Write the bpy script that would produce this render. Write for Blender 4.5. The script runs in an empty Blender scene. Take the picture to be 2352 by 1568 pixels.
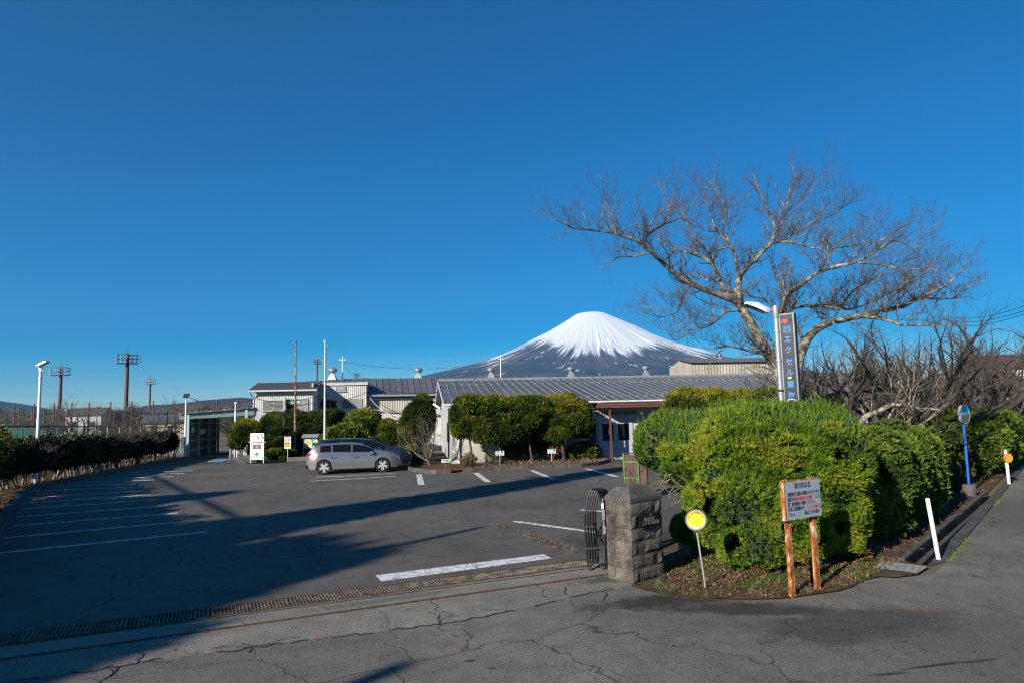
import bpy, bmesh, math, random
import numpy as np
from mathutils import Vector, Matrix, geometry
R = math.radians
SC = bpy.context.scene
COL = SC.collection
rnd = random.Random(7)

# ------------------------------------------------------------------ camera
IW, IH, IF, HOR, ROLL, CH = 2352.0, 1568.0, 1568.0, 950.0, R(1.4), 2.5
PITCH = math.atan((HOR - IH / 2) / IF)
_f = np.array([0, math.cos(PITCH), math.sin(PITCH)])
_u0 = np.array([0, -math.sin(PITCH), math.cos(PITCH)])
_r0 = np.array([1.0, 0, 0])
_r = _r0 * math.cos(ROLL) - _u0 * math.sin(ROLL)
_u = _u0 * math.cos(ROLL) + _r0 * math.sin(ROLL)
CAM = np.array([0, 0, CH])
cd = bpy.data.cameras.new('camera'); cam = bpy.data.objects.new('camera', cd); COL.objects.link(cam)
cd.sensor_width = 36; cd.lens = 36 * IF / IW; cd.clip_start = .05; cd.clip_end = 80000
cam.matrix_world = Matrix(((_r[0], _u[0], -_f[0], CAM[0]), (_r[1], _u[1], -_f[1], CAM[1]), (_r[2], _u[2], -_f[2], CAM[2]), (0, 0, 0, 1)))
SC.camera = cam
# survey helpers: where a sight line of the photograph meets the ground (G) or stands at a distance (at)
def ray(px, py): return _f + _r * ((px - IW / 2) / IF) + _u * (-(py - IH / 2) / IF)
def G(px, py, z=0.0):
    d = ray(px, py); return CAM + d * ((z - CH) / d[2])
def at(px, py, Y):
    d = ray(px, py); return CAM + d * (Y / d[1])

# ------------------------------------------------------------------ light
SUN_EL, SUN_AZ = R(23), R(38.5)          # shadows run away from the camera towards the right
w = bpy.data.worlds.new('World'); SC.world = w; w.use_nodes = True
nt = w.node_tree; nt.nodes.clear()
sky = nt.nodes.new('ShaderNodeTexSky'); sky.sky_type = 'NISHITA'; sky.sun_disc = False
sky.sun_elevation = SUN_EL; sky.sun_rotation = SUN_AZ + math.pi
sky.altitude = 1800; sky.air_density = 1.0; sky.dust_density = 0.0; sky.ozone_density = 4.0
SKYR = 0.25
gam = nt.nodes.new('ShaderNodeGamma'); gam.inputs[1].default_value = SKYGAM = 1.0
hsv = nt.nodes.new('ShaderNodeHueSaturation'); hsv.inputs['Saturation'].default_value = 1.6; hsv.inputs['Value'].default_value = 1.0; hsv.inputs['Hue'].default_value = 0.5
bg = nt.nodes.new('ShaderNodeBackground'); bg.inputs[1].default_value = 0.08
out = nt.nodes.new('ShaderNodeOutputWorld')
nt.links.new(sky.outputs[0], gam.inputs[0]); nt.links.new(gam.outputs[0], hsv.inputs['Color']); sbt = nt.nodes.new('ShaderNodeVectorMath'); sbt.operation = 'SUBTRACT'; sbt.inputs[1].default_value = (SKYR, 0.0, 0.0); mxz = nt.nodes.new('ShaderNodeVectorMath'); mxz.operation = 'MAXIMUM'; mxz.inputs[1].default_value = (0, 0, 0)
nt.links.new(hsv.outputs[0], sbt.inputs[0]); nt.links.new(sbt.outputs[0], mxz.inputs[0]); nt.links.new(mxz.outputs[0], bg.inputs[0]); nt.links.new(bg.outputs[0], out.inputs[0])
sl = bpy.data.lights.new('sun', 'SUN'); sl.energy = 5.0; sl.angle = R(0.53); sl.color = (1.0, .93, .82)
so = bpy.data.objects.new('sun', sl); COL.objects.link(so)
SUNDIR = Vector((math.sin(SUN_AZ) * math.cos(SUN_EL), math.cos(SUN_AZ) * math.cos(SUN_EL), -math.sin(SUN_EL)))
so.rotation_euler = SUNDIR.to_track_quat('-Z', 'Y').to_euler(); so.location = (-30, -30, 40)
vs = SC.view_settings; vs.view_transform = 'Standard'; vs.look = 'None'; vs.gamma = 1; vs.exposure = 0.5; vs.use_curve_mapping = False
SC.cycles.use_denoising = True; SC.cycles.denoiser = 'OPENIMAGEDENOISE'; SC.cycles.denoising_input_passes = 'RGB_ALBEDO_NORMAL'; SC.cycles.denoising_prefilter = 'ACCURATE'; SC.cycles.pixel_filter_type = 'BLACKMAN_HARRIS'; SC.cycles.filter_width = 1.15; SC.cycles.use_adaptive_sampling = False; SC.cycles.max_bounces = 6; SC.cycles.transparent_max_bounces = 12; SC.cycles.volume_bounces = 0
SC.cycles.caustics_reflective = False; SC.cycles.caustics_refractive = False

# ------------------------------------------------------------------ materials
def newmat(name):
    m = bpy.data.materials.new(name); m.use_nodes = True
    return m, m.node_tree, m.node_tree.nodes['Principled BSDF']
def ramp(t, fac, stops, interp='LINEAR'):
    r = t.nodes.new('ShaderNodeValToRGB'); r.color_ramp.interpolation = interp
    els = r.color_ramp.elements
    while len(els) < len(stops): els.new(.5)
    for e, (p, c) in zip(els, stops):
        e.position = p; e.color = (*c, 1) if len(c) == 3 else c
    t.links.new(fac, r.inputs[0]); return r.outputs[0]
def noise(t, vec, scale, detail=3, rough=.55, dist=0.0):
    n = t.nodes.new('ShaderNodeTexNoise'); n.inputs['Scale'].default_value = scale; n.inputs['Detail'].default_value = detail
    n.inputs['Roughness'].default_value = rough; n.inputs['Distortion'].default_value = dist
    t.links.new(vec, n.inputs['Vector']); return n.outputs[0]
def mathn(t, op, a, b=0.0, clamp=False):
    m = t.nodes.new('ShaderNodeMath'); m.operation = op; m.use_clamp = clamp
    for i, v in ((0, a), (1, b)):
        if isinstance(v, (int, float)): m.inputs[i].default_value = v
        else: t.links.new(v, m.inputs[i])
    return m.outputs[0]
def mixc(t, fac, a, b, mode='MIX'):
    m = t.nodes.new('ShaderNodeMix'); m.data_type = 'RGBA'; m.blend_type = mode
    for key, v in ((0, fac), (6, a), (7, b)):
        if isinstance(v, (int, float)): m.inputs[key].default_value = v
        elif isinstance(v, tuple): m.inputs[key].default_value = (*v[:3], 1)
        else: t.links.new(v, m.inputs[key])
    return m.outputs[2]
def coords(t, kind='Object'):
    c = t.nodes.new('ShaderNodeTexCoord'); return c.outputs[kind]
def worldpos(t):
    return t.nodes.new('ShaderNodeNewGeometry').outputs['Position']
def mapping(t, vec, scale=(1, 1, 1), rot=(0, 0, 0)):
    m = t.nodes.new('ShaderNodeMapping'); m.inputs['Scale'].default_value = scale; m.inputs['Rotation'].default_value = rot
    t.links.new(vec, m.inputs[0]); return m.outputs[0]
def bump(t, b, h, strength=.3, dist=.02):
    n = t.nodes.new('ShaderNodeBump'); n.inputs['Strength'].default_value = strength; n.inputs['Distance'].default_value = dist
    t.links.new(h, n.inputs['Height']); t.links.new(n.outputs[0], b.inputs['Normal'])
M = {}
def pm(name, c1, c2=None, scale=6, rough=.7, metal=0, bmp=0, bsc=None, detail=5, world=False, lo=.35, hi=.65, spec=.5, rough2=None, stretch=None):
    m, t, b = newmat(name)
    b.inputs['Roughness'].default_value = rough; b.inputs['Metallic'].default_value = metal; b.inputs['Specular IOR Level'].default_value = spec
    if c2 is None and not bmp: b.inputs['Base Color'].default_value = (*c1, 1)
    else:
        v = worldpos(t) if world else coords(t)
        if stretch: v = mapping(t, v, stretch)
        n = noise(t, v, scale, detail, .6)
        t.links.new(ramp(t, n, [(lo, c1), (hi, c2 or c1)]), b.inputs['Base Color'])
        if bmp: bump(t, b, noise(t, v, bsc or scale * 4, 4), bmp, .01)
        if rough2 is not None: t.links.new(ramp(t, n, [(lo, (rough,) * 3), (hi, (rough2,) * 3)]), b.inputs['Roughness'])
    M[name] = m; return m

# ------------------------------------------------------------------ mesh building
def link(name, me, mats, parent=None):
    o = bpy.data.objects.new(name, me); COL.objects.link(o)
    for m in (mats if isinstance(mats, (list, tuple)) else [mats]):
        if not (len(me.materials) and me.materials[0] is m and len(me.materials) >= (len(mats) if isinstance(mats, (list, tuple)) else 1)): me.materials.append(m)
    if parent is not None: o.parent = parent
    return o
class MB:
    def __init__(s): s.v = []; s.f = []; s.mi = []; s.n = 0; s.cur = 0
    def add(s, vs, fs):
        s.v.extend([tuple(map(float, p)) for p in vs]); s.f.extend([tuple(i + s.n for i in f) for f in fs]); s.mi.extend([s.cur] * len(fs)); s.n += len(vs); return s
    def box(s, c, d, rz=0, rx=0, ry=0, tap=1.0):
        mt = Matrix.Rotation(rz, 3, 'Z') @ Matrix.Rotation(ry, 3, 'Y') @ Matrix.Rotation(rx, 3, 'X')
        vs = []
        for z in (-1, 1):
            k = tap if z > 0 else 1
            for x, y in ((-1, -1), (1, -1), (1, 1), (-1, 1)):
                p = mt @ Vector((x * d[0] / 2 * k, y * d[1] / 2 * k, z * d[2] / 2)); vs.append((p.x + c[0], p.y + c[1], p.z + c[2]))
        return s.add(vs, [(3, 2, 1, 0), (4, 5, 6, 7), (0, 1, 5, 4), (1, 2, 6, 5), (2, 3, 7, 6), (3, 0, 4, 7)])
    def tube(s, pts, rad, n=8, caps=True):
        pts = [Vector(p) for p in pts]; m = len(pts)
        if not isinstance(rad, (list, tuple)): rad = [rad] * m
        vs = []; prev = None
        for i, p in enumerate(pts):
            d = (pts[min(i + 1, m - 1)] - pts[max(i - 1, 0)]).normalized()
            if prev is None:
                a = d.orthogonal().normalized()
            else:
                a = (prev - d * prev.dot(d)); a = a.normalized() if a.length > 1e-6 else d.orthogonal().normalized()
            prev = a; b = d.cross(a)
            for k in range(n):
                t = 2 * math.pi * k / n; q = p + (a * math.cos(t) + b * math.sin(t)) * rad[i]; vs.append((q.x, q.y, q.z))
        fs = [(i * n + k, i * n + (k + 1) % n, (i + 1) * n + (k + 1) % n, (i + 1) * n + k) for i in range(m - 1) for k in range(n)]
        if caps: fs += [tuple(range(n - 1, -1, -1)), tuple((m - 1) * n + k for k in range(n))]
        return s.add(vs, fs)
    def cyl(s, a, b, r0, r1=None, n=12): return s.tube([a, b], [r0, r0 if r1 is None else r1], n)
    def lathe(s, prof, c=(0, 0, 0), n=20):
        vs = []
        for r, z in prof:
            for k in range(n):
                t = 2 * math.pi * k / n; vs.append((c[0] + r * math.cos(t), c[1] + r * math.sin(t), c[2] + z))
        m = len(prof)
        fs = [(i * n + k, i * n + (k + 1) % n, (i + 1) * n + (k + 1) % n, (i + 1) * n + k) for i in range(m - 1) for k in range(n)]
        fs += [tuple(range(n - 1, -1, -1)), tuple((m - 1) * n + k for k in range(n))]
        return s.add(vs, fs)
    def prism(s, poly, z0, z1):
        """poly (x,y) counter clockwise, may be concave"""
        n = len(poly)
        tri = geometry.tessellate_polygon([[Vector((p[0], p[1], 0)) for p in poly]])
        vs = [(p[0], p[1], z1) for p in poly] + [(p[0], p[1], z0) for p in poly]
        fs = []
        for t in tri:
            a, b, c = (Vector((poly[i][0], poly[i][1])) for i in t)
            if (b - a).cross(c - a) < 0: t = (t[0], t[2], t[1])
            fs.append(tuple(t)); fs.append(tuple(i + n for i in reversed(t)))
        fs += [(i, i + n, (i + 1) % n + n, (i + 1) % n) for i in range(n)]
        return s.add(vs, fs)
    def quad(s, a, b, c, d): return s.add([a, b, c, d], [(0, 1, 2, 3)])
    def build(s, name, mats, parent=None, smooth=False, world=False):
        v = s.v
        if world and parent is not None:
            inv = (Matrix.Translation(parent.location) @ Matrix.Rotation(parent.rotation_euler.z, 4, 'Z')).inverted()
            v = [tuple(inv @ Vector(p)) for p in v]
        me = bpy.data.meshes.new(name); me.from_pydata(v, [], s.f)
        o = link(name, me, mats, parent)
        if max(s.mi, default=0): me.polygons.foreach_set('material_index', s.mi)
        if smooth: me.polygons.foreach_set('use_smooth', [True] * len(s.f)); me.set_sharp_from_angle(angle=R(40))
        me.validate(); me.update(); return o
def tag(o, label=None, cat=None, group=None, kind=None):
    if label: o['label'] = label
    if cat: o['category'] = cat
    if group: o['group'] = group
    if kind: o['kind'] = kind
    return o
def thing(name, label, cat, loc=(0, 0, 0), rz=0, group=None):
    o = bpy.data.objects.new(name, None); COL.objects.link(o); o.location = tuple(float(x) for x in loc); o.rotation_euler = (0, 0, rz); o.empty_display_size = .2
    return tag(o, label, cat, group)
def copy_tree(o, parent=None):
    c = o.copy(); COL.objects.link(c)
    if parent is not None: c.parent = parent; c.matrix_parent_inverse = o.matrix_parent_inverse
    for ch in list(o.children): copy_tree(ch, c)
    return c
def struct(name, mb, mat, label=None, smooth=False):
    o = mb.build(name, mat, None, smooth); o['kind'] = 'structure'
    if label: o['label'] = label
    return o
def rawmesh(name, V, F, mats, parent=None, tint=None, smooth=False, mi=None):
    """fast numpy mesh; F (n,3) or (n,4); tint: per-vertex float"""
    V = np.asarray(V, np.float32); F = np.asarray(F, np.int32)
    me = bpy.data.meshes.new(name); k = F.shape[1]
    me.vertices.add(len(V)); me.vertices.foreach_set('co', V.ravel())
    me.loops.add(F.size); me.loops.foreach_set('vertex_index', F.ravel())
    me.polygons.add(len(F)); me.polygons.foreach_set('loop_start', np.arange(0, F.size, k, dtype=np.int32)); me.polygons.foreach_set('loop_total', np.full(len(F), k, np.int32))
    if tint is not None:
        a = me.attributes.new('tint', 'FLOAT', 'POINT'); a.data.foreach_set('value', np.asarray(tint, np.float32))
    if mi is not None: me.polygons.foreach_set('material_index', np.asarray(mi, np.int32))
    me.update(calc_edges=True)
    if smooth: me.polygons.foreach_set('use_smooth', [True] * len(F))
    return link(name, me, mats, parent)
def text(s, size, parent, loc, rot, mat, name='lettering', bold=0.0, align='CENTER', sx=1.0, depth=.0008, spacing=1.0, line=1.0):
    cu = bpy.data.curves.new(name, 'FONT'); cu.body = s; cu.size = size; cu.align_x = align; cu.align_y = 'CENTER'; cu.extrude = depth; cu.offset = bold
    cu.space_character = spacing; cu.space_line = line; cu.resolution_u = 3
    tmp = bpy.data.objects.new('tmp', cu); COL.objects.link(tmp)
    dg = bpy.context.evaluated_depsgraph_get(); dg.update()
    me = bpy.data.meshes.new_from_object(tmp.evaluated_get(dg)); me.name = name
    bpy.data.objects.remove(tmp); bpy.data.curves.remove(cu)
    me.materials.clear()
    o = link(name, me, mat, parent); o.location = loc; o.rotation_euler = rot; o.scale = (sx, 1, 1)
    return o
# ------------------------------------------------------------------ vector noise
_rs = np.random.RandomState(3)
_perm = _rs.rand(256, 256).astype(np.float32)
def vnoise(x, y):
    x = np.asarray(x, float); y = np.asarray(y, float)
    xi = np.floor(x).astype(int); yi = np.floor(y).astype(int); fx = x - xi; fy = y - yi
    fx = fx * fx * (3 - 2 * fx); fy = fy * fy * (3 - 2 * fy)
    g = lambda a, b: _perm[a & 255, b & 255]
    return (g(xi, yi) * (1 - fx) + g(xi + 1, yi) * fx) * (1 - fy) + (g(xi, yi + 1) * (1 - fx) + g(xi + 1, yi + 1) * fx) * fy
def fbm(x, y, o=4):
    s = 0; a = .5
    for i in range(o): s = s + a * vnoise(x * 2 ** i + 17 * i, y * 2 ** i + 31 * i); a *= .5
    return s
# ------------------------------------------------------------------ snow capped volcano
def Z3(x, y): return (918.7 + .31123 * x, 660.3 + .31123 * y)
FY = 20000.0
prof = [(270, 650), (500, 590), (640, 540), (740, 505), (830, 465), (980, 385), (1100, 325), (1200, 265), (1300, 200), (1360, 187), (1420, 180), (1500, 190), (1560, 215), (1650, 255), (1750, 300), (1850, 355), (1950, 400), (2050, 440), (2140, 470), (2214, 487)]
pts = [at(*Z3(*p), FY) for p in prof]
fx0 = at(*Z3(1420, 180), FY)[0]
Lr = sorted([(fx0 - p[0], p[2]) for p in pts if p[0] <= fx0]); Rr = sorted([(p[0] - fx0, p[2]) for p in pts if p[0] >= fx0])
Lr += [(6500, 760), (9000, 330), (12500, 60), (15000, -60)]; Rr += [(3420, 1500), (4400, 1160), (6500, 740), (9000, 340), (12500, 60), (15000, -60)]
NA, NR = 620, 190
th = np.linspace(math.pi * 1.0, math.pi * 2.0, NA)          # the half that faces us
rr = np.concatenate([np.linspace(0, 5500, NR - 44), np.linspace(5560, 15000, 44)])
T, RR = np.meshgrid(th, rr, indexing='ij')
hl = np.interp(RR, [a for a, b in Lr], [b for a, b in Lr]); hr = np.interp(RR, [a for a, b in Rr], [b for a, b in Rr])
wR = .5 + .5 * np.cos(T); H = hl * (1 - wR) + hr * wR
gul = fbm(T * 26 + .0 * RR, RR / 2600 + 3, 5) - .48
gul2 = np.abs(fbm(T * 60 + 1.5 * fbm(T * 9, RR / 900, 3), RR / 1800 + 9, 4) - .47)
amp = np.interp(RR, [0, 400, 1500, 4000, 9000], [0, 25, 105, 95, 40])
edge = np.clip(np.minimum(T - math.pi, 2 * math.pi - T) / .06, 0, 1)
topk = .22 + .78 * np.clip((RR - 1300) / 2400, 0, 1)
H2 = H + (gul * amp * 1.0 - gul2 * amp * 1.1) * edge * topk + 18 * (fbm(T * 14, RR / 200, 3) - .5) * (RR < 500)
X = fx0 + RR * np.cos(T); Y = FY + RR * np.sin(T)
# snow: where it lies, its lower edge torn into long teeth that follow the gullies
px_, py_ = (lambda v: (IW / 2 + IF * (v @ _r) / (v @ _f), IH / 2 - IF * (v @ _u) / (v @ _f)))(np.stack([X, Y, H - CH], -1))
SLN = [Z3(a, b) for a, b in ((700, 520), (820, 470), (940, 400), (1040, 398), (1130, 408), (1160, 450), (1290, 462), (1420, 470), (1560, 472), (1700, 465), (1780, 452), (1850, 432), (1900, 416), (1980, 424), (2060, 446), (2140, 473), (2214, 488))]
line_y = np.interp(px_, [p[0] for p in SLN], [p[1] for p in SLN])
above = line_y - py_                       # in pixels of the survey photograph, > 0 inside the snow
teeth = (fbm(T * 70 + 1.2 * fbm(T * 11, RR / 700, 2), RR / 3500, 4) - .47) * 46
snow = 1 / (1 + np.exp(-np.clip((above + teeth + 3) / 2.2, -30, 30)))
rock = np.clip((fbm(T * 70 + 2 * fbm(T * 9, RR / 500, 3), RR / 380, 4) - .58) * 10, 0, 1) * np.clip(1 - above / 42, 0, 1)
snow = snow * (1 - .35 * rock)
patch = np.clip((fbm(T * 110, RR / 330 + 5, 4) - .645) * 18, 0, 1) * (above > -52) * (above < 3)
snow = np.maximum(snow, patch * .8 * (fbm(T * 12, RR / 900, 2) > .37))
V = np.stack([X, Y, H2], -1).reshape(-1, 3)
ii = np.arange((NA - 1) * (NR - 1)); a = (ii // (NR - 1)) * NR + ii % (NR - 1)
F = np.stack([a, a + NR, a + NR + 1, a + 1], -1)[:, ::-1]
m, t, b = newmat('volcano')
at_ = t.nodes.new('ShaderNodeAttribute'); at_.attribute_name = 'tint'
n1 = noise(t, worldpos(t), .0012, 6); n2 = noise(t, worldpos(t), .004, 4)
rockc = ramp(t, n1, [(.38, (.045, .050, .062)), (.55, (.075, .068, .072)), (.70, (.14, .095, .08))])
t.links.new(mixc(t, at_.outputs['Fac'], rockc, (.86, .87, .90)), b.inputs['Base Color']); b.inputs['Roughness'].default_value = .9; b.inputs['Specular IOR Level'].default_value = .1
fuji = rawmesh('mountain', V, F, m, tint=snow.ravel(), smooth=True)
tag(fuji, 'snow capped volcanic cone with bluish brown lower slopes beyond the grey roofs', kind='structure')

# far hills on both sides
def hill(name, crest, Yc, depth, mat, base=-60, label=None, rough=40):
    crest = [at(px, py, Yc) for px, py in crest]
    xs = np.linspace(crest[0][0], crest[-1][0], 160); zs = np.interp(xs, [p[0] for p in crest], [p[2] for p in crest])
    ys = np.linspace(-1, 1, 24); XX, YY = np.meshgrid(xs, ys, indexing='ij')
    k = np.cos(YY * math.pi / 2) ** .8
    Z = base + (zs[:, None] - base) * k + rough * (fbm(XX / (rough * 8), YY * 5, 4) - .47) * (.3 + k)
    V = np.stack([XX, Yc + YY * depth, Z], -1).reshape(-1, 3); n = len(ys)
    i = np.arange(159 * (n - 1)); a = (i // (n - 1)) * n + i % (n - 1)
    o = rawmesh(name, V, np.stack([a, a + n, a + n + 1, a + 1], -1), mat, smooth=True)
    tag(o, label, kind='structure')
pm('far_forest', (.030, .038, .028), (.055, .05, .035), scale=.004, rough=1, world=True, spec=.1)
pm('far_brown', (.17, .105, .075), (.10, .07, .05), scale=.006, rough=1, world=True, spec=.1)
hill('hill', [(-400, 880), (-200, 893), (0, 924), (51, 935), (80, 943), (123, 950), (190, 962), (260, 975)], 11000, 2500, M['far_forest'], label='dark blue ridge falling from the left edge behind the tennis court')
hill('hill', [(230, 975), (333, 940), (400, 930), (470, 922), (512, 917), (575, 914), (700, 925), (900, 950), (1000, 965)], 9000, 2200, M['far_forest'], label='long low dark ridge behind the open shed')
hill('hill', [(200, 975), (300, 952), (380, 941), (435, 934), (500, 929), (575, 926), (700, 935), (860, 965)], 5200, 1400, M['far_brown'], label='reddish brown slope in front of the low dark ridge', rough=25)
hill('hill', [(1950, 940), (2100, 905), (2200, 890), (2300, 878), (2420, 870), (2700, 880), (3000, 905)], 4200, 1200, M['far_forest'], label='wooded ridge behind the bare trees by the road', rough=25)

# ------------------------------------------------------------------ air
hz = MB().box((0, 10500, 1850), (46000, 24000, 3702 + 200))
hm = bpy.data.materials.new('haze'); hm.use_nodes = True; t = hm.node_tree; t.nodes.clear()
pv = t.nodes.new('ShaderNodeVolumePrincipled'); pv.inputs['Density'].default_value = HAZE_D = 2.5e-5; pv.inputs['Color'].default_value = (.20, .58, 1.0, 1); pv.inputs['Anisotropy'].default_value = .1
oo = t.nodes.new('ShaderNodeOutputMaterial'); t.links.new(pv.outputs[0], oo.inputs['Volume'])
ho = hz.build('haze', hm); tag(ho, 'thin bluish air over the whole valley', kind='stuff')
# ------------------------------------------------------------------ ground materials
def asphalt(name, c_lo, c_hi, crack=1.0, blobs=(), grain=.35):
    m, t, b = newmat(name); P = worldpos(t)
    big = noise(t, P, .22, 4); fine = noise(t, P, 70, 3, .7); mid = noise(t, P, 2.2, 5, .65)
    col = ramp(t, big, [(.36, c_lo), (.62, c_hi)])
    for (x, y, r1, r2, ang, c, k) in blobs:      # stains and worn patches with a place of their own
        mp = t.nodes.new('ShaderNodeMapping'); mp.vector_type = 'TEXTURE'; mp.inputs['Location'].default_value = (x, y, 0); mp.inputs['Rotation'].default_value = (0, 0, ang); mp.inputs['Scale'].default_value = (r1, r2, 1)
        t.links.new(P, mp.inputs[0])
        ln = t.nodes.new('ShaderNodeVectorMath'); ln.operation = 'LENGTH'; t.links.new(mp.outputs[0], ln.inputs[0])
        d = mathn(t, 'ADD', ln.outputs['Value'], mathn(t, 'MULTIPLY', mathn(t, 'SUBTRACT', noise(t, P, 1.3 / min(r1, r2), 5, .65), .5), 1.6))
        col = mixc(t, mathn(t, 'MULTIPLY', ramp(t, d, [(.55, (1, 1, 1)), (1.05, (0, 0, 0))]), k), col, c)
    col = mixc(t, mathn(t, 'MULTIPLY', ramp(t, mid, [(.42, (0, 0, 0)), (.68, (1, 1, 1))]), .5), col, tuple(x * .6 for x in c_lo))
    col = mixc(t, 1.0, col, ramp(t, fine, [(.30, (1 - grain * 1.6,) * 3), (.52, (1, 1, 1)), (.74, (1 + grain * 1.5,) * 3)]), 'MULTIPLY')
    hs = fine
    if crack:
        for sc, wdt, lo, hi, dst in ((.55, .010, .38, .50, .9), (1.9, .016, .52, .60, .35), (4.2, .03, .56, .62, .16)):
            va = t.nodes.new('ShaderNodeVectorMath'); va.operation = 'ADD'; nn = t.nodes.new('ShaderNodeTexNoise'); nn.inputs['Scale'].default_value = sc * 2.6; nn.inputs['Detail'].default_value = 4
            t.links.new(P, nn.inputs['Vector']); sc2 = t.nodes.new('ShaderNodeVectorMath'); sc2.operation = 'SCALE'; t.links.new(nn.outputs['Color'], sc2.inputs[0]); sc2.inputs['Scale'].default_value = dst
            t.links.new(P, va.inputs[0]); t.links.new(sc2.outputs[0], va.inputs[1])
            v = t.nodes.new('ShaderNodeTexVoronoi'); v.voronoi_dimensions = '2D'; v.feature = 'DISTANCE_TO_EDGE'; v.inputs['Scale'].default_value = sc; t.links.new(va.outputs[0], v.inputs['Vector'])
            line = ramp(t, v.outputs['Distance'], [(0, (1, 1, 1)), (wdt, (0, 0, 0))])
            mask = ramp(t, noise(t, P, .16 + sc * .06, 3), [(lo, (0, 0, 0)), (hi, (1, 1, 1))])
            k = mathn(t, 'MULTIPLY', mathn(t, 'MULTIPLY', line, mask), crack, True)
            col = mixc(t, k, col, (.012, .011, .009)); hs = mathn(t, 'SUBTRACT', hs, mathn(t, 'MULTIPLY', k, 1.2))
    t.links.new(col, b.inputs['Base Color']); b.inputs['Roughness'].default_value = .88; b.inputs['Specular IOR Level'].default_value = .35
    bump(t, b, hs, .55, .006); M[name] = m
    return m
g2 = lambda *p: tuple(G(*p)[:2])
D0b, D1b = np.array(g2(0, 1457)), np.array(g2(1362, 1282)); D0f, D1f = np.array(g2(0, 1481)), np.array(g2(1364, 1296))
ext = lambda a, b, k: a + (a - b) / np.linalg.norm(a - b) * k
E0b, E0f = ext(D0b, D1b, 7), ext(D0f, D1f, 7)
Lg0, Lg1 = np.array(g2(2078, 1288)), np.array(g2(2268, 1132)); Rg0, Rg1 = np.array(g2(2131, 1300)), np.array(g2(2276, 1141))
Ko0, Ko1 = np.array(g2(2174, 1289)), np.array(g2(2318, 1116)); ka = (Ko1 - Ko0) / np.linalg.norm(Ko1 - Ko0)
Kof = Ko1 + ka * 60
asphalt('lot_asphalt', (.098, .088, .076), (.145, .130, .112), 1.0,
        [(*g2(1500, 1235), 2.2, 1.1, .4, (.030, .029, .027), .75), (*g2(1370, 1145), .9, .6, .2, (.02, .02, .02), .25), (*g2(950, 1140), .9, .25, .15, (.012, .012, .012), .9),
         (*g2(860, 1163), .8, .22, .15, (.014, .014, .014), .8), (*g2(1225, 1094), .5, .5, 0, (.01, .01, .01), .9), (*g2(1160, 1102), .45, .12, .2, (.25, .33, .45), .7)])
asphalt('road_asphalt', (.140, .125, .106), (.215, .192, .165), .8,
        [(*g2(1560, 1372), 1.6, .35, .25, (.022, .020, .020), .95), (*g2(1730, 1395), 1.6, .35, -.1, (.030, .028, .027), .9), (*g2(1960, 1430), 1.7, .7, .3, (.055, .053, .05), .8),
         (*g2(2000, 1385), 1.3, .35, -.15, (.20, .18, .155), .75), (*g2(2120, 1402), .7, .10, -.3, (.16, .085, .045), .7), (*g2(2150, 1525), .45, .035, .22, (.012, .012, .012), .95), (*g2(2040, 1545), .25, .03, .15, (.012, .012, .012), .9), (*g2(2250, 1515), .28, .03, .22, (.012, .012, .012), .95),
         (*g2(1150, 1400), .9, .25, .45, (.19, .165, .14), .6), (*g2(2230, 1210), 1.2, .5, 1.0, (.16, .15, .135), .6), (*g2(1080, 1515), .07, .04, 0, (.01, .01, .01), .9), (*g2(1130, 1532), .06, .03, 0, (.01, .01, .01), .9), (*g2(1210, 1382), .35, .12, .3, (.24, .20, .16), .6)], grain=.42)
asphalt('apron_concrete', (.20, .18, .145), (.30, .27, .22), .9, [(*g2(1420, 1325), .8, .25, .4, (.06, .058, .052), .8)], grain=.5)
asphalt('smooth_concrete', (.21, .185, .15), (.30, .27, .225), .5, [(*g2(900, 1375), 1.2, .12, .45, (.10, .095, .09), .6)], grain=.42)
asphalt('far_asphalt', (.12, .12, .115), (.16, .16, .15), 0)
pm('kerb_concrete', (.050, .046, .042), (.115, .108, .098), 3, .95, bmp=.5, bsc=40, world=True)
pm('soil', (.055, .038, .026), (.13, .095, .066), 5, 1, bmp=.9, bsc=30, world=True, spec=.1)
pm('dark_soil', (.022, .016, .011), (.055, .038, .026), 4, 1, bmp=.9, bsc=30, world=True, spec=.1)
pm('dry_ground', (.13, .115, .075), (.19, .155, .105), .12, 1, world=True, spec=.1)
pm('damp_concrete', (.045, .043, .038), (.09, .085, .076), 2.5, .9, bmp=.5, bsc=30, world=True)
pm('rust_steel', (.045, .024, .016), (.15, .065, .03), 9, .85, .3, bmp=.3, world=True)
pm('galvanised', (.13, .135, .14), (.22, .225, .23), 14, .6, .3)
pm('moss', (.035, .055, .010), (.10, .13, .02), 30, 1, bmp=.6, world=True)

# ------------------------------------------------------------------ ground, lot, road, apron, trenches
def sheet(name, poly, z, mat, holes=(), label=None):
    loops = [[Vector((p[0], p[1], z)) for p in poly]] + [[Vector((p[0], p[1], z)) for p in h] for h in holes]
    tri = geometry.tessellate_polygon(loops); fl = [v for l in loops for v in l]; fs = []
    for a, b, c in tri:
        A, B, C_ = fl[a].xy, fl[b].xy, fl[c].xy
        cr = (B - A).cross(C_ - A)
        if abs(cr) < 1e-9: continue
        fs.append((a, b, c) if cr > 0 else (a, c, b))
    mb = MB(); mb.add([tuple(v) for v in fl], fs); o = mb.build(name, mat); o['kind'] = 'structure'
    if label: o['label'] = label
    return o
gut = [tuple(Lg0), tuple(Rg0), tuple(Rg1), tuple(Lg1)]; drn = [tuple(E0f), tuple(D1f), tuple(D1b), tuple(E0b)]
sheet('ground', [(-22000, -1200), (22000, -1200), (22000, 21500), (-22000, 21500)], -.012, M['dry_ground'], [gut, drn], 'dry brown land that carries the whole place out to the mountains')
cut = lambda p: tuple(np.asarray(p))
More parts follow.
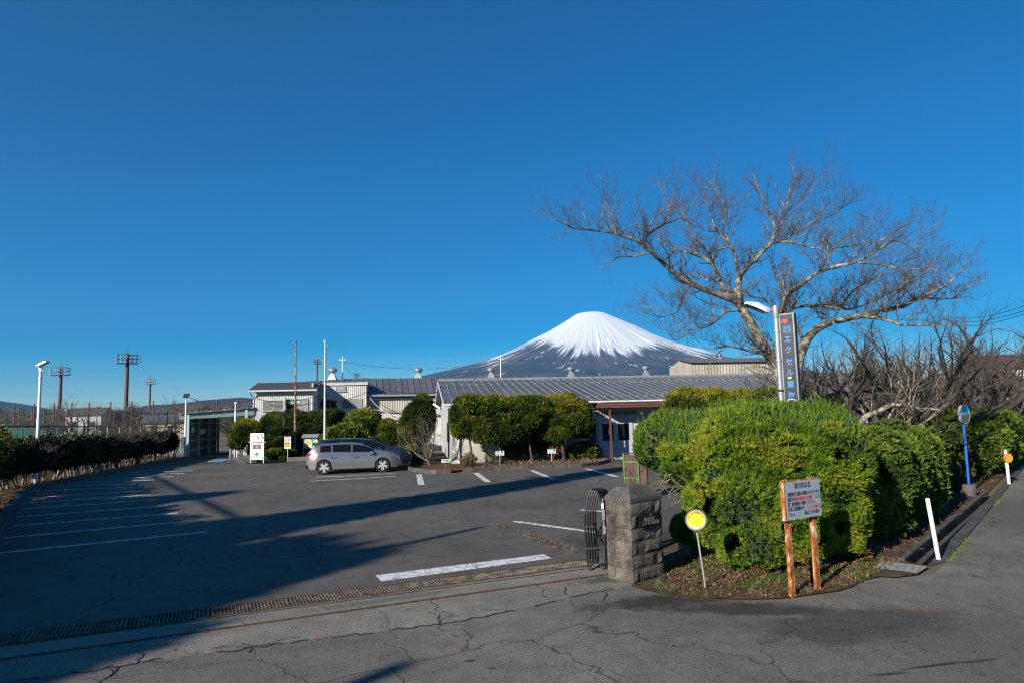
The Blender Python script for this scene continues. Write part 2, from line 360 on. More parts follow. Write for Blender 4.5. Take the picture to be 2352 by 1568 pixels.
lotc = [tuple(E0b), tuple(D1b), g2(1400, 1281), (2.1, 12.4), (8, 21), (13, 30), (17, 60), (-26, 60), g2(400, 1056), g2(371, 1062), g2(315, 1075), g2(249, 1088), g2(167, 1104), g2(110, 1114), g2(60, 1128), g2(0, 1235), (-13.5, 9.5)]
sheet('parking_lot', lotc, -.004, M['lot_asphalt'], label='dark cracked asphalt of the company parking lot')
a0 = [g2(*p) for p in ((0, 1566), (90, 1553), (180, 1541), (300, 1525), (380, 1510), (478, 1498), (560, 1488), (650, 1477), (700, 1470), (760, 1461), (850, 1452), (930, 1441), (1000, 1434), (1060, 1424), (1120, 1413), (1170, 1402), (1240, 1389), (1300, 1373), (1360, 1360), (1451, 1342))]
rr2 = random.Random(5); a1 = []
for i in range(len(a0) - 1):
    for k in range(5):
        f = k / 5; q = np.array(a0[i]) * (1 - f) + np.array(a0[i + 1]) * f; a1.append(tuple(q + np.array([rr2.uniform(-.03, .03), rr2.uniform(-.045, .045)])))
a1.append(a0[-1]); aL = ext(np.array(a0[0]), np.array(a0[3]), 7)
sheet('entrance_apron', [tuple(aL)] + a1 + [g2(1440, 1300), tuple(D1f), tuple(E0f)], -.004, M['apron_concrete'], label='coarse worn concrete strip across the gateway')
bedF = [g2(*p) for p in ((1452, 1347), (1490, 1357), (1533, 1366), (1580, 1371), (1630, 1374), (1690, 1376), (1747, 1376), (1790, 1374), (1826, 1371), (1860, 1366), (1895, 1361), (1930, 1356), (1962, 1345), (1975, 1333), (2020, 1324), (2060, 1326), (2108, 1320))]
sheet('road', [(-60, -40), (70, -40), (70, 60), tuple(Kof), tuple(Ko1), tuple(Ko0), g2(2140, 1318)] + bedF[::-1] + [tuple(a0[-1])] + a1[::-1] + [tuple(aL), (-60, -12)], -.006, M['road_asphalt'], label='grey road asphalt with cracks and patches in front of the gateway')
sheet('planting_bed', bedF + [tuple(Rg0), tuple(Lg0), tuple(Lg1), tuple(Lg1 + ka * 40), (17, 60), (13, 30), (8, 21), (2.1, 12.4), g2(1440, 1300)], .012, M['soil'], label='brown soil with dry straw under the big hedge')
mb = MB(); rk = random.Random(12)      # open joint where the concrete crumbles into the road
for i in range(len(a1) - 1):
    if vnoise(i * .31, 8.2) < .40: continue
    p, q = np.array(a1[i]), np.array(a1[i + 1]); d = (q - p) / (np.linalg.norm(q - p) + 1e-6); n_ = np.array([-d[1], d[0]]); w0, w1 = rk.uniform(.006, .022), rk.uniform(.006, .022)
    mb.add([(*(p - n_ * w0), .0005), (*(q - n_ * w1), .0005), (*(q + n_ * w1), .0005), (*(p + n_ * w0), .0005)], [(0, 1, 2, 3)])
    if rk.random() < .16:
        c = p.copy(); dd_ = n_ * rk.choice((-1, 1, 1)) 
        for j in range(rk.randint(3, 9)):
            dd_ = dd_ + np.array([rk.uniform(-.6, .6), rk.uniform(-.6, .6)]); dd_ /= np.linalg.norm(dd_); e_ = c + dd_ * .07; m_ = np.array([-dd_[1], dd_[0]]) * rk.uniform(.004, .010); mb.add([(*(c - m_), .0006), (*(e_ - m_), .0006), (*(e_ + m_), .0006), (*(c + m_), .0006)], [(0, 1, 2, 3)]); c = e_
tag(mb.build('cracks', pm('crack_dark', (.012, .011, .009), (.03, .026, .02), 20, 1, world=True)), 'open cracks along the edge of the gateway concrete', kind='stuff')
# smooth concrete between the rails, rails
r1a, r1b, r2a, r2b = (np.array(g2(*p)) for p in ((0, 1484.5), (1366, 1303), (0, 1514), (1404, 1317)))
r1L, r2L = ext(r1a, r1b, 7), ext(r2a, r2b, 7)
sheet('rail_bed', [tuple(r2L), tuple(r2b), tuple(r1b), tuple(r1L)], .001, M['smooth_concrete'], label='smoother concrete between the two gate rails')
def strip(name, a, b, wd, z0, z1, mat, label=None, parent=None):
    a = np.array(a[:2]); b = np.array(b[:2]); d = (b - a) / np.linalg.norm(b - a); n = np.array([-d[1], d[0]]) * wd / 2
    mb = MB(); mb.prism([tuple(a - n), tuple(b - n), tuple(b + n), tuple(a + n)], z0, z1); o = mb.build(name, mat, parent)
    if parent is None: o['kind'] = 'structure'
    if label: o['label'] = label
    return o
strip('gate_rail', r1L, r1b, .030, -.02, .008, M['rust_steel'], 'rusty gate rail nearer the drain')
strip('gate_rail', r2L, r2b, .032, -.02, .009, M['rust_steel'], 'rusty gate rail nearer the road')
# drain across the gateway: trough plus separate gratings
def trough(name, quad, depth, mat, wall=.05, label=None):
    mb = MB(); q = [np.array(p) for p in quad]; z0 = -depth
    mb.add([(*q[0], z0), (*q[1], z0), (*q[2], z0), (*q[3], z0)], [(0, 1, 2, 3)])
    for i in range(4):
        a, b = q[i], q[(i + 1) % 4]; mb.add([(*a, z0), (*a, -.003), (*b, -.003), (*b, z0)], [(0, 1, 2, 3)])
    o = mb.build(name, mat); o['kind'] = 'structure'; o['label'] = label
trough('drain_channel', drn, .25, M['damp_concrete'], label='narrow concrete channel under the gateway grating')
trough('gutter', gut, .38, M['damp_concrete'], label='open concrete gutter between hedge and road')
dg_ = thing('drain_cover', 'long rusty line of steel gratings across the gateway', 'drain', (*D1b, 0))
strip('side_bar', E0b, D1b, .035, -.06, .004, M['rust_steel']).parent = None
bpy.data.objects.remove(bpy.data.objects['side_bar'])
def rel(p, o): return tuple(np.array(p[:2]) - np.array(o.location[:2]))
for a, b in ((E0b, D1b), (E0f, D1f)): strip('side_bar', rel(a, dg_), rel(b, dg_), .03, -.06, .006, M['rust_steel'], parent=dg_)
Ld = np.linalg.norm(D1b - E0b); db = (E0b - D1b) / Ld; wv = D1f - D1b; Wd = np.linalg.norm(wv); wn = wv / Wd
pl = .995; gr_me = None; ng = int(Ld / 1.0)
pm('grate_steel', (.10, .09, .075), (.30, .25, .19), 6, .6, .4, world=True, lo=.4, hi=.6)
mb = MB(); L_ = .97; W_ = Wd * .93
for k in range(21): x = .02 + k * (L_ - .04) / 20; mb.box((x, W_ / 2, -.014), (.008, W_, .026))
for k in range(5): y = k * W_ / 4; mb.box((L_ / 2, y, -.011), (L_, .006, .018))
for x in (.004, L_ - .004): mb.box((x, W_ / 2, -.013), (.010, W_, .030))
gr0 = mb.build('grating', M['grate_steel'], dg_)
ang = math.atan2(db[1], db[0]); flip = np.cross(db, wn) > 0
for k in range(ng):
    o = gr0 if k == 0 else gr0.copy()
    if k: COL.objects.link(o)
    p = db * (k * 1.0 + .02) + wn * (Wd * .035); o.location = (p[0], p[1], .002); o.rotation_euler = (0, 0, ang)
    if not flip: o.scale = (1, -1, 1)
# gutter details: inner ledge, kerb stones along the road, moss, corner grating
t_ = thing('gutter_kerb', 'dark concrete kerb stones between gutter and road', 'kerb', (*Rg0, 0))
n = 9
for k in range(n):
    a = Rg0 + (Rg1 - Rg0) * (k / n); b = Rg0 + (Rg1 - Rg0) * ((k + .985) / n); c = Ko0 + (Ko1 - Ko0) * ((k + .985) / n); d = Ko0 + (Ko1 - Ko0) * (k / n)
    mb = MB(); mb.prism([rel(a, t_), rel(d, t_), rel(c, t_), rel(b, t_)], -.36, .02 + .006 * (k % 3)); mb.build('kerb_stone', M['damp_concrete'], t_)
for k in range(14):
    a = Rg1 + (Ko1 - Rg1) * .0 + ka * (k * 1.0 + .05) ; b = a + ka * .96; w_ = Ko1 - Rg1
    mb = MB(); mb.prism([rel(a, t_), rel(a + w_, t_), rel(b + w_, t_), rel(b, t_)], -.2, .022 + .005 * (k % 2)); mb.build('kerb_stone', M['damp_concrete'], t_)
ledge = [Lg0, Lg0 + (Rg0 - Lg0) * .28, Lg1 + (Rg1 - Lg1) * .28, Lg1]
mb = MB(); mb.prism([tuple(ledge[0]), tuple(ledge[1]), tuple(ledge[2]), tuple(ledge[3])], -.37, -.16); struct('gutter_ledge', mb, M['damp_concrete'], 'inner ledge of the open gutter')
t_ = thing('gutter_wall', 'thin concrete wall on the hedge side of the gutter', 'kerb', (*Lg0, 0))
nL = np.array([-ka[1], ka[0]])
for k in range(6):
    a = Lg0 + (Lg1 - Lg0) * (k / 6); b = Lg0 + (Lg1 - Lg0) * ((k + .99) / 6)
    mb = MB(); mb.prism([rel(a, t_), rel(b, t_), rel(b + nL * .09, t_), rel(a + nL * .09, t_)], -.36, .045); mb.build('wall_stone', M['damp_concrete'], t_)
cg = [g2(2008, 1306), g2(2108, 1320), g2(2133, 1304), g2(2026, 1292)]
t_ = thing('corner_grating', 'galvanised steel grating beside the leaning white bollard', 'grating', (*cg[0], 0))
q = [np.array(rel(p, t_)) for p in cg]; mb = MB()
for k in range(8):
    a = q[0] + (q[3] - q[0]) * k / 7; b = q[1] + (q[2] - q[1]) * k / 8; mb.tube([(*a, .035), (*b, .035)], .006, 4)
for k in range(15):
    a = q[0] + (q[1] - q[0]) * k / 14; b = q[3] + (q[2] - q[3]) * k / 14; mb.tube([(*a, .030), (*b, .030)], .0045, 4)
mb.build('bars', M['galvanised'], t_)
mb = MB(); mb.prism([tuple(p) for p in q], .013, .016); mb.build('pit_floor', M['dark_soil'], t_)
# moss along the road edge
mb = MB(); rm = random.Random(9)
for k in range(1500):
    f = rm.random(); p = Ko0 + (Ko1 - Ko0) * f
    if vnoise(f * 22, 3.3) < .56 or rm.random() < .3: continue
    p = p + np.array([-nL[0], -nL[1]]) * rm.gauss(.02, .035); s = rm.uniform(.006, .022)
    mb.add([(p[0] - s, p[1], .0), (p[0] + s * .5, p[1] - s, .0), (p[0] + s, p[1] + s * .6, .0), (p[0], p[1], .012 + s * .9)], [(0, 1, 3), (1, 2, 3), (2, 0, 3)])
tag(mb.build('moss', M['moss']), 'bright moss along the kerb of the road', kind='stuff')

# ------------------------------------------------------------------ painted lines
def paintmat():
    m, t, b = newmat('road_paint'); P = worldpos(t)
    col = ramp(t, noise(t, P, 5, 5, .65), [(.36, (.30, .30, .29)), (.50, (.74, .74, .73))])
    for sc, wd in ((3.6, .035), (8, .02)):
        nn = t.nodes.new('ShaderNodeTexNoise'); nn.inputs['Scale'].default_value = 3; t.links.new(P, nn.inputs['Vector'])
        s2 = t.nodes.new('ShaderNodeVectorMath'); s2.operation = 'SCALE'; t.links.new(nn.outputs['Color'], s2.inputs[0]); s2.inputs['Scale'].default_value = .5
        va = t.nodes.new('ShaderNodeVectorMath'); t.links.new(P, va.inputs[0]); t.links.new(s2.outputs[0], va.inputs[1])
        v = t.nodes.new('ShaderNodeTexVoronoi'); v.voronoi_dimensions = '2D'; v.feature = 'DISTANCE_TO_EDGE'; v.inputs['Scale'].default_value = sc; t.links.new(va.outputs[0], v.inputs['Vector'])
        col = mixc(t, ramp(t, v.outputs['Distance'], [(0, (1, 1, 1)), (wd, (0, 0, 0))]), col, (.07, .068, .065))
    t.links.new(col, b.inputs['Base Color']); b.inputs['Roughness'].default_value = .7; M['paint'] = m
paintmat()
z3 = lambda x, y: g2(.3418 * x, 1033.6 + .3418 * y); z4 = lambda x, y: g2(689 + .3418 * x, 1033.6 + .3418 * y)
PL = [((-120, 699.5), (1390, 545)), ((35, 585), (1283, 472)), ((90, 505), (1195, 418)), ((118, 444), (1125, 371)), ((140, 394), (1065, 327)), ((158, 353), (1015, 296)), ((172, 318), (812, 278)), ((822, 277), (972, 270)), ((218, 269), (810, 250)), ((380, 238), (1000, 220)), ((500, 212), (1090, 195)), ((620, 188), (1168, 174)), ((720, 167), (1240, 153)), ((850, 150), (1300, 134))]
for a, b in PL: strip('painted_line', z3(*a), z3(*b), .11, -.003, .002, M['paint'], 'long white bay line on the shaded left side of the lot')
for a, b, w_ in (((800, 160), (815, 229), .24), ((1183, 150), (1263, 210), .22), ((1558, 133), (1700, 191), .2), ((1925, 122), (2128, 174), .2)):
    strip('painted_line', z4(*a), z4(*b), w_, -.003, .002, M['paint'], 'short white visitor bay line in front of the grey roofed building')
mb = MB(); q = [z4(*p) for p in ((512, 838), (548, 877), (1690, 722), (1640, 697))]; mb.prism(q, -.003, .003); struct('painted_stop_line', mb, M['paint'], 'broad cracked white line just inside the drain')
rl = random.Random(4); a, b = np.array(z4(1440, 474)), np.array(z4(1990, 548)); f = 0
mb = MB(); dd = (b - a) / np.linalg.norm(b - a); nn_ = np.array([-dd[1], dd[0]]) * .075
while f < 1:
    f2 = min(1, f + rl.uniform(.03, .11)); p, q = a + (b - a) * f, a + (b - a) * f2
    mb.prism([tuple(p - nn_ * rl.uniform(.6, 1)), tuple(q - nn_ * rl.uniform(.6, 1)), tuple(q + nn_ * rl.uniform(.7, 1)), tuple(p + nn_ * rl.uniform(.7, 1))], -.003, .002); f = f2 + rl.uniform(.004, .014)
struct('painted_line', mb, M['paint'], 'worn white line running under the folded gate')
strip('painted_line', z4(1890, 397), z4(2060, 409), .12, -.003, .002, M['paint'], 'short white line seen left of the folded gate')
for a, b, c in (((65, 205), (390, 188), (650, 171)), ((105, 177), (380, 168), (650, 150))):
    strip('painted_line', z4(*a), z4(*b), .10, -.003, .002, M['paint'], 'thin white line beside the parked grey car'); strip('painted_line', z4(*b), z4(*c), .10, -.003, .002, M['paint'], 'thin white line beside the parked grey car')
pm('blue_paint', (.10, .32, .62), (.16, .40, .70), 6, .7)
B = lambda x, y: g2(.2563 * x, 746.5 + .2563 * y)
mb = MB(); mb.prism([B(1880, 1222), B(1985, 1219), B(2075, 1190), B(2110, 1180), B(2060, 1179), B(1960, 1195)], -.003, .002); struct('painted_blue_zone', mb, M['blue_paint'], 'bright blue painted strip on the asphalt before the shed')
strip('painted_line', B(1870, 1219), B(1960, 1191), .15, -.003, .003, M['paint'], 'white border of the blue painted strip'); strip('painted_line', B(1960, 1191), B(2060, 1176), .15, -.003, .003, M['paint'], 'white border of the blue painted strip')

# ------------------------------------------------------------------ kerbs and beds of the lot
def kerb(label, inner, outer, h=.14, step=.62, mat=None):
    """two matching polylines (world xy) -> separate kerb stones"""
    root = thing('kerb', label, 'kerb', (*outer[0], 0)); k = 0
    for i in range(len(inner) - 1):
        Ls = np.linalg.norm(np.array(outer[i + 1]) - np.array(outer[i])); nn = max(1, round(Ls / step))
        for j in range(nn):
            f, g_ = j / nn, (j + .975) / nn
            P_ = lambda A, f: np.array(A[i]) * (1 - f) + np.array(A[i + 1]) * f
            q = [P_(outer, f), P_(outer, g_), P_(inner, g_), P_(inner, f)]
            if np.cross(q[1] - q[0], q[2] - q[0]) < 0: q = q[::-1]
            hh = h + .006 * math.sin(k * 2.1); mb = MB(); lo = [rel(p, root) for p in q]; c = np.mean(lo, 0)
            top = [tuple(c + (np.array(p) - c) * np.array([.96, .96])) for p in lo]
            mb.add([(*p, -.05) for p in lo] + [(*p, hh - .03) for p in lo] + [(*p, hh) for p in top], [(3, 2, 1, 0), (8, 9, 10, 11)] + [(a, (a + 1) % 4, (a + 1) % 4 + 4, a + 4) for a in range(4)] + [(a + 4, (a + 1) % 4 + 4, (a + 1) % 4 + 8, a + 8) for a in range(4)])
            mb.build('kerb_stone', mat or M['kerb_concrete'], root); k += 1
    return root
ko = [(-13.6, 8.2), g2(-60, 1290), g2(0, 1237), g2(24, 1190), g2(48, 1143), g2(62, 1129), g2(110, 1115), g2(167, 1104), g2(249, 1088), g2(315, 1075), g2(371, 1062), g2(415, 1055), g2(445, 1051.5)]
kl = [np.array(p) for p in ko]; ki = []
for i, p in enumerate(kl):
    d = kl[min(i + 1, len(kl) - 1)] - kl[max(i - 1, 0)]; d = d / np.linalg.norm(d); ki.append(tuple(p + np.array([-d[1], d[0]]) * .24))
kerb('long dark kerb curving along the hedge on the left of the lot', ki, ko, .15)
sheet('hedge_bed', [ki[i] for i in range(len(ki))][::1] + [(-27, 52), (-45, 60), (-45, 2), (-16, 2)], .06, M['soil'], label='leaf strewn soil strip under the left hedge')
Z2 = lambda x, y: g2(516.8 + .25633 * x, 746.5 + .25633 * y)
ko2 = [Z2(560, 1226), Z2(760, 1216), Z2(1000, 1210)]
kerb('low grey kerb block behind the parked grey car', [tuple(np.array(p) + (0, .25)) for p in ko2], ko2, .28, 1.2, pm('pale_kerb', (.16, .15, .13), (.24, .22, .19), 4, .95, bmp=.4, world=True))
sheet('shrub_bed', [g2(527, 1052), g2(545, 1060), g2(573, 1064), g2(606, 1064.5), g2(660, 1061), *[tuple(p) for p in ko2[1:]], (-3.6, 38), (-3.6, 46), (-18, 50), (-22, 47)], .02, M['dark_soil'], label='dark soil of the shrub bed behind the parked cars')
ko3 = [g2(927, 1074), g2(934, 1078), g2(951, 1083), g2(978, 1086), g2(1003, 1087), g2(1037, 1085.5)]
kin = lambda ko, d=.2: [tuple(np.array(p) + np.array([0.03, d])) for p in ko]
kerb('rounded kerb end beside the bare two stemmed tree', kin(ko3), ko3, .17)
ko4 = [g2(1061.5, 1083), g2(1090, 1082), g2(1140, 1079), g2(1201.7, 1077), g2(1270, 1074), g2(1338, 1071), g2(1375, 1067), g2(1396.5, 1061)]
kerb('grey kerb in front of the visitor signs', kin(ko4), ko4, .15)
sheet('front_bed', kin(ko3)[:] + kin(ko4)[:] + [(5.2, 37.2), (-3.6, 34.9), (-5.6, 34.6)], .08, pm('bark_soil', (.07, .038, .02), (.16, .095, .055), 5, 1, bmp=.9, bsc=30, world=True, spec=.1), label='brown planted strip along the foot of the white wall')
# ------------------------------------------------------------------ buildings
A8 = R(8); UX = np.array([math.cos(A8), math.sin(A8), 0]); UY = np.array([-math.sin(A8), math.cos(A8), 0]); UZ = np.array([0, 0, 1.0])
def roofmat(name, c1, c2, rough=.55, metal=.25):
    m, t, b = newmat(name); P = worldpos(t); oi = t.nodes.new('ShaderNodeObjectInfo')
    col = ramp(t, noise(t, P, .7, 5, .6), [(.32, c1), (.68, c2)])
    col = mixc(t, 1.0, col, ramp(t, oi.outputs['Random'], [(0, (.88, .88, .88)), (1, (1.14, 1.14, 1.14))]), 'MULTIPLY')
    col = mixc(t, ramp(t, noise(t, mapping(t, P, (2, .35, 1)), 3, 5, .7), [(.58, (0, 0, 0)), (.75, (.5, .5, .5))]), col, (.32, .31, .29))
    t.links.new(col, b.inputs['Base Color']); b.inputs['Roughness'].default_value = rough; b.inputs['Metallic'].default_value = metal
    bump(t, b, noise(t, P, 6, 4), .15, .02); M[name] = m; return m
roofmat('front_roof', (.095, .10, .105), (.16, .165, .17)); roofmat('factory_roof', (.115, .11, .112), (.17, .163, .163))
pm('seam_metal', (.25, .25, .25), (.36, .36, .36), 3, .5, .3, world=True)
pm('seam_dark', (.17, .165, .165), (.26, .25, .25), 3, .5, .3, world=True)
pm('cream_wall', (.40, .385, .34), (.54, .52, .47), 1.2, .8, bmp=.15, world=True, lo=.3, hi=.6)
pm('white_siding', (.38, .37, .345), (.54, .53, .50), .9, .6, world=True, lo=.3, hi=.6)
pm('beige_siding', (.32, .285, .23), (.47, .43, .36), 1.0, .7, world=True, lo=.3, hi=.65, stretch=(1, 1, .3))
pm('grey_siding', (.33, .32, .30), (.46, .45, .42), 1.0, .65, world=True, lo=.3, hi=.65)
pm('white_trim', (.50, .51, .52), (.64, .65, .66), 3, .45)
pm('alu', (.42, .43, .45), (.55, .56, .58), 4, .4, .5)
pm('glass', (.012, .015, .018), rough=.04, spec=.9)
pm('blind', (.10, .105, .10), (.20, .205, .19), 9, .7, stretch=(1, 1, 30))
pm('curtain', (.16, .16, .15), (.36, .36, .34), 6, .9, stretch=(12, 12, .3))
pm('brown_paint', (.105, .042, .030), (.15, .062, .045), 3, .5, world=True)
pm('door_paint', (.40, .43, .46), (.48, .51, .54), 3, .5)
pm('dark_inside', (.012, .012, .013), rough=.9)
pm('pale_green_steel', (.28, .42, .38), (.36, .50, .46), 3, .6, world=True)
pm('black', (.012, .012, .013), rough=.5)
pm('ink', (.02, .02, .022), rough=.7)
pm('white_board', (.72, .73, .73), (.80, .81, .81), 3, .45)
pm('red_ink', (.55, .03, .04), rough=.6)
pm('green_ink', (.01, .22, .09), rough=.6)
pm('yellow', (.80, .62, .03), rough=.5)
pm('blue_ink', (.02, .10, .45), rough=.5)
pm('green_fascia', (.30, .42, .40), (.40, .52, .49), 2, .6, world=True)
def rp(p, root): return tuple(np.array(p) - np.array(root.location))
def roof(root, E0, E1, R0, R1, n, pmat, smat, rib=.035, guards=()):
    """separate standing seam panels between an eave line and a ridge line"""
    E0, E1, R0, R1 = map(np.array, (E0, E1, R0, R1)); me = None
    up = np.cross(E1 - E0, R0 - E0); up /= np.linalg.norm(up)
    for k in range(n):
        a, b = k / n, (k + 1) / n
        p = [E0 + (E1 - E0) * a, E0 + (E1 - E0) * b, R0 + (R1 - R0) * b, R0 + (R1 - R0) * a]
        dx = (p[1] - p[0]) / np.linalg.norm(p[1] - p[0]) * .022
        lo = [rp(x - up * .05, root) for x in p]; hi = [rp(x, root) for x in p]
        mb = MB(); mb.add(lo + hi, [(4, 5, 6, 7), (3, 2, 1, 0), (0, 1, 5, 4), (1, 2, 6, 5), (2, 3, 7, 6), (3, 0, 4, 7)]); mb.cur = 1
        q = [p[0] - dx, p[0] + dx, p[3] + dx, p[3] - dx]; lo = [rp(x + up * .001, root) for x in q]; hi = [rp(x + up * rib, root) for x in q]
        mb.add(lo + hi, [(4, 5, 6, 7), (0, 1, 5, 4), (1, 2, 6, 5), (2, 3, 7, 6), (3, 0, 4, 7)])
        for f in guards:
            c = p[0] + (p[3] - p[0]) * f; s = .05
            v = [rp(c + UX * i * s + UY * j * s + up * h, root) for h in (rib, rib + .07) for i, j in ((-1, -1), (1, -1), (1, 1), (-1, 1))]
            mb.add(v, [(4, 5, 6, 7), (0, 1, 5, 4), (1, 2, 6, 5), (2, 3, 7, 6), (3, 0, 4, 7)])
        mb.build('roof_panel', [pmat, smat], root)
def wall(root, name, p0, p1, z0, z1, mat, thick=.12, z1b=None, corr=0.0, pitch=.16):
    """wall from p0 to p1 (world xy); outer face towards the right hand of p0->p1 ; corr > 0: corrugated sheet"""
    p0, p1 = np.array(p0[:2]), np.array(p1[:2]); d = p1 - p0; L = np.linalg.norm(d); d /= L; nrm = np.array([d[1], -d[0]]); z1b = z1 if z1b is None else z1b
    mb = MB()
    def V_(q, z): return rp((q[0], q[1], z), root)
    if corr:
        n = max(2, int(L / (pitch / 2)));
        pts = [p0 + d * L * i / n + nrm * (corr if i % 2 else 0) for i in range(n + 1)]; tops = [z1 + (z1b - z1) * i / n for i in range(n + 1)]
        v = [V_(q, z0) for q in pts] + [V_(q, z) for q, z in zip(pts, tops)]
        mb.add(v, [(i, i + 1, i + 2 + n, i + 1 + n) for i in range(n)])
        a, b = p0 - nrm * thick, p1 - nrm * thick
        mb.add([V_(p0, z0), V_(a, z0), V_(a, z1), V_(p0, z1), V_(p1, z0), V_(b, z0), V_(b, z1b), V_(p1, z1b)], [(0, 3, 2, 1), (4, 5, 6, 7), (1, 2, 6, 5), (3, 7, 6, 2)])
    else:
        a, b = p0 - nrm * thick, p1 - nrm * thick
        mb.add([V_(p0, z0), V_(p1, z0), V_(b, z0), V_(a, z0), V_(p0, z1), V_(p1, z1b), V_(b, z1b), V_(a, z1)], [(0, 1, 5, 4), (1, 2, 6, 5), (2, 3, 7, 6), (3, 0, 4, 7), (4, 5, 6, 7), (3, 2, 1, 0)])
    return mb.build(name, mat, root)
def window(root, o, w, h, z, panes=2, depth=.06, mats=None, frame='alu', name='window'):
    """o: world xy of the left lower corner on a wall facing us (axis UX)"""
    f = MB(); c = np.array([o[0], o[1], 0]) ; fr = .045
    def bx(mb, x0, x1, y0, y1, z0, z1):
        v = [rp(c + UX * x + UY * y + UZ * zz, root) for zz in (z0, z1) for x, y in ((x0, y0), (x1, y0), (x1, y1), (x0, y1))]
        mb.add(v, [(3, 2, 1, 0), (4, 5, 6, 7), (0, 1, 5, 4), (1, 2, 6, 5), (2, 3, 7, 6), (3, 0, 4, 7)])
    bx(f, 0, w, -depth, .01, z, z + fr); bx(f, 0, w, -depth, .01, z + h - fr, z + h)
    for k in range(panes + 1):
        x = k * (w - fr) / panes; bx(f, x, x + fr, -depth + .002, .01, z + fr, z + h - fr)
    bx(f, -.04, w + .04, -depth - .04, .01, z - .04, z - .001)
    fo = f.build(name, M[frame], root)
    for k in range(panes):
        g = MB(); x = k * (w - fr) / panes; bx(g, x + fr, x + (w - fr) / panes, -depth + .02, .008, z + fr, z + h - fr); g.build('pane', M[mats[k] if mats else 'glass'], fo)
    return fo
FE = np.array([*at(1019.8, 924.8, 34.6)[:2], 3.10])                      # near left eave corner
front = thing('grey_roofed_building', 'long low cream building with a grey seamed metal roof and a brown entrance canopy', 'building', (*FE[:2], 0))
LF = 25.0; SR = 9.6; ZR = 4.74
roof(front, FE, FE + UX * LF, FE + UY * SR + UZ * (ZR - FE[2]), FE + UX * LF + UY * SR + UZ * (ZR - FE[2]), 55, M['front_roof'], M['seam_metal'], guards=(.10, .72))
bk = MB(); q = [FE + UY * SR + UZ * (ZR - FE[2]), FE + UX * LF + UY * SR + UZ * (ZR - FE[2]), FE + UX * LF + UY * 2 * SR, FE + UY * 2 * SR]
bk.add([rp(x, front) for x in q] + [rp(x - UZ * .05, front) for x in q], [(0, 1, 2, 3), (7, 6, 5, 4), (0, 4, 5, 1), (1, 5, 6, 2), (2, 6, 7, 3), (3, 7, 4, 0)]); bk.build('back_roof', M['front_roof'], front)
rc = MB(); rc.tube([rp(q[0] + UZ * .03, front), rp(q[1] + UZ * .03, front)], .10, 6); rc.build('ridge_cap', M['seam_metal'], front)
W0 = FE + UY * .55 + UX * .42; W1 = FE + UY * .55 + UX * (LF - .4)
wall(front, 'front_wall', W0, W1, 0, 3.12, M['cream_wall'])
# gable wall: pentagon
g = MB(); gw = [W0, W0 + UY * (SR * 2 - 1.1)]; mid = W0 + UY * (SR - .55)
v = []
for off in (0, .14):
    for p, z in ((gw[0], 0), (gw[1], 0), (gw[1], 3.14), (mid, 4.66), (gw[0], 3.14)): v.append(rp(np.array([*(p + UX * off)[:2], z]), front))
g.add(v, [(0, 1, 2, 3, 4), (9, 8, 7, 6, 5)] + [(i, i + 5, (i + 1) % 5 + 5, (i + 1) % 5) for i in range(5)]); g.build('gable_wall', M['white_siding'], front)
# verge board, gutter with brackets, drainpipe, plinth
vb = MB()
for s0, s1, z0, z1 in ((0, SR, FE[2], ZR), (SR, 2 * SR, ZR, FE[2])):
    a, b = FE + UY * s0, FE + UY * s1; a[2], b[2] = z0, z1
    vb.add([rp(p + UX * o + UZ * h, front) for p in (a, b) for o, h in ((-.03, -.20), (.02, -.20), (.02, .03), (-.03, .03))], [(0, 1, 2, 3), (7, 6, 5, 4), (0, 3, 7, 4), (1, 5, 6, 2), (3, 2, 6, 7), (0, 4, 5, 1)])
vb.build('verge_board', M['white_trim'], front)
gt = MB(); gt.tube([rp(FE - UY * .07 - UZ * .07, front), rp(FE - UY * .07 - UZ * .09 + UX * LF, front)], .06, 8); gt.build('gutter', M['white_trim'], front)
dp = MB(); P0 = FE + UX * .75; dp.tube([rp((*(P0 - UY * .05)[:2], 3.0), front), rp((*(P0 + UY * .2)[:2], 2.85), front), rp((*(P0 + UY * .45)[:2], 2.7), front), rp((*(P0 + UY * .45)[:2], .02), front)], .045, 10); dp.lathe([(.075, 0), (.085, .12), (.05, .13)], rp((*(P0 - UY * .05)[:2], 2.92), front), 10); dp.build('drainpipe', M['white_trim'], front)
wl = MB(); e0, e1 = W0 - UY * .03 - UX * .02, W1 - UY * .03
wl.add([rp((*p[:2], z), front) for z in (0, .95) for p in (e0, e1, e1 + UY * .029, e0 + UY * .029)], [(0, 1, 5, 4), (1, 2, 6, 5), (2, 3, 7, 6), (3, 0, 4, 7), (4, 5, 6, 7)]); wl.build('block_dado', pm('pale_block', (.40, .385, .34), (.52, .50, .45), 1.5, .9, bmp=.2, world=True), front)
for x in (1.6, 3.7, 5.4):
    window(front, (W0 + UX * x)[:2], 1.75, 1.15, 1.1, 2, name='window')
for x in (13.2, 16.5): window(front, (W0 + UX * x)[:2], 1.8, 1.15, 1.1, 2)
# small window and lamp on the gable side
g = MB(); c = W0 + UY * 4; v = [rp((*(c + UY * y + UX * o)[:2], z), front) for z in (1.0, 2.1) for o, y in ((-.05, 0), (-.001, 0), (-.001, 1.3), (-.05, 1.3))]
g.add(v, [(0, 4, 7, 3), (0, 1, 5, 4), (2, 3, 7, 6), (4, 5, 6, 7), (3, 2, 1, 0)]); g.build('side_window', M['brown_paint'], front)
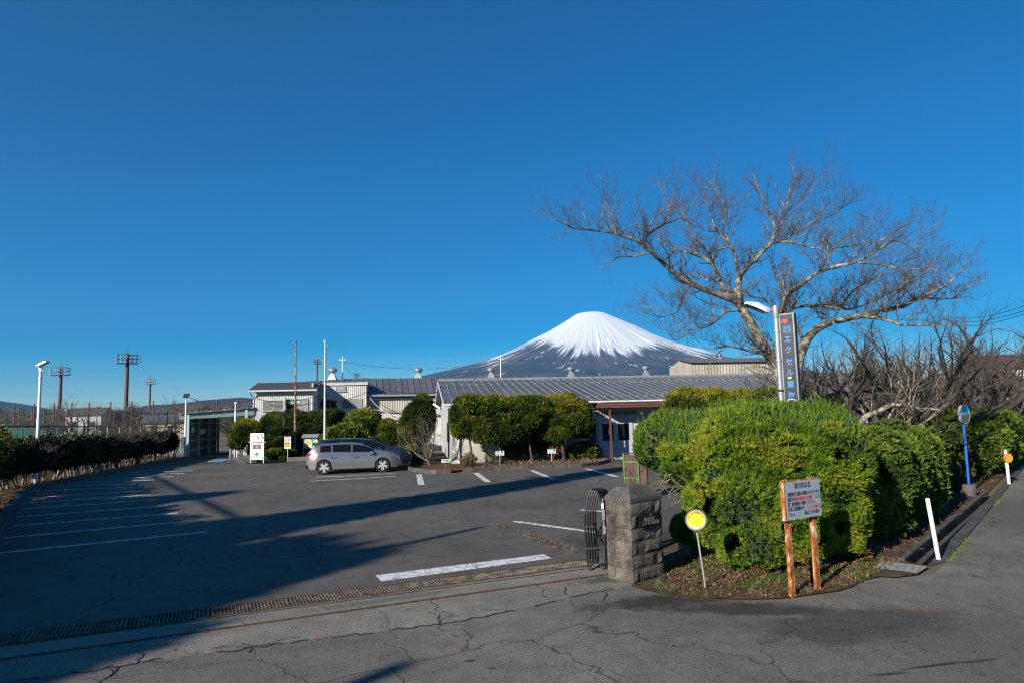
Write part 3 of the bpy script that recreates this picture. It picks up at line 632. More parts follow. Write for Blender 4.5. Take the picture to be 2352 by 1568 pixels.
# canopy and entrance
cx0, cx1 = 7.5, 11.35; cz0, cz1 = 2.70, 2.96; cy = -1.35
def lb(mb, x0, x1, y0, y1, z0, z1, root=front, O=None):
    O = W0 if O is None else O; v = [rp(np.array([*(O + UX * x + UY * y)[:2], z]), root) for z in (z0, z1) for x, y in ((x0, y0), (x1, y0), (x1, y1), (x0, y1))]
    mb.add(v, [(3, 2, 1, 0), (4, 5, 6, 7), (0, 1, 5, 4), (1, 2, 6, 5), (2, 3, 7, 6), (3, 0, 4, 7)])
for nm, a in (('canopy_fascia', (cx0, cx1, cy, cy + .06, cz0, cz1)), ('canopy_side', (cx0, cx0 + .06, cy + .06, -.01, cz0, cz1)), ('canopy_side', (cx1 - .06, cx1, cy + .06, -.01, cz0, cz1)), ('canopy_soffit', (cx0 + .06, cx1 - .06, cy + .06, -.01, cz0 + .06, cz0 + .10))):
    mb = MB(); lb(mb, *a); mb.build(nm, M['brown_paint'], front)
mb = MB(); lb(mb, cx0 - .02, cx1 + .02, cy - .02, cy + .0, cz0 + .10, cz0 + .115); lb(mb, cx0 - .03, cx1 + .03, cy - .03, cy + .02, cz1, cz1 + .03); mb.build('canopy_trim', M['brown_paint'], front)
for k in range(14):
    mb = MB(); x = cx0 + .08 + k * .272; lb(mb, x, x + .25, cy + .07, -.02, cz1 - .03, cz1 + .03 + .02 * (k % 2)); mb.build('canopy_roof_sheet', pm('pale_sheet', (.42, .40, .36), (.6, .58, .53), 4, .7, world=True) if k == 0 else M['pale_sheet'], front)
for x in (cx0 + .45, cx1 - .75):
    mb = MB(); lb(mb, x, x + .10, cy + .12, cy + .22, .0, cz0 - .002); mb.build('canopy_post', M['brown_paint'], front)
dframe = MB(); DX = 7.75; lb(dframe, DX - .06, DX, -.07, .0, 0, 2.12); lb(dframe, DX + 1.72, DX + 1.78, -.07, .0, 0, 2.12); lb(dframe, DX, DX + 1.72, -.07, .0, 2.06, 2.12); dframe.build('door_frame', M['door_paint'], front)
for k in (0, 1):
    mb = MB(); x = DX + .005 + k * .86; lb(mb, x, x + .85, -.045, -.005, .02, 2.05); d = mb.build('door', M['door_paint'], front)
    mb = MB(); lb(mb, x + .13, x + .72, -.052, -.046, 1.0, 1.86); mb.build('door_glass', M['glass'], d)
    mb = MB(); lb(mb, x + (.76 if k == 0 else .05), x + (.80 if k == 0 else .09), -.10, -.046, .92, 1.02); mb.build('handle', M['alu'], d)
mb = MB(); lb(mb, DX + .45, DX + .62, -.056, -.053, 1.32, 1.6); mb.build('notice', M['white_board'], front)
mb = MB(); lb(mb, DX - .1, DX + 2.1, -.03, -.002, 2.28, 2.56); sg = mb.build('slogan_board', pm('dull_board', (.32, .31, .29), rough=.7), front)
tx = text('「安全は、全てに優先する！」', .19, front, rp(np.array([*(W0 + UX * (DX + 1.0) - UY * .036)[:2], 2.42]), front), (R(90), 0, A8), M['ink'], bold=.004, name='slogan_lettering')
mb = MB(); lb(mb, DX + 2.0, DX + 2.12, -.14, -.001, 1.95, 2.2); mb.build('wall_lamp', M['white_board'], front)
for x0_, x1_ in ((7.0, 7.55), (10.2, 11.3)): mb = MB(); lb(mb, x0_, x1_, -.06, -.002, .9, 2.1); mb.build('dark_window', M['glass'], front)
# lamp bracket on the gable corner
lamp = thing('wall_floodlight', 'small white floodlight on the top corner of the cream building', 'lamp', (W0[0] - .02, W0[1], 2.55)); mb = MB(); mb.tube([(0, 0, .25), (-.35, -.05, .28), (-.6, -.05, .35)], .03, 6); mb.build('arm', M['white_trim'], lamp)
mb = MB(); mb.box((-.75, -.08, .45), (.42, .22, .10), ry=R(35)); mb.build('lamp_head', M['white_board'], lamp)

# ---- factory behind
fe = at(925, 904.5, 56); fr_ = at(925, 866.6, 64); zE, zR = fe[2], fr_[2]
factory = thing('factory_hall', 'long factory hall with a low grey seamed roof behind the front buildings', 'building', (*(fe + UX * -4.6)[:2], 0))
FE0 = fe + UX * -4.6; FE1 = fe + UX * 42 - UZ * .35; FR0 = fr_ + UX * -5.4 ; FR1 = fr_ + UX * 47 - UZ * .45
roof(factory, FE0, FE1, FR0, FR1, 92, M['factory_roof'], M['seam_dark'], rib=.05)
roof(factory, at(645, 884, 62), at(846, 880, 61.0), at(645, 878.5, 66), at(846, 867.2, 65.0), 20, M['factory_roof'], M['seam_dark'], rib=.05)
bk = MB(); q = [FR0, FR1, FR1 + UY * 9 - UZ * 1.6, FR0 + UY * 9 - UZ * 1.6]
bk.add([rp(x, factory) for x in q] + [rp(x - UZ * .05, factory) for x in q], [(0, 1, 2, 3), (7, 6, 5, 4), (0, 4, 5, 1), (1, 5, 6, 2), (2, 6, 7, 3), (3, 7, 4, 0)]); bk.build('back_roof', M['factory_roof'], factory)
fw0, fw1 = FE0 + UY * .5, FE1 + UY * .5
wall(factory, 'front_wall', fw0, fw1, 0, zE - .35, M['beige_siding'], corr=.04, pitch=.2)
wall(factory, 'side_wall', FR0 + UY * 8, fw0 + UX * .0, 0, zE - .5, M['grey_siding'])
gt = MB(); gt.tube([rp(FE0 - UY * .06 - UZ * .06, factory), rp(FE1 - UY * .06 - UZ * .06, factory)], .07, 6); gt.build('gutter', M['alu'], factory)
for k in range(3): window(factory, (at(860 + 38 * k, 930, 56)[:2] + (UY * .44)[:2]), 1.25, 1.15, 2.55, 2)
mb = MB(); p = at(958, 905, 55.6)
lb(mb, 0, 3.1, -1.4, 0, zE - .62, zE - .55, factory, p); mb.build('small_canopy', M['white_siding'], factory)
for k in range(11): mb = MB(); lb(mb, k * .285, k * .285 + .2, -1.42, -.02, zE - .55, zE - .44, factory, p); mb.build('canopy_rib', M['white_siding'], factory)
mb = MB(); lb(mb, .2, 2.2, -.6, -.05, 2.6, 3.45, factory, p); mb.build('pale_cabinet', pm('pale_blue', (.42, .52, .55), rough=.6), factory)

# low lean-to between office and front building
p = at(868, 940, 51.5); lean = thing('white_lean_to', 'low white corrugated lean-to with a sloping grey roof edge between the two buildings', 'building', (*p[:2], 0))
wall(lean, 'front_wall', p, p + UX * 4.9, 0, 2.95, M['white_siding'], z1b=2.45, corr=.03, pitch=.16)
mb = MB(); q = [p - UY * .3 - UX * .3, p - UY * .3 + UX * 5.2, p + UY * 3.6 + UX * 5.2, p + UY * 3.6 - UX * .3]
zz = [3.02, 2.46, 2.5, 3.05]; v = [rp((*a[:2], z), lean) for a, z in zip(q, zz)] + [rp((*a[:2], z + .10), lean) for a, z in zip(q, zz)]
mb.add(v, [(3, 2, 1, 0), (4, 5, 6, 7), (0, 1, 5, 4), (1, 2, 6, 5), (2, 3, 7, 6), (3, 0, 4, 7)]); mb.build('roof', pm('rusty_sheet', (.20, .16, .13), (.33, .28, .23), 3, .8, world=True), lean)
rr_ = at(900, 955, 50.5); t_ = thing('red_pipe_frame', 'small red pipe frame standing before the white lean-to', 'frame', (*rr_[:2], 0)); mb = MB(); mb.tube([(0, 0, 0), (0, 0, 2.05), (.12, 0, 2.2), (1.3, 0, 2.25)], .07, 8); mb.tube([(.25, 0, 0), (.25, 0, 1.9), (1.3, 0, 2.0)], .04, 8); mb.build('pipes', pm('red_paint', (.5, .03, .02), (.38, .04, .03), 5, .5), t_)

# ---- office
OY = 54.0; o0 = at(596, 881, OY); zt = o0[2]; ow = (at(847.5, 878, OY + 2.2) - o0)[0]
office = thing('office_block', 'pale corrugated office block with a flat roofed bay and sliding windows', 'building', (*o0[:2], 0))
ow = ow / math.cos(A8); OD = 7
wall(office, 'front_wall', o0, o0 + UX * ow, 0, zt - .22, M['white_siding'], corr=.03, pitch=.16)
wall(office, 'side_wall', o0 + UY * OD, o0, 0, zt - .22, M['white_siding'])
wall(office, 'side_wall', o0 + UX * ow, o0 + UX * ow + UY * OD, 0, zt - .22, M['grey_siding'])
mb = MB(); lb(mb, -.12, ow + .12, -.14, OD, zt - .22, zt, office, o0); mb.build('parapet', M['white_siding'], office)
def offp(z2x, y=0): 
    a = at(516.8 + .25633 * z2x, 930, OY + y); return a
def zat(z2y, z2x, Y): return at(516.8 + .25633 * z2x, 746.5 + .25633 * z2y, Y)[2]
# bay
b0 = at(586.5, 930, OY - 2.6); b1x = (at(722, 930, OY - 1.7)[0] - b0[0]) / math.cos(A8); zb = zat(590, 300, OY - 2.4)
wall(office, 'bay_wall', b0, b0 + UX * b1x, 0, zb, M['white_siding'], corr=.03, pitch=.16)
wall(office, 'bay_side_wall', b0 + UX * b1x, b0 + UX * b1x + UY * 2.4, 0, zb + .55, M['white_siding'], corr=.03, pitch=.16)
wall(office, 'bay_side_wall', b0 + UY * 2.6, b0, 0, zb, M['grey_siding'])
mb = MB(); q = [b0 - UY * .45 - UX * .35, b0 - UY * .45 + UX * (b1x + .35), b0 + UY * 2.3 + UX * (b1x + .35), b0 + UY * 2.3 - UX * .35]
zz = [zb + .02, zb + .02, zb + .62, zb + .62]; v = [rp((*a[:2], z), office) for a, z in zip(q, zz)] + [rp((*a[:2], z + .12), office) for a, z in zip(q, zz)]
mb.add(v, [(3, 2, 1, 0), (4, 5, 6, 7), (0, 1, 5, 4), (1, 2, 6, 5), (2, 3, 7, 6), (3, 0, 4, 7)]); mb.build('bay_roof', pm('dark_roof', (.045, .042, .04), (.075, .07, .066), 4, .8, world=True), office)
gt = MB(); gt.tube([rp((*(q[0] - UY * .06)[:2], zb - .02), office), rp((*(q[1] - UY * .06)[:2], zb - .02), office)], .07, 8); gt.tube([rp((*(q[0] - UY * .06)[:2], zb - .05), office), rp((*(b0 - UX * .12)[:2], zb - .6), office), rp((*(b0 - UX * .12)[:2], 0), office)], .06, 8); gt.build('gutter', M['white_trim'], office)
def win_at(xa, xb, ya, yb, Y, base, root=office, **k):
    """window from crop coordinates; base = world point on that wall line"""
    pxs = [516.8 + .25633 * x for x in (xa, xb)]; out_ = []
    for px in pxs:   # intersection of sight line with wall line base + s*UX
        d = ray(px, 930)[:2]; Mx = np.array([[d[0], -UX[0]], [d[1], -UX[1]]]); s = np.linalg.solve(Mx, np.array(base[:2]))[1]; out_.append(s)
    p = np.array(base) + UX * out_[0]; Yw = p[1]; z0 = at(pxs[0], 746.5 + .25633 * yb, Yw)[2]; z1 = at(pxs[0], 746.5 + .25633 * ya, Yw)[2]
    return window(root, (p - UY * .03)[:2], out_[1] - out_[0], z1 - z0, z0, **k), p, out_[1] - out_[0], z0, z1
win_at(340, 532, 672, 768, 0, b0, panes=2, mats=['blind', 'blind'], depth=.08)
_, wp, ww, wz0, wz1 = win_at(548, 746, 662, 768, 0, b0, panes=2, mats=['glass', 'curtain'], depth=.08)
mb = MB(); lb(mb, .18, 1.0, -.15, -.12, wz0 + .55, wz1 - .12, office, wp); mb.build('window_sign', M['white_board'], office)
text('原料係\n事務所', .23, office, rp(np.array([*(wp + UX * .59 - UY * .153)[:2], (wz0 + .55 + wz1 - .12) / 2]), office), (R(90), 0, A8), M['green_ink'], bold=.006, line=.95)
win_at(848, 1034, 664, 757, 0, o0, panes=2, mats=['glass', 'glass'])
win_at(1048, 1230, 658, 750, 0, o0, panes=2, mats=['blind', 'curtain'])
_, vp, vw, vz0, vz1 = win_at(994, 1086, 548, 593, 0, o0, panes=1, mats=['blind'], name='louvre_vent')
for k in range(7): mb = MB(); z = vz0 + .08 + (vz1 - vz0 - .12) * k / 7; lb(mb, .08, vw - .08, -.12, -.07, z, z + .05, office, vp); mb.build('slat', M['alu'], office)
mb = MB(); a = at(786, 915, OY + 1.2); mb.tube([rp(a - UY * .1, office), rp((a + np.array([.0, -.35, .65])), office)], .10, 8); mb.cyl(rp(at(654, 950, 51.4), office), rp(at(654.5, 912, 51.4), office), .12); mb.build('flue', M['grey_siding'], office)

# ---- beige block on the right, hall behind it
bb0 = at(1593, 858, 84); zt_, zr_ = at(1593, 832, 84)[2], at(1583, 823, 88)[2]
block = thing('beige_block', 'tall beige corrugated block with a low grey roof rising behind the factory roof', 'building', (*bb0[:2], 0))
wall(block, 'front_wall', bb0, bb0 + UX * 12, 0, zt_, M['beige_siding'], corr=.05, pitch=.4)
g = MB(); v = []
for off in (0, .2):
    for y, z in ((0, 0), (8, 0), (8, zt_ - .2), (4, zr_ - .1), (0, zt_)): v.append(rp(np.array([*(bb0 + UX * off + UY * y)[:2], z]), block))
g.add(v, [(0, 1, 2, 3, 4), (9, 8, 7, 6, 5)] + [(i, i + 5, (i + 1) % 5 + 5, (i + 1) % 5) for i in range(5)]); g.build('gable_wall', M['beige_siding'], block)
roof(block, bb0 - UY * .4 - UX * .4 + UZ * (zt_ - bb0[2]), bb0 - UY * .4 + UX * 12.4 + UZ * (zt_ - bb0[2]), bb0 + UY * 4 - UX * .4 + UZ * (zr_ - bb0[2]), bb0 + UY * 4 + UX * 12.4 + UZ * (zr_ - bb0[2]), 26, M['factory_roof'], M['seam_dark'])

# ---- roof ventilators
def ventilator(label, px, py, Y, s=1.0, proto=[]):
    p = at(px, py, Y)
    if proto: o = copy_tree(proto[0]); o['label'] = label; o.location = tuple(p)
    else:
        o = thing('roof_ventilator', label, 'ventilator', tuple(p), 0, 'round metal ventilators along the factory ridge'); proto.append(o)
        mb = MB()
        mb.add([(-.6, -.55, -.3), (.6, -.55, -.3), (.6, .55, -.3), (-.6, .55, -.3), (-.26, -.26, .5), (.26, -.26, .5), (.26, .26, .5), (-.26, .26, .5)], [(3, 2, 1, 0), (4, 5, 6, 7), (0, 1, 5, 4), (1, 2, 6, 5), (2, 3, 7, 6), (3, 0, 4, 7)])
        mb.lathe([(.27, .5), (.27, .78)], n=20); mb.build('stack', M['vent_metal'], o)
        mb = MB(); mb.lathe([(.28, .70), (.50, .76), (.56, .84), (.56, 1.16), (.50, 1.20), (.42, 1.22), (.30, 1.34), (.02, 1.37)], n=28); mb.build('hood', M['vent_metal'], o, smooth=True)
    o.scale = (s,) * 3
pm('vent_metal', (.42, .42, .42), (.55, .55, .54), 2, .35, .7)
for lb_, px, py, Y, s in (('silver ventilator at the left end of the ridge behind the flagpoles', 764, 866, 65, 1.05), ('silver ventilator on the ridge left of the cream building gable', 961, 865, 64.5, 1.0), ('silver ventilator on the ridge below the left flank of the mountain', 1128, 864, 66, 1.0), ('silver ventilator on the ridge under the mountain peak', 1311, 861, 68, .98), ('silver ventilator on the ridge below the right flank of the mountain', 1483, 858, 70, .95), ('small ventilator on the tall beige block', 1653, 824, 88, .9)):
    ventilator(lb_, px, py + 1, Y, s * .70)

# ---- open shed on the left
s0 = np.array([*G(424, 1051)[:2], 0]); shed = thing('open_shed', 'open sided shed with a pale green roof beam at the end of the driveway', 'shed', tuple(s0))
zf = at(418, 950, s0[1])[2]; R0_, R1_ = at(412, 953, s0[1]), at(584, 939, s0[1] + 3.0); dep = UY * 8.5
mb = MB(); q = [R0_, R1_, R1_ + dep, R0_ + dep]
mb.add([rp(x, shed) for x in q] + [rp(x + UZ * .06, shed) for x in q], [(3, 2, 1, 0), (4, 5, 6, 7), (0, 1, 5, 4), (1, 2, 6, 5), (2, 3, 7, 6), (3, 0, 4, 7)]); mb.build('roof', M['rusty_sheet'], shed)
n = 26
for k in range(n):
    a, b = R0_ + (R1_ - R0_) * k / n, R0_ + (R1_ - R0_) * (k + .9) / n; a2, b2 = a - UY * .15 + UZ * .07, b - UY * .15 + UZ * .07
    mb = MB(); v = [a2, b2, b2 + dep, a2 + dep]; mb.add([rp(x, shed) for x in v] + [rp(x + UZ * (.10 + .03 * (k % 2)), shed) for x in v], [(3, 2, 1, 0), (4, 5, 6, 7), (0, 1, 5, 4), (1, 2, 6, 5), (2, 3, 7, 6), (3, 0, 4, 7)]); mb.build('roof_sheet', M['rusty_sheet' if k % 5 else 'white_siding'], shed)
mb = MB(); v = [R0_ - UY * .02 - UZ * .30, R1_ - UY * .02 - UZ * .42, R1_ - UY * .02 - UZ * .0, R0_ - UY * .02 - UZ * .0]
mb.add([rp(x, shed) for x in v] + [rp(x + UY * .12, shed) for x in v], [(0, 1, 2, 3), (7, 6, 5, 4), (0, 4, 5, 1), (3, 2, 6, 7), (0, 3, 7, 4), (1, 5, 6, 2)]); mb.build('roof_beam', M['green_fascia'], shed)
wall(shed, 'side_wall', s0 + UY * 7.6 + UX * .0, s0 + UY * .15, 0, zf - .32, pm('shaded_sheet', (.085, .08, .072), (.14, .13, .12), 1.0, .8, world=True), thick=-.1, corr=0)  # sheet colour darkened to stand in for the shade inside the shed
for y in (0, 2.4, 4.9, 7.4):
    mb = MB(); lb(mb, .08, .24, y, y + .16, 0, zf - .05, shed, s0); mb.build('post', M['pale_green_steel'], shed)
for i, z in enumerate((.5, 1.15, 1.8, 2.4)):
    mb = MB(); lb(mb, .11, .16, .2, 7.4, z, z + .05, shed, s0); mb.build('rail', M['pale_green_steel'], shed)
mb = MB(); lb(mb, .12, .14, .9, 1.5, 1.75, 2.1, shed, s0); lb(mb, .12, .14, 2.9, 4.2, 1.6, 1.95, shed, s0); mb.build('notice', M['white_board'], shed)
for x, y in ((3.9, .4), (3.9, 7.5)): mb = MB(); lb(mb, x, x + .18, y, y + .18, 0, zf + .2, shed, s0); mb.build('post', M['pale_green_steel'], shed)
# forklift inside
fk = thing('forklift', 'dark red forklift parked in the shade of the shed', 'forklift', tuple(s0 + UX * 3.0 + UY * 4.2), R(-60))
mb = MB(); mb.box((0, 0, .55), (1.5, 1.05, .7), tap=.9); mb.box((-.6, 0, .7), (.5, 1.05, .8), tap=.85); mb.build('body', pm('dull_red', (.30, .03, .02), rough=.5), fk)
mb = MB(); [mb.cyl((x, y, .9), (x * .8, y, 2.05), .03, n=6) for x in (-.6, .45) for y in (-.45, .45)]; mb.box((-.05, 0, 2.07), (1.0, .98, .05)); mb.build('overhead_guard', M['black'], fk)
mb = MB(); [mb.box((.95, y, 1.1), (.09, .08, 2.1)) for y in (-.3, .3)]; [mb.box((.95, 0, z), (.05, .6, .08)) for z in (.5, 1.2, 2.0)]; mb.build('mast', M['black'], fk)
for y in (-.25, .25): mb = MB(); mb.box((1.5, y, .12), (1.0, .1, .04)); mb.box((1.02, y, .35), (.05, .1, .5)); mb.build('fork', M['black'], fk)
for x in (-.55, .5):
    for y in (-.5, .5): mb = MB(); mb.cyl((x, y - .09, .27), (x, y + .09, .27), .27, n=18); w_ = mb.build('wheel', M['black'], fk)
mb = MB(); mb.box((-.2, 0, 1.05), (.4, .45, .12)); mb.box((-.4, 0, 1.25), (.1, .45, .4)); mb.build('seat', M['black'], fk)
# ------------------------------------------------------------------ vegetation
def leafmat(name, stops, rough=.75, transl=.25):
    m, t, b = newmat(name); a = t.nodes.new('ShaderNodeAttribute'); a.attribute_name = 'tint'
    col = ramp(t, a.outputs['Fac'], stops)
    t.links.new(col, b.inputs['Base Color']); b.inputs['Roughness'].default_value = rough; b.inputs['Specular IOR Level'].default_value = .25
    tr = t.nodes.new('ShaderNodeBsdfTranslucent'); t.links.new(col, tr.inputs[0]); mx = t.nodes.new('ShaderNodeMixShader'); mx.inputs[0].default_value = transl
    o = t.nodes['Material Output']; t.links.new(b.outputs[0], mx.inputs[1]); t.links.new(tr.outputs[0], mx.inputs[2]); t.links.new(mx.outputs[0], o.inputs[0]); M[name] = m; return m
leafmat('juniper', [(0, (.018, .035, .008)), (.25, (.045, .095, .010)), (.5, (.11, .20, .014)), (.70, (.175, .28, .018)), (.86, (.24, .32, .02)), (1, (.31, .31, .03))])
leafmat('blue_juniper', [(0, (.03, .06, .035)), (.5, (.065, .12, .065)), (1, (.12, .19, .08))])
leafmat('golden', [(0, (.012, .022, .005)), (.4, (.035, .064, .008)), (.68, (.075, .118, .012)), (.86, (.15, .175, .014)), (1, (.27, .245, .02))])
leafmat('shrub', [(0, (.012, .025, .008)), (.4, (.03, .055, .012)), (.75, (.06, .09, .018)), (1, (.12, .13, .02))])
leafmat('bright_shrub', [(0, (.02, .04, .008)), (.45, (.065, .12, .014)), (.8, (.14, .20, .018)), (1, (.22, .22, .03))])
leafmat('camellia', [(0, (.008, .020, .008)), (.6, (.022, .045, .014)), (.88, (.05, .08, .018)), (1, (.16, .16, .03))], .35, .1)
leafmat('dry_leaf', [(0, (.10, .045, .015)), (.6, (.20, .11, .045)), (1, (.33, .20, .09))], .9, .2)
leafmat('straw', [(0, (.05, .028, .018)), (.5, (.13, .08, .05)), (.85, (.24, .165, .10)), (1, (.36, .27, .17))], .9, .1)
leafmat('weed', [(0, (.04, .08, .012)), (1, (.11, .19, .03))], .8, .3)
leafmat('petal', [(0, (.45, .01, .06)), (1, (.7, .03, .15))], .6, .3)
leafmat('distant_wood', [(0, (.04, .032, .022)), (.5, (.10, .075, .05)), (.9, (.17, .12, .08)), (1, (.10, .11, .05))], 1, .1)
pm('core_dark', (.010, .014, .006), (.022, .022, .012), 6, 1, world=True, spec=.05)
pm('twig_core', (.05, .036, .026), (.09, .07, .052), 12, 1, world=True, spec=.05)
pm('stump_bark', (.05, .038, .03), (.20, .16, .13), 9, 1, bmp=.9, bsc=30, stretch=(4, 4, .6))
pm('stem_bark', (.15, .115, .075), (.33, .265, .185), 8, .9, bmp=.5, bsc=30)
pm('dark_bark', (.030, .024, .020), (.09, .075, .062), 6, 1, bmp=.8, bsc=24)
NR_ = np.random.RandomState(11)
def blades(n, length, width, spread, up=.0, two=True, rs=None, curve=.0):
    """template of n narrow leaves fanning out round +z ; returns (k,3,3) triangles"""
    rs = rs or np.random.RandomState(n); T_ = []
    for i in range(n):
        az = rs.rand() * 2 * math.pi; sp = rs.rand() ** .7 * spread; L = length * rs.uniform(.6, 1.1)
        d = np.array([math.sin(sp) * math.cos(az), math.sin(sp) * math.sin(az), math.cos(sp)]); sd = np.cross(d, rs.randn(3)); sd /= np.linalg.norm(sd)
        b0 = d * L * .02 + rs.randn(3) * length * .06; w_ = width * rs.uniform(.7, 1.2)
        mid = b0 + d * L * .5; tip = b0 + d * L
        if not two: T_.append([b0 - sd * w_ / 2, b0 + sd * w_ / 2, tip]); continue
        T_.append([b0, mid + sd * w_ / 2, mid - sd * w_ / 2])
        if two: T_.append([mid - sd * w_ / 2, mid + sd * w_ / 2, tip])
    return np.array(T_)
TPL = {'juniper': [blades(8, .088, .027, .85, two=False, rs=np.random.RandomState(i)) for i in range(4)],
       'fine': [blades(8, .18, .070, 1.1, two=False, rs=np.random.RandomState(20 + i)) for i in range(4)],
       'broad': [blades(4, .098, .060, 1.5, rs=np.random.RandomState(40 + i)) for i in range(4)],
       'spray': [np.concatenate([blades(4, .062, .022, .8, two=False, rs=np.random.RandomState(60 + i * 9 + j)) + np.array([.012 * math.sin(j), .01 * math.cos(j * 2), j * .038]) for j in range(6)]) for i in range(4)],
       'litter': [blades(2, .09, .012, 1.57, rs=np.random.RandomState(90 + i)) for i in range(6)],
       'far': [blades(6, 1.1, .16, 1.4, two=False, rs=np.random.RandomState(120 + i)) for i in range(4)]}
def scatter(P, N, tpl, smin=.7, smax=1.3, rs=NR_, tint=None, jit=.16, tsp=.0):
    """put templates at P looking along N"""
    n = len(P); N = N / np.linalg.norm(N, axis=1, keepdims=True)
    a = rs.randn(n, 3); X_ = np.cross(N, a); X_ /= np.linalg.norm(X_, axis=1, keepdims=True); Y_ = np.cross(N, X_)
    S = rs.uniform(smin, smax, n); T_ = TPL[tpl]; ch = rs.randint(0, len(T_), n); Vs, Ts = [], []
    tint = rs.rand(n) if tint is None else tint
    for c in range(len(T_)):
        k = np.where(ch == c)[0]
        if not len(k): continue
        t_ = T_[c]; B_ = np.stack([X_[k], Y_[k], N[k]], 1) * S[k, None, None]
        v = np.einsum('tvc,ncd->ntvd', t_, B_) + P[k, None, None, :]
        Vs.append(v.reshape(-1, 3)); tt = tint[k, None] + rs.uniform(-jit, jit, (len(k), t_.shape[0])) ; tt = np.repeat(tt[:, :, None], 3, 2)
        tt[:, 1::2, 2] += tsp; Ts.append(tt.reshape(-1))
    V = np.concatenate(Vs); T_ = np.clip(np.concatenate(Ts), 0, 1)
    return V, T_
def n3(p, f, s=0): return (vnoise(p[:, 0] * f + s, p[:, 2] * f + p[:, 1] * f * .37) + vnoise(p[:, 1] * f + 7 + s, p[:, 2] * f * .8 + 5 + p[:, 0] * f * .31)) / 2
def surf(blob, d, lump, freq, seed):
    c, r, p = np.array(blob[0]), np.array(blob[1]), blob[2] if len(blob) > 2 else 2
    q = d / (np.abs(d) ** p).sum(1, keepdims=True) ** (1 / p)
    pos = c + q * r; k = 1 + lump * (n3(pos, freq, seed) - .5) * 2 + lump * .5 * (n3(pos, freq * 2.7, seed + 9) - .5) * 2
    nn = np.sign(q) * np.abs(q) ** (p - 1) / r; nn /= np.linalg.norm(nn, axis=1, keepdims=True)
    return c + q * r * k[:, None], nn, k
def inside(P, blob, sc=.9):
    c, r, p = np.array(blob[0]), np.array(blob[1]), blob[2] if len(blob) > 2 else 2
    return (np.abs((P - c) / r) ** p).sum(1) < sc ** p
def foliage(root, blobs, dens, tpl, mat, name='foliage', lump=.14, freq=1.6, seed=0, depth=.16, smin=.7, smax=1.3, up=.35, tint=None, core=True, corek=.80, gap=0.0, coremat='core_dark', floor=0.05, top_yellow=0.0, corename='dark_core'):
    rs = np.random.RandomState(seed + 5); Ps, Ns, Ks = [], [], []; base = np.array(root.location)
    for i, b in enumerate(blobs):
        r = np.array(b[1]); area = 4 * math.pi * (((r[0] * r[1]) ** 1.6 + (r[0] * r[2]) ** 1.6 + (r[1] * r[2]) ** 1.6) / 3) ** (1 / 1.6)
        n = int(area * dens); d = rs.randn(n, 3); d /= np.linalg.norm(d, axis=1, keepdims=True)
        P, N, k = surf(b, d, lump, freq, seed); sh = 1 - rs.rand(n) ** 1.7 * depth; c = np.array(b[0]); P = c + (P - c) * sh[:, None]
        keep = np.ones(n, bool)
        for j, b2 in enumerate(blobs):
            if j != i: keep &= ~inside(P, b2, .88)
        if gap: keep &= (n3(P, freq * 1.9, seed + 31) > gap)
        keep &= P[:, 2] > floor
        Ps.append(P[keep]); Ns.append(N[keep]); Ks.append((sh * k)[keep])
    P, N, K = np.concatenate(Ps), np.concatenate(Ns), np.concatenate(Ks)
    N = N + np.array([0, 0, up]) + rs.randn(*N.shape) * .35
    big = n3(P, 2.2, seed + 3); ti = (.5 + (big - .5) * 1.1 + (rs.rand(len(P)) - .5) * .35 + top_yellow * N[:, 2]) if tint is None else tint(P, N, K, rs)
    V, T_ = scatter(P, N, tpl, smin, smax, rs, ti)
    V = V - base; F = np.arange(len(V)).reshape(-1, 3)
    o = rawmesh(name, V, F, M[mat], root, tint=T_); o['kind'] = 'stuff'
    if core:  # added solid core, coloured dark like a shaded inside, blocks the view through
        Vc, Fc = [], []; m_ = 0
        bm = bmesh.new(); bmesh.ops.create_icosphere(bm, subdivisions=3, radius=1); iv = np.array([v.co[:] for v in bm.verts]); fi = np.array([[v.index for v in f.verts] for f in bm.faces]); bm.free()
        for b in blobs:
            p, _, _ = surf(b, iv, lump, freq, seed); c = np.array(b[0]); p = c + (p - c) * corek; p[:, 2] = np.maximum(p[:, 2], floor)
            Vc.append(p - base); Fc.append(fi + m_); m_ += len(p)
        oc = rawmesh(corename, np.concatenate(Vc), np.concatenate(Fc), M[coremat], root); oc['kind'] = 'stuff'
    return P, N
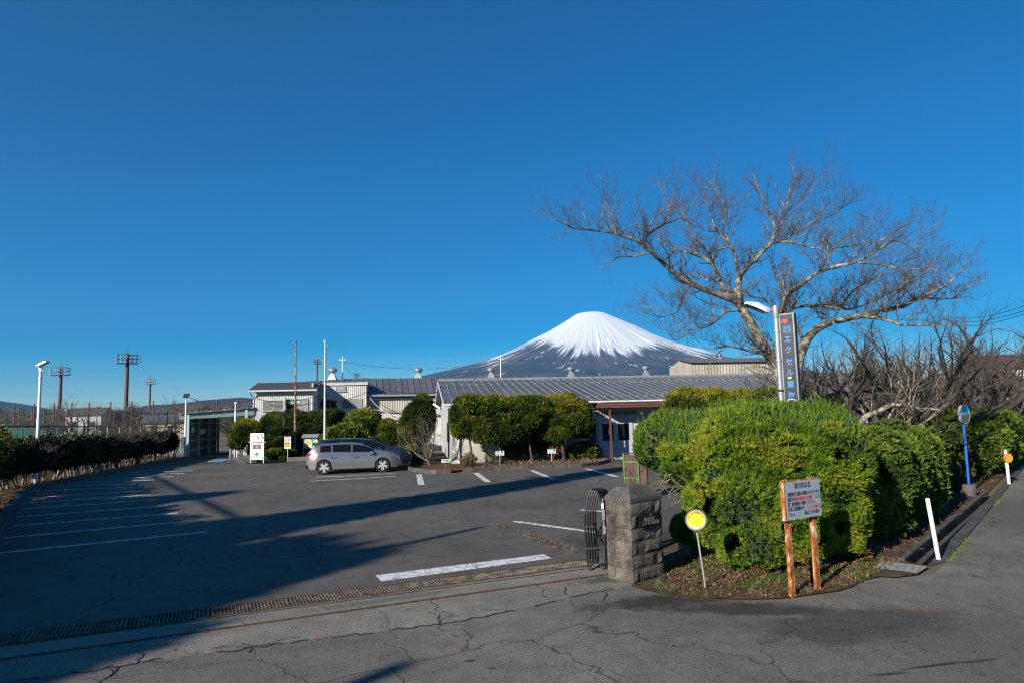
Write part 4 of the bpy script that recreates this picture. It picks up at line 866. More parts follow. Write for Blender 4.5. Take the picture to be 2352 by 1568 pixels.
class Tubes:
    """many tapered branches in one quick mesh"""
    def __init__(s): s.P = []; s.n = 0
    def add(s, pts, rad): s.P.append((np.asarray(pts, float), np.asarray(rad, float)))
    def build(s, name, mat, root=None, base=None, stuff=False):
        Vs, Fs = [], []; off = 0; base = (np.array(root.location) if root is not None else np.zeros(3)) if base is None else base
        for P, r in s.P:
            m = len(P); k = 9 if r[0] > .07 else 6 if r[0] > .02 else 4 if r[0] > .008 else 3
            d = np.gradient(P, axis=0); d /= np.linalg.norm(d, axis=1, keepdims=True) + 1e-9
            ref = np.array([0.31, .2, .93]) if abs(d[0][2]) < .8 else np.array([.9, .1, .2])
            a = np.cross(d, ref); a /= np.linalg.norm(a, axis=1, keepdims=True) + 1e-9; b = np.cross(d, a)
            th = np.arange(k) * 2 * math.pi / k
            V = P[:, None, :] + (a[:, None, :] * np.cos(th)[None, :, None] + b[:, None, :] * np.sin(th)[None, :, None]) * r[:, None, None]
            Vs.append(V.reshape(-1, 3)); i = np.arange(m - 1)[:, None] * k; j = np.arange(k)[None, :]
            F = np.stack([i + j, i + (j + 1) % k, i + k + (j + 1) % k, i + k + j], -1).reshape(-1, 4) + off; Fs.append(F); off += m * k
        o = rawmesh(name, np.concatenate(Vs) - base, np.concatenate(Fs), mat, root, smooth=True)
        if stuff: o['kind'] = 'stuff'
        return o
def crooked(p, d, L, n, rs, wob=.25, up=0.0):
    pts = [np.array(p, float)]; d = np.array(d, float); d /= np.linalg.norm(d)
    for i in range(n):
        d = d + rs.randn(3) * wob + np.array([0, 0, up]); d /= np.linalg.norm(d); pts.append(pts[-1] + d * L / n)
    return np.array(pts), d
def sprout(limb, twig, pts, rad, rs, level, Lk=1.0, dens=1.0, flat=.0):
    """side shoots along a branch"""
    seg = np.linalg.norm(np.diff(pts, axis=0), axis=1); tot = seg.sum(); cum = np.concatenate([[0], np.cumsum(seg)])
    if level == 1: n = int(tot / .16 * dens); Ls = (.35, 1.25)
    elif level == 2: n = int(tot / .10 * dens); Ls = (.14, .55)
    else: n = int(tot / .075 * dens); Ls = (.05, .20)
    for i in range(n):
        s = (i + rs.rand()) / n * tot
        if level == 1 and s < tot * .12 and rad[0] > .08: continue
        j = min(len(seg) - 1, max(0, np.searchsorted(cum, s) - 1)); f = (s - cum[j]) / seg[j]; p = pts[j] + (pts[j + 1] - pts[j]) * f; r = rad[j] + (rad[j + 1] - rad[j]) * f
        if level == 1 and r > .075 and rs.rand() < .75: continue
        d = (pts[j + 1] - pts[j]) / seg[j]; a = rs.randn(3); a -= d * a.dot(d); a /= np.linalg.norm(a) + 1e-9
        if a[2] < 0 and rs.rand() < .62: a[2] *= -1
        dd = d * rs.uniform(.25, .9) + a * rs.uniform(.5, 1.0) + np.array([0, 0, .12]); L = rs.uniform(*Ls) * Lk * (1.1 - .45 * s / tot)
        r0 = min(r * .55, {1: .018, 2: .0085, 3: .0058}[level] * (L / Ls[1] / Lk * .7 + .5))
        m = 5 if level == 1 else 4 if level == 2 else 2
        q, _ = crooked(p, dd, L, m, rs, .22, .05); rr_ = np.linspace(r0, max(.0030, r0 * .4), m + 1)
        (limb if level == 1 else twig).add(q, rr_)
        if level == 1: sprout(limb, twig, q, rr_, rs, 2, Lk, dens); 
        elif level == 2 and rs.rand() < .85: sprout(limb, twig, q, rr_, rs, 3, Lk, dens * .75)
def barkmat():
    m, t, b = newmat('cherry_bark'); v = coords(t)
    n1 = noise(t, v, 4.5, 6, .7); n2 = noise(t, v, 14, 5, .7)
    col = ramp(t, n1, [(.36, (.045, .036, .028)), (.46, (.15, .12, .085)), (.54, (.31, .28, .20)), (.66, (.42, .41, .33))])
    col = mixc(t, ramp(t, n2, [(.38, (1, 1, 1)), (.52, (0, 0, 0))]), col, (.05, .04, .03))
    t.links.new(col, b.inputs['Base Color']); b.inputs['Roughness'].default_value = .95; bump(t, b, n2, .8, .02); M['cherry_bark'] = m
barkmat()
pm('twig', (.055, .038, .030), (.13, .088, .066), 3, .8, world=True); pm('grey_twig', (.055, .040, .030), (.17, .135, .105), 2, .9, world=True)
C4 = lambda x, y: (1205.9 + .4873 * x, 344.5 + .4873 * y)
# ---- the big bare cherry tree
CY = 16.5; cherry = thing('cherry_tree', 'large bare cherry tree with lichen covered limbs spreading above the pylon sign', 'tree', (*at(*C4(1250, 1300), CY)[:2], 0))
tr, lm, tw = Tubes(), Tubes(), Tubes(); rs = np.random.RandomState(21)
LIMBS = [  # (points as crop x, y, radius in crop pixels), depth offset at start and end
 ([(1262, 1480, 44), (1256, 1330, 36), (1215, 1080, 31), (1150, 960, 27), (1080, 850, 25), (1010, 720, 24)], 0, 0),
 ([(1010, 720, 20), (930, 690, 17), (860, 670, 15), (780, 630, 14), (700, 580, 12), (640, 520, 10), (590, 470, 9), (550, 435, 8), (430, 400, 6.5), (330, 378, 5), (240, 372, 3.5), (170, 345, 2), (115, 310, 1)], 0, -2.2),
 ([(550, 435, 6), (600, 380, 6), (650, 350, 5), (720, 330, 3.5), (760, 290, 2.5), (810, 225, 1)], -1.2, -1.8),
 ([(600, 480, 4), (520, 505, 4), (450, 500, 3), (400, 530, 2), (345, 540, 1)], -1, -1.4),
 ([(430, 400, 3.5), (420, 330, 3), (390, 260, 2), (370, 200, 1)], -1.6, -1.9),
 ([(650, 350, 3), (690, 270, 2.5), (650, 200, 2), (625, 150, 1)], -1.4, -1.2),
 ([(1010, 720, 20), (1003, 660, 18), (1012, 600, 16), (1040, 560, 12), (1100, 500, 10), (1160, 440, 9), (1190, 380, 7), (1150, 300, 5), (1100, 190, 3.5), (1075, 115, 1)], 0, 1.0),
 ([(1190, 380, 5), (1230, 300, 4), (1240, 200, 3), (1280, 130, 2), (1250, 60, 1)], .7, 1.4),
 ([(1240, 250, 3), (1320, 220, 3), (1380, 160, 2), (1425, 95, 1)], .9, .4),
 ([(1160, 440, 7), (1220, 430, 7), (1300, 450, 6), (1400, 470, 5), (1500, 460, 4), (1620, 440, 3.5), (1700, 420, 3), (1800, 350, 2), (1890, 305, 1)], .5, -1.0),
 ([(1220, 430, 5), (1300, 380, 4), (1380, 340, 3.5), (1460, 300, 2.5), (1530, 250, 2), (1565, 220, 1)], .6, 1.8),
 ([(1012, 600, 10), (1000, 560, 9), (990, 500, 8), (965, 440, 7), (900, 380, 5), (870, 290, 3.5), (850, 210, 2), (830, 165, 1)], 0, -.8),
 ([(965, 440, 5), (930, 350, 4), (950, 260, 3), (890, 170, 2), (855, 130, 1)], -.3, .9),
 ([(1000, 690, 12), (940, 670, 11), (912, 600, 10), (890, 550, 9), (850, 510, 7), (770, 490, 5), (700, 465, 4), (640, 430, 3), (600, 380, 1.5)], 0, 2.0),
 ([(890, 550, 6), (860, 470, 4), (800, 420, 3.5), (760, 330, 2.5), (740, 280, 1)], .8, 2.2),
 ([(1030, 755, 7), (950, 760, 6), (900, 810, 5), (840, 840, 3.5), (760, 850, 2.5), (690, 860, 1.2)], 0, -1.2),
 ([(780, 640, 5), (740, 700, 4), (720, 770, 3), (640, 790, 2.2), (545, 765, 1)], -.4, -1.6),
 ([(700, 780, 3), (760, 880, 2.5), (700, 900, 1.5), (670, 850, 1)], -1, -1.4),
 ([(1190, 1060, 14), (1150, 960, 6), (1050, 950, 5), (950, 920, 4), (880, 940, 2.5), (840, 930, 1)], 0, -1.0),
 ([(1175, 1000, 14), (1195, 850, 13), (1206, 760, 13), (1220, 700, 12), (1260, 665, 12), (1330, 610, 10), (1400, 565, 9), (1480, 545, 8), (1560, 530, 6), (1650, 480, 5), (1740, 420, 3.5), (1830, 460, 2), (1900, 445, 1)], .2, -1.8),
 ([(1400, 565, 5), (1440, 480, 4), (1500, 430, 3), (1600, 380, 2.5), (1700, 330, 1)], -.7, .6),
 ([(1560, 530, 5), (1680, 540, 4), (1780, 560, 3), (1880, 560, 2.5), (1960, 570, 1.5), (2020, 600, 1)], -1.2, -2.4),
 ([(1206, 760, 9), (1330, 733, 8), (1450, 735, 8), (1540, 755, 6), (1640, 715, 4.5), (1760, 650, 3.5), (1850, 600, 2.5), (1950, 560, 1)], .2, 1.8),
 ([(1220, 700, 6), (1205, 650, 5), (1180, 600, 4), (1160, 530, 2)], 0, 1.2),
 ([(1256, 1330, 30), (1275, 1050, 27), (1315, 905, 24), (1370, 842, 20), (1440, 812, 17), (1560, 790, 15), (1660, 760, 14), (1780, 740, 12), (1850, 700, 10), (1920, 670, 8), (1990, 640, 6), (2050, 580, 3), (2075, 530, 1)], 0, .8),
 ([(1590, 785, 9), (1700, 800, 8), (1800, 830, 6), (1900, 825, 5), (2000, 835, 3.5), (2100, 820, 2)], .3, -1.8),
 ([(1850, 700, 6), (1950, 700, 5), (2030, 700, 3.5), (2090, 690, 1.5)], .5, 1.4),
 ([(1440, 812, 7), (1500, 720, 5), (1560, 650, 4), (1650, 600, 3), (1720, 580, 1.5)], .2, 2.4),
 ([(1660, 760, 6), (1720, 690, 4.5), (1800, 620, 4), (1880, 560, 3), (1960, 520, 1.5)], .3, -.9),
 ([(1315, 905, 9), (1260, 800, 5), (1180, 760, 5), (1130, 700, 4), (1060, 690, 4), (1040, 660, 2)], .1, -.8),
 ([(1640, 640, 3.5), (1720, 530, 2.5), (1820, 520, 2), (1900, 480, 1)], 1.0, 2.0),
]
for k, (pp, d0, d1) in enumerate(LIMBS):
    n = len(pp); P = []; Rr_ = []
    for i, (x, y, r) in enumerate(pp):
        Yd = CY + d0 + (d1 - d0) * i / (n - 1); P.append(at(*C4(x, y), Yd)); Rr_.append(r * .4873 / IF * Yd * .92)
    # densify with a little crookedness
    P = np.array(P); Rr_ = np.array(Rr_); tt = np.arange(n); t2 = np.linspace(0, n - 1, (n - 1) * 4 + 1)
    Q = np.stack([np.interp(t2, tt, P[:, c]) for c in range(3)], 1); Rq = np.interp(t2, tt, Rr_); Q[1:-1] += rs.randn(len(Q) - 2, 3) * np.minimum(.018, Rq[1:-1] * .5 + .004)[:, None]
    for _ in range(2): Q[1:-1] = (Q[:-2] + 2 * Q[1:-1] + Q[2:]) / 4
    (tr if k in (0, 24) else lm).add(Q, Rq)
    if k: sprout(lm, tw, Q, Rq, rs, 1, 1.0, 1.2)
tr.build('trunk', M['cherry_bark'], cherry); lm.build('limbs', M['cherry_bark'], cherry); tw.build('twigs', M['twig'], cherry, stuff=True)
# ---- generic bare tree, used for the smaller ones
def bare_tree(name, label, base, H, spread, seed, group=None, rz=0, trunk_r=.12, dens=1.0, lean=(0, 0), nl=6, fork=.28, mats=('dark_bark', 'grey_twig'), Lk=1.0):
    t_ = thing(name, label, 'tree', (base[0], base[1], 0), rz, group); rs = np.random.RandomState(seed); tr, lm, tw = Tubes(), Tubes(), Tubes(); B0 = np.zeros(3)
    q, d = crooked((0, 0, -.05), (lean[0], lean[1], 1), H * fork, 5, rs, .10); tr.add(q, np.linspace(trunk_r * 1.15, trunk_r * .8, 6))
    for i in range(nl):
        az = 2 * math.pi * (i + rs.rand() * .6) / nl; dd = np.array([math.cos(az) * spread, math.sin(az) * spread, rs.uniform(.5, 1.0)]); L = H * rs.uniform(.62, .95)
        st = q[-1 - rs.randint(0, 2)]; p, _ = crooked(st, dd, L, 9, rs, .17, .035); r = np.linspace(trunk_r * .62, .006, 10); lm.add(p, r)
        for j in range(3):
            k = rs.randint(2, 7); d2 = p[k + 1] - p[k]; d2 = d2 / np.linalg.norm(d2) + rs.randn(3) * .55 + np.array([0, 0, .15]); p2, _ = crooked(p[k], d2, L * rs.uniform(.35, .6), 6, rs, .18, .03); r2 = np.linspace(r[k] * .7, .004, 7); lm.add(p2, r2); sprout(lm, tw, p2, r2, rs, 1, Lk * .85, dens)
        sprout(lm, tw, p, r, rs, 1, Lk, dens)
    tr.build('trunk', M[mats[0]], t_, base=B0); lm.build('limbs', M[mats[0]], t_, base=B0); tw.build('twigs', M[mats[1]], t_, base=B0, stuff=True); return t_
GB = 'bare trees behind the roadside hedge'
tA = bare_tree('bare_tree', 'bare dark tree just right of the pylon sign, behind the hedge', at(1940, 960, 19.5), 5.0, 1.0, 31, GB, trunk_r=.2, nl=7, dens=.55)
tB = bare_tree('bare_tree', 'bare tree with a pale lichen limb arching right over the parked cars', at(1985, 960, 17.6), 3.6, 1.1, 37, GB, trunk_r=.15, nl=6, dens=.6, mats=('cherry_bark', 'grey_twig'))
tC = bare_tree('bare_tree', 'wide bare tree behind the round traffic mirror', at(2190, 960, 24), 5.6, 1.15, 43, GB, trunk_r=.2, nl=7, dens=.5)
def cp(o, label, base, sc=1.0, rz=0.0, group=GB):
    c = copy_tree(o); c['label'] = label; c['group'] = group; c.location = (base[0], base[1], 0); c.scale = (sc,) * 3; c.rotation_euler = (0, 0, rz); return c
for o, lb_, px, Y, sc, rz in ((tC, 'bare tree between the arching limb tree and the mirror', 2070, 22, 1.0, 1.3), (tA, 'bare tree rising at the right edge of the picture', 2345, 31, 1.3, 2.2), (tC, 'bare tree left of the right edge, above the low white wall', 2275, 29, 1.25, 3.4),
                              (tA, 'farther bare tree seen between pylon and arching limb', 1910, 27, 1.15, 4.0), (tB, 'slim bare tree in the middle of the roadside thicket', 2120, 28, 1.45, .8), (tC, 'distant bare tree behind the thicket, right of centre', 2170, 36, 1.3, 5.0), (tA, 'distant bare tree near the right edge', 2300, 36, 1.4, 1.0),
                              (tB, 'distant bare tree behind the blue roofed cars', 2020, 34, 1.5, 2.9), (tC, 'far bare tree over the carport roof', 1970, 42, 1.3, .4), (tB, 'bare tree outside the right edge reaching in', 2410, 36, 2.0, 4.4)):
    cp(o, lb_, at(px, 960, Y), sc, rz)
q = [at(x, y, Y) for x, y, Y in ((1968, 1010, 17.2), (1966, 985, 17.1), (1990, 955, 16.9), (2030, 938, 16.6), (2062, 925, 16.4), (2090, 933, 16.2), (2125, 940, 16.0), (2160, 938, 15.8))]; q[0][2] = 0
t_ = bare_tree('arched_limb_tree', 'low tree whose pale crooked limb arches right above the hedge', q[0], .9, .8, 51, None, trunk_r=.07, nl=3, dens=.7, mats=('cherry_bark', 'grey_twig'))
tb = Tubes(); tq = Tubes(); Q = np.array(q); tt = np.arange(len(Q)); t2 = np.linspace(0, len(Q) - 1, 30); Q = np.stack([np.interp(t2, tt, Q[:, c]) for c in range(3)], 1); Q += rs.randn(*Q.shape) * .02; rq = np.linspace(.09, .02, 30); tb.add(Q, rq); sprout(tb, tq, Q, rq, rs, 1, .9, .8); tb.build('arched_limb', M['cherry_bark'], t_); tq.build('limb_twigs', M['grey_twig'], t_, stuff=True)
GL = 'small bare trees in the left hedge'
t1_ = bare_tree('young_bare_tree', 'bare tree leaning right at the left end of the hedge beside the white lamp pole', G(44, 1116), 2.7, 1.0, 61, GL, trunk_r=.085, nl=6, dens=.6, lean=(.45, 0), Lk=1.1)
t2_ = bare_tree('young_bare_tree', 'bare many limbed tree in the middle of the left hedge', G(262, 1076), 2.5, 1.2, 67, GL, trunk_r=.15, nl=8, dens=.7, fork=.38, Lk=1.2)
for o, lb_, px, py, sc, rz in ((t2_, 'bare tree just right of the tall white lamp pole', 130, 1097, .75, 1.2), (t1_, 'slim bare tree left of the many limbed one', 178, 1088, .95, 2.4), (t1_, 'bare tree touching the many limbed one on its left', 232, 1082, 1.0, 4.0), (t2_, 'bare tree standing in the dark right part of the left hedge', 314, 1067, 1.0, 2.0)):
    cp(o, lb_, G(px, py), sc, rz, GL)
GF = 'bare trees beyond the tennis court'
t3_ = bare_tree('court_tree', 'spreading bare tree beyond the court fence, left of the middle floodlight tower', at(190, 970, 62), 4.2, 1.15, 71, GF, trunk_r=.2, nl=8, dens=.34, Lk=2.0)
for o, lb_, px, Y, sc, rz in ((t3_, 'taller bare tree beyond the court beside the right floodlight tower', 368, 66, .95, 1.9), (t3_, 'bare tree behind the shed roof', 522, 80, .95, 3.0), (t3_, 'bare tree at the left edge beyond the court', 2, 60, .75, 4.1), (t3_, 'bare tree partly hidden behind the middle floodlight tower', 262, 75, .8, 5.0), (t3_, 'small bare tree between shed and office', 590, 95, .9, .6)):
    cp(o, lb_, at(px, 970, Y), sc, rz, GF)

# ---- big roadside hedge in front
def Bp(px, py, Y, r, p=2): return (at(px, py, Y), r, p)
HB = [Bp(1558, 1022, 12.9, (.78, .95, .52)), Bp(1640, 1052, 12.3, (1.0, 1.1, .76)), Bp(1740, 1052, 11.9, (1.15, 1.2, .88), 2.6), Bp(1835, 1060, 11.8, (.92, 1.15, .88), 2.6), Bp(1878, 1130, 11.8, (.62, .85, 1.22), 2.6),
      Bp(1700, 1150, 11.5, (.85, .9, .85)), Bp(1725, 1235, 11.1, (.55, .62, .62)), Bp(1800, 1200, 11.4, (.85, .8, .85)), Bp(1872, 1215, 11.6, (.56, .65, .70), 2.4), Bp(1738, 1290, 10.9, (.34, .42, .34))]
hedge = thing('juniper_hedge', 'huge clipped bright green juniper with feathery shoots on top behind the rusty notice board', 'hedge', (*HB[2][0][:2], 0))
zt_ = max(b[0][2] for b in HB)
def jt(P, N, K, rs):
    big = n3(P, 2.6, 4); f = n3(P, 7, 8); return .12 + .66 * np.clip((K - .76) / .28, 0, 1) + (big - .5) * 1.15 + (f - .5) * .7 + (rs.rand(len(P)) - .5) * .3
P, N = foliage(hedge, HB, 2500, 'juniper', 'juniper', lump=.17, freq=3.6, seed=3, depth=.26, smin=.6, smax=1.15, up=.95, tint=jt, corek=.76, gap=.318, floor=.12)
rsH = np.random.RandomState(8)
def top_shoots(root, blobs, n, seed, zmin, name='shoots', mat='blue_juniper', smin=.7, smax=1.5, lump=.13, freq=3.2, fs=3):
    rs = np.random.RandomState(seed); Ps = []
    for b in blobs:
        d = rs.randn(n, 3); d[:, 2] = np.abs(d[:, 2]) + .5; d /= np.linalg.norm(d, axis=1, keepdims=True); P, _, _ = surf(b, d, lump, freq, fs); Ps.append(P[P[:, 2] > zmin])
    P = np.concatenate(Ps); N = rs.randn(len(P), 3) * .16 + np.array([0, 0, 1.0]); V, T_ = scatter(P - np.array([0, 0, .04]), N, 'spray', smin, smax, rs, tint=.45 + .35 * rs.rand(len(P)))
    o = rawmesh(name, V - np.array(root.location), np.arange(len(V)).reshape(-1, 3), M[mat], root, tint=T_); o['kind'] = 'stuff'
top_shoots(hedge, HB[:5], 1000, 2, 1.85, 'upright_shoots', 'juniper', .45, .95)
top_shoots(hedge, HB[:5], 350, 12, 1.75, 'blue_shoots', 'blue_juniper', .45, 1.0)
tl = Tubes(); rs = np.random.RandomState(17); PP = []
for i in range(46):      # long loose leaders that stick out of the top
    b = HB[rs.choice([0, 0, 1, 2, 2, 3, 3, 4])]; d = rs.randn(3); d[2] = abs(d[2]) + 1.0; d /= np.linalg.norm(d); p = surf(b, d[None], .13, 3.2, 3)[0][0]
    if p[2] < 1.8: continue
    q, _ = crooked(p - (0, 0, .05), (rs.randn() * .15 - (.25 if b is HB[0] else 0), rs.randn() * .1, 1), rs.uniform(.14, .30), 5, rs, .06); tl.add(q, np.linspace(.004, .0015, 6)); PP += [q[j] + (q[min(j + 1, 5)] - q[j]) * f for j in range(1, 6) for f in (0, .5)]
tl.build('leader_stems', M['twig'], hedge, stuff=True); PP = np.array(PP); V, T_ = scatter(PP, rs.randn(len(PP), 3) * .35 + (0, 0, 1), 'juniper', .45, .75, rs, tint=.35 + .4 * rs.rand(len(PP)))
o = rawmesh('leader_leaves', V - np.array(hedge.location), np.arange(len(V)).reshape(-1, 3), M['juniper'], hedge, tint=T_); o['kind'] = 'stuff'
# bluish patches, dead brown patch, bare twigs in the hollow on the left
def patch(root, c, r, n, tpl, mat, name, seed, N0=(0, -1, .2), smin=.7, smax=1.2):
    rs = np.random.RandomState(seed); P = np.array(c) + rs.randn(n, 3) * np.array(r) * .5; N = rs.randn(n, 3) * .4 + np.array(N0); V, T_ = scatter(P, N, tpl, smin, smax, rs)
    o = rawmesh(name, V - np.array(root.location), np.arange(len(V)).reshape(-1, 3), M[mat], root, tint=T_); o['kind'] = 'stuff'; return o
for i, (x, y, Y, r) in enumerate(((1745, 1255, 10.42, (.30, .10, .28)), (1700, 1175, 10.55, (.32, .1, .25)), (1985, 1080, 11.2, (.16, .25, .42)), (1640, 1100, 11.0, (.28, .1, .2)), (1500, 1020, 12.2, (.22, .2, .3)), (1925, 1100, 10.9, (.12, .1, .3)))): patch(hedge, at(x, y, Y), r, 80, 'juniper', 'blue_juniper', 'blue_patch', 50 + i)
patch(hedge, at(1978, 1282, 11.3), (.14, .2, .16), 120, 'juniper', 'dry_leaf', 'dead_patch', 77); patch(hedge, at(1858, 1300, 10.2), (.10, .1, .2), 60, 'juniper', 'dry_leaf', 'dead_patch', 78); patch(hedge, at(1745, 1305, 10.6), (.16, .1, .08), 60, 'juniper', 'dry_leaf', 'dead_patch', 79)
tb = Tubes()
for i in range(95): p = at(rs.uniform(1478, 1590), 0, 12.0); p[2] = rs.uniform(1.15, 1.55) - .5 * (p[0] - 2.2) * .35; p[1] += rs.uniform(-.3, .5); q, _ = crooked(p, (rs.uniform(-1, .6), rs.uniform(-.6, .1), rs.uniform(-.3, .12)), rs.uniform(.2, .42), 4, rs, .25); tb.add(q, np.linspace(.007, .003, 5))
tb.build('dead_twigs', M['stem_bark'], hedge, stuff=True)
tk = Tubes()
for (x, y, ty, tx) in ((1688, 1288, 1190, 1680), (1800, 1320, 1200, 1790), (1900, 1300, 1200, 1900), (1960, 1298, 1180, 1950)):
    b = G(x, y); b[1] += .6; tp = at(tx, ty, b[1] + .2); q, _ = crooked(b, tp - b, 1.0, 5, rs, .08); tk.add(q, np.linspace(.09, .06, 6))
tk.build('trunks', M['stump_bark'], hedge)
# small juniper ball beside the gate pillar
jb = G(1575, 1283); jb[1] += .1; small = thing('small_juniper', 'small ball shaped juniper on a twisted trunk between pillar and round sign', 'shrub', (*jb[:2], 0))
foliage(small, [Bp(1578, 1212, jb[1], (.26, .24, .22)), Bp(1600, 1235, jb[1] - .05, (.16, .15, .14))], 2000, 'juniper', 'juniper', lump=.16, freq=4, seed=9, smin=.5, smax=.9, tint=lambda P, N, K, rs: .22 + .4 * rs.rand(len(P)))
tk = Tubes(); q, _ = crooked(jb, (.03, .0, 1), .62, 6, rs, .12); tk.add(q, np.linspace(.085, .055, 7)); q, _ = crooked(jb + (.03, 0, 0), (.1, .0, 1), .60, 6, rs, .12); tk.add(q, np.linspace(.05, .03, 7)); tk.build('trunk', M['stump_bark'], small)
# hedge running away along the gutter
def row(name, label, p0, p1, n, w_, h0, h1, top0, top1, seed, dens, tpl='juniper', mat='bright_shrub', p=3.2, **kw):
    p0, p1 = np.array(p0[:2]), np.array(p1[:2]); bl = []
    for i in range(n):
        f = (i + .5) / n; c = p0 + (p1 - p0) * f; L = np.linalg.norm(p1 - p0) / n; tz = top0 + (top1 - top0) * f; rr = random.Random(seed * 31 + i); tz += rr.uniform(-.06, .06)
        bl.append(((c[0], c[1], (h0 + tz) / 2), (w_ * rr.uniform(.92, 1.08), L * .75 * 1.0 + .1, (tz - h0) / 2), p))
    t_ = thing(name, label, 'hedge', (*bl[0][0][:2], 0)); foliage(t_, bl, dens, tpl, mat, seed=seed, **kw); return t_, bl
off = np.array([*nL]) 
a, b = Lg0 + off * .95 + ka * 1.6, Lg0 + off * .95 + ka * 6.2
row('roadside_hedge', 'clipped mixed hedge with sunlit top behind the leaning white bollard', a, b, 5, .66, .10, 0, 2.0, 1.85, 5, 560, 'broad', 'bright_shrub', lump=.13, freq=2.4, depth=.15, smin=.9, smax=1.7, gap=.22, top_yellow=.12)
a, b = Lg0 + off * 1.45 + ka * 7.0, Lg0 + off * 1.45 + ka * 15.0
row('roadside_hedge', 'dark leafy hedge behind the blue mirror post', a, b, 8, .85, .10, 0, 2.0, 1.9, 6, 300, 'broad', 'shrub', lump=.16, freq=1.8, smin=1.3, smax=2.4, gap=.2, top_yellow=.15)
a, b = Lg0 + off * 1.0 + ka * 15.6, Lg0 + off * .6 + ka * 30.0
row('roadside_hedge', 'yellowish green hedge near the right edge beyond the orange reflector', a, b, 10, 1.2, .10, 0, 2.05, 2.0, 7, 170, 'broad', 'bright_shrub', lump=.18, freq=1.4, smin=1.8, smax=3.2, gap=.2, top_yellow=.2)

# ---- golden trees in front of the cream building
def ptree(label, px, by, crown, mat='golden', tpl='fine', seed=1, group=None, name='clipped_tree', dens=330, dY=0, stem=.07, cat='tree', trunks=1, smin=.7, smax=1.25, lump=.2, freq=2.2, top_yellow=.25, tx=None, Y=None, gap=.26):
    Yb = G(px, by)[1] + dY if Y is None else Y; b = at(px, by, Yb); b[2] = 0
    t_ = thing(name, label, cat, tuple(b), 0, group); bl = []
    for (cx, cyy, rx, ry) in crown: c = at(cx, cyy, Yb); sx = rx / IF * Yb; bl.append((c, (sx, min(sx, 1.1) * .95, ry / IF * Yb)))
    foliage(t_, bl, dens, tpl, mat, seed=seed, lump=lump, freq=freq, depth=.28, smin=smin, smax=smax, up=.7, gap=gap, top_yellow=top_yellow, corek=.72)
    if stem:
        tk = Tubes(); rs = np.random.RandomState(seed)
        for k in range(trunks):
            tp = bl[k % len(bl)][0]; q, _ = crooked(b + (k * .12, 0, 0), tp - b, np.linalg.norm(tp - b) * .95, 6, rs, .07); tk.add(q, np.linspace(stem, stem * .6, 7))
        tk.build('trunk', M['dark_bark'], t_)
    return t_
def Zc(x, y, rx, ry): p = Z3(x, y); return (p[0], p[1], rx * .31123, ry * .31123)
def zc(x, y, rx, ry): p = (516.8 + .25633 * x, 746.5 + .25633 * y); return (p[0], p[1], rx * .25633, ry * .25633)
GT = 'clipped golden trees before the cream wall'
CK = dict(smin=.8, smax=1.5, dens=300, lump=.26, freq=2.8, gap=.32, top_yellow=.20)
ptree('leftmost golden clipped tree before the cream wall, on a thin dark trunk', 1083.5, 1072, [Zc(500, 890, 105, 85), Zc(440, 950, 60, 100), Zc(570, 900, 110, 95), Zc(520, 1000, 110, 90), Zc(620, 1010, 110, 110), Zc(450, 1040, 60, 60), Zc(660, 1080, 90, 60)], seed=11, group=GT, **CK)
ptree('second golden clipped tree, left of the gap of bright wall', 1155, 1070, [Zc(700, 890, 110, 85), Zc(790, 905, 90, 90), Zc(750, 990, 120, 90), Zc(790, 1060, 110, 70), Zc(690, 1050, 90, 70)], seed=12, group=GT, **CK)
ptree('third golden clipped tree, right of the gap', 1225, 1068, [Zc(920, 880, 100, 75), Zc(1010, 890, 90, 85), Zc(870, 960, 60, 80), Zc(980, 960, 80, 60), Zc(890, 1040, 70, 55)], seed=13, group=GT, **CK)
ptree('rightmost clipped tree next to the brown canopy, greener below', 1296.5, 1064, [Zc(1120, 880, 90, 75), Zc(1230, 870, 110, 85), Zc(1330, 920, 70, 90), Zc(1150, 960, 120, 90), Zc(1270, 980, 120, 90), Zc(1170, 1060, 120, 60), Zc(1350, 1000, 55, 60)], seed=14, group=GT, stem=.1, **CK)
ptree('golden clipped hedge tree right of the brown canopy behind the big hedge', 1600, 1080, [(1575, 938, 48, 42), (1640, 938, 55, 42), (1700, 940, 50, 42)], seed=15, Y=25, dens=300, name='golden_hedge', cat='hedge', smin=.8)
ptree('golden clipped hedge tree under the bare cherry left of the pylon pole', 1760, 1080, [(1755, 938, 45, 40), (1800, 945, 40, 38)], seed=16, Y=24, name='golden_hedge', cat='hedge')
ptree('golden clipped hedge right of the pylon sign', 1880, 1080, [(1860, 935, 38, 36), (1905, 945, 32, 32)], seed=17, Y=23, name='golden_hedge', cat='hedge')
GS = 'low shrubs along the front kerb'
for lb_, x, y, rx, ry, by, mt, s, dn in (('round green shrub behind the left visitor sign', 825, 1185, 82, 62, 1300, 'shrub', 21, 420), ('round green shrub right of the left visitor sign', 985, 1172, 76, 66, 1298, 'shrub', 22, 420), ('wide low clipped shrub beside the brown canopy post', 1352, 1212, 125, 66, 1278, 'golden', 24, 420), ('small brown leaved shrub behind the right visitor sign', 1122, 1195, 52, 56, 1292, 'dry_leaf', 23, 380)):
    p = Z3(x, by); ptree(lb_, *p, [Zc(x, y, rx, ry)], mt, 'broad', s, GS, 'low_shrub', dn, cat='shrub', stem=.03, trunks=4, lump=.13, smin=1.0, smax=1.8, top_yellow=.1, gap=.2)
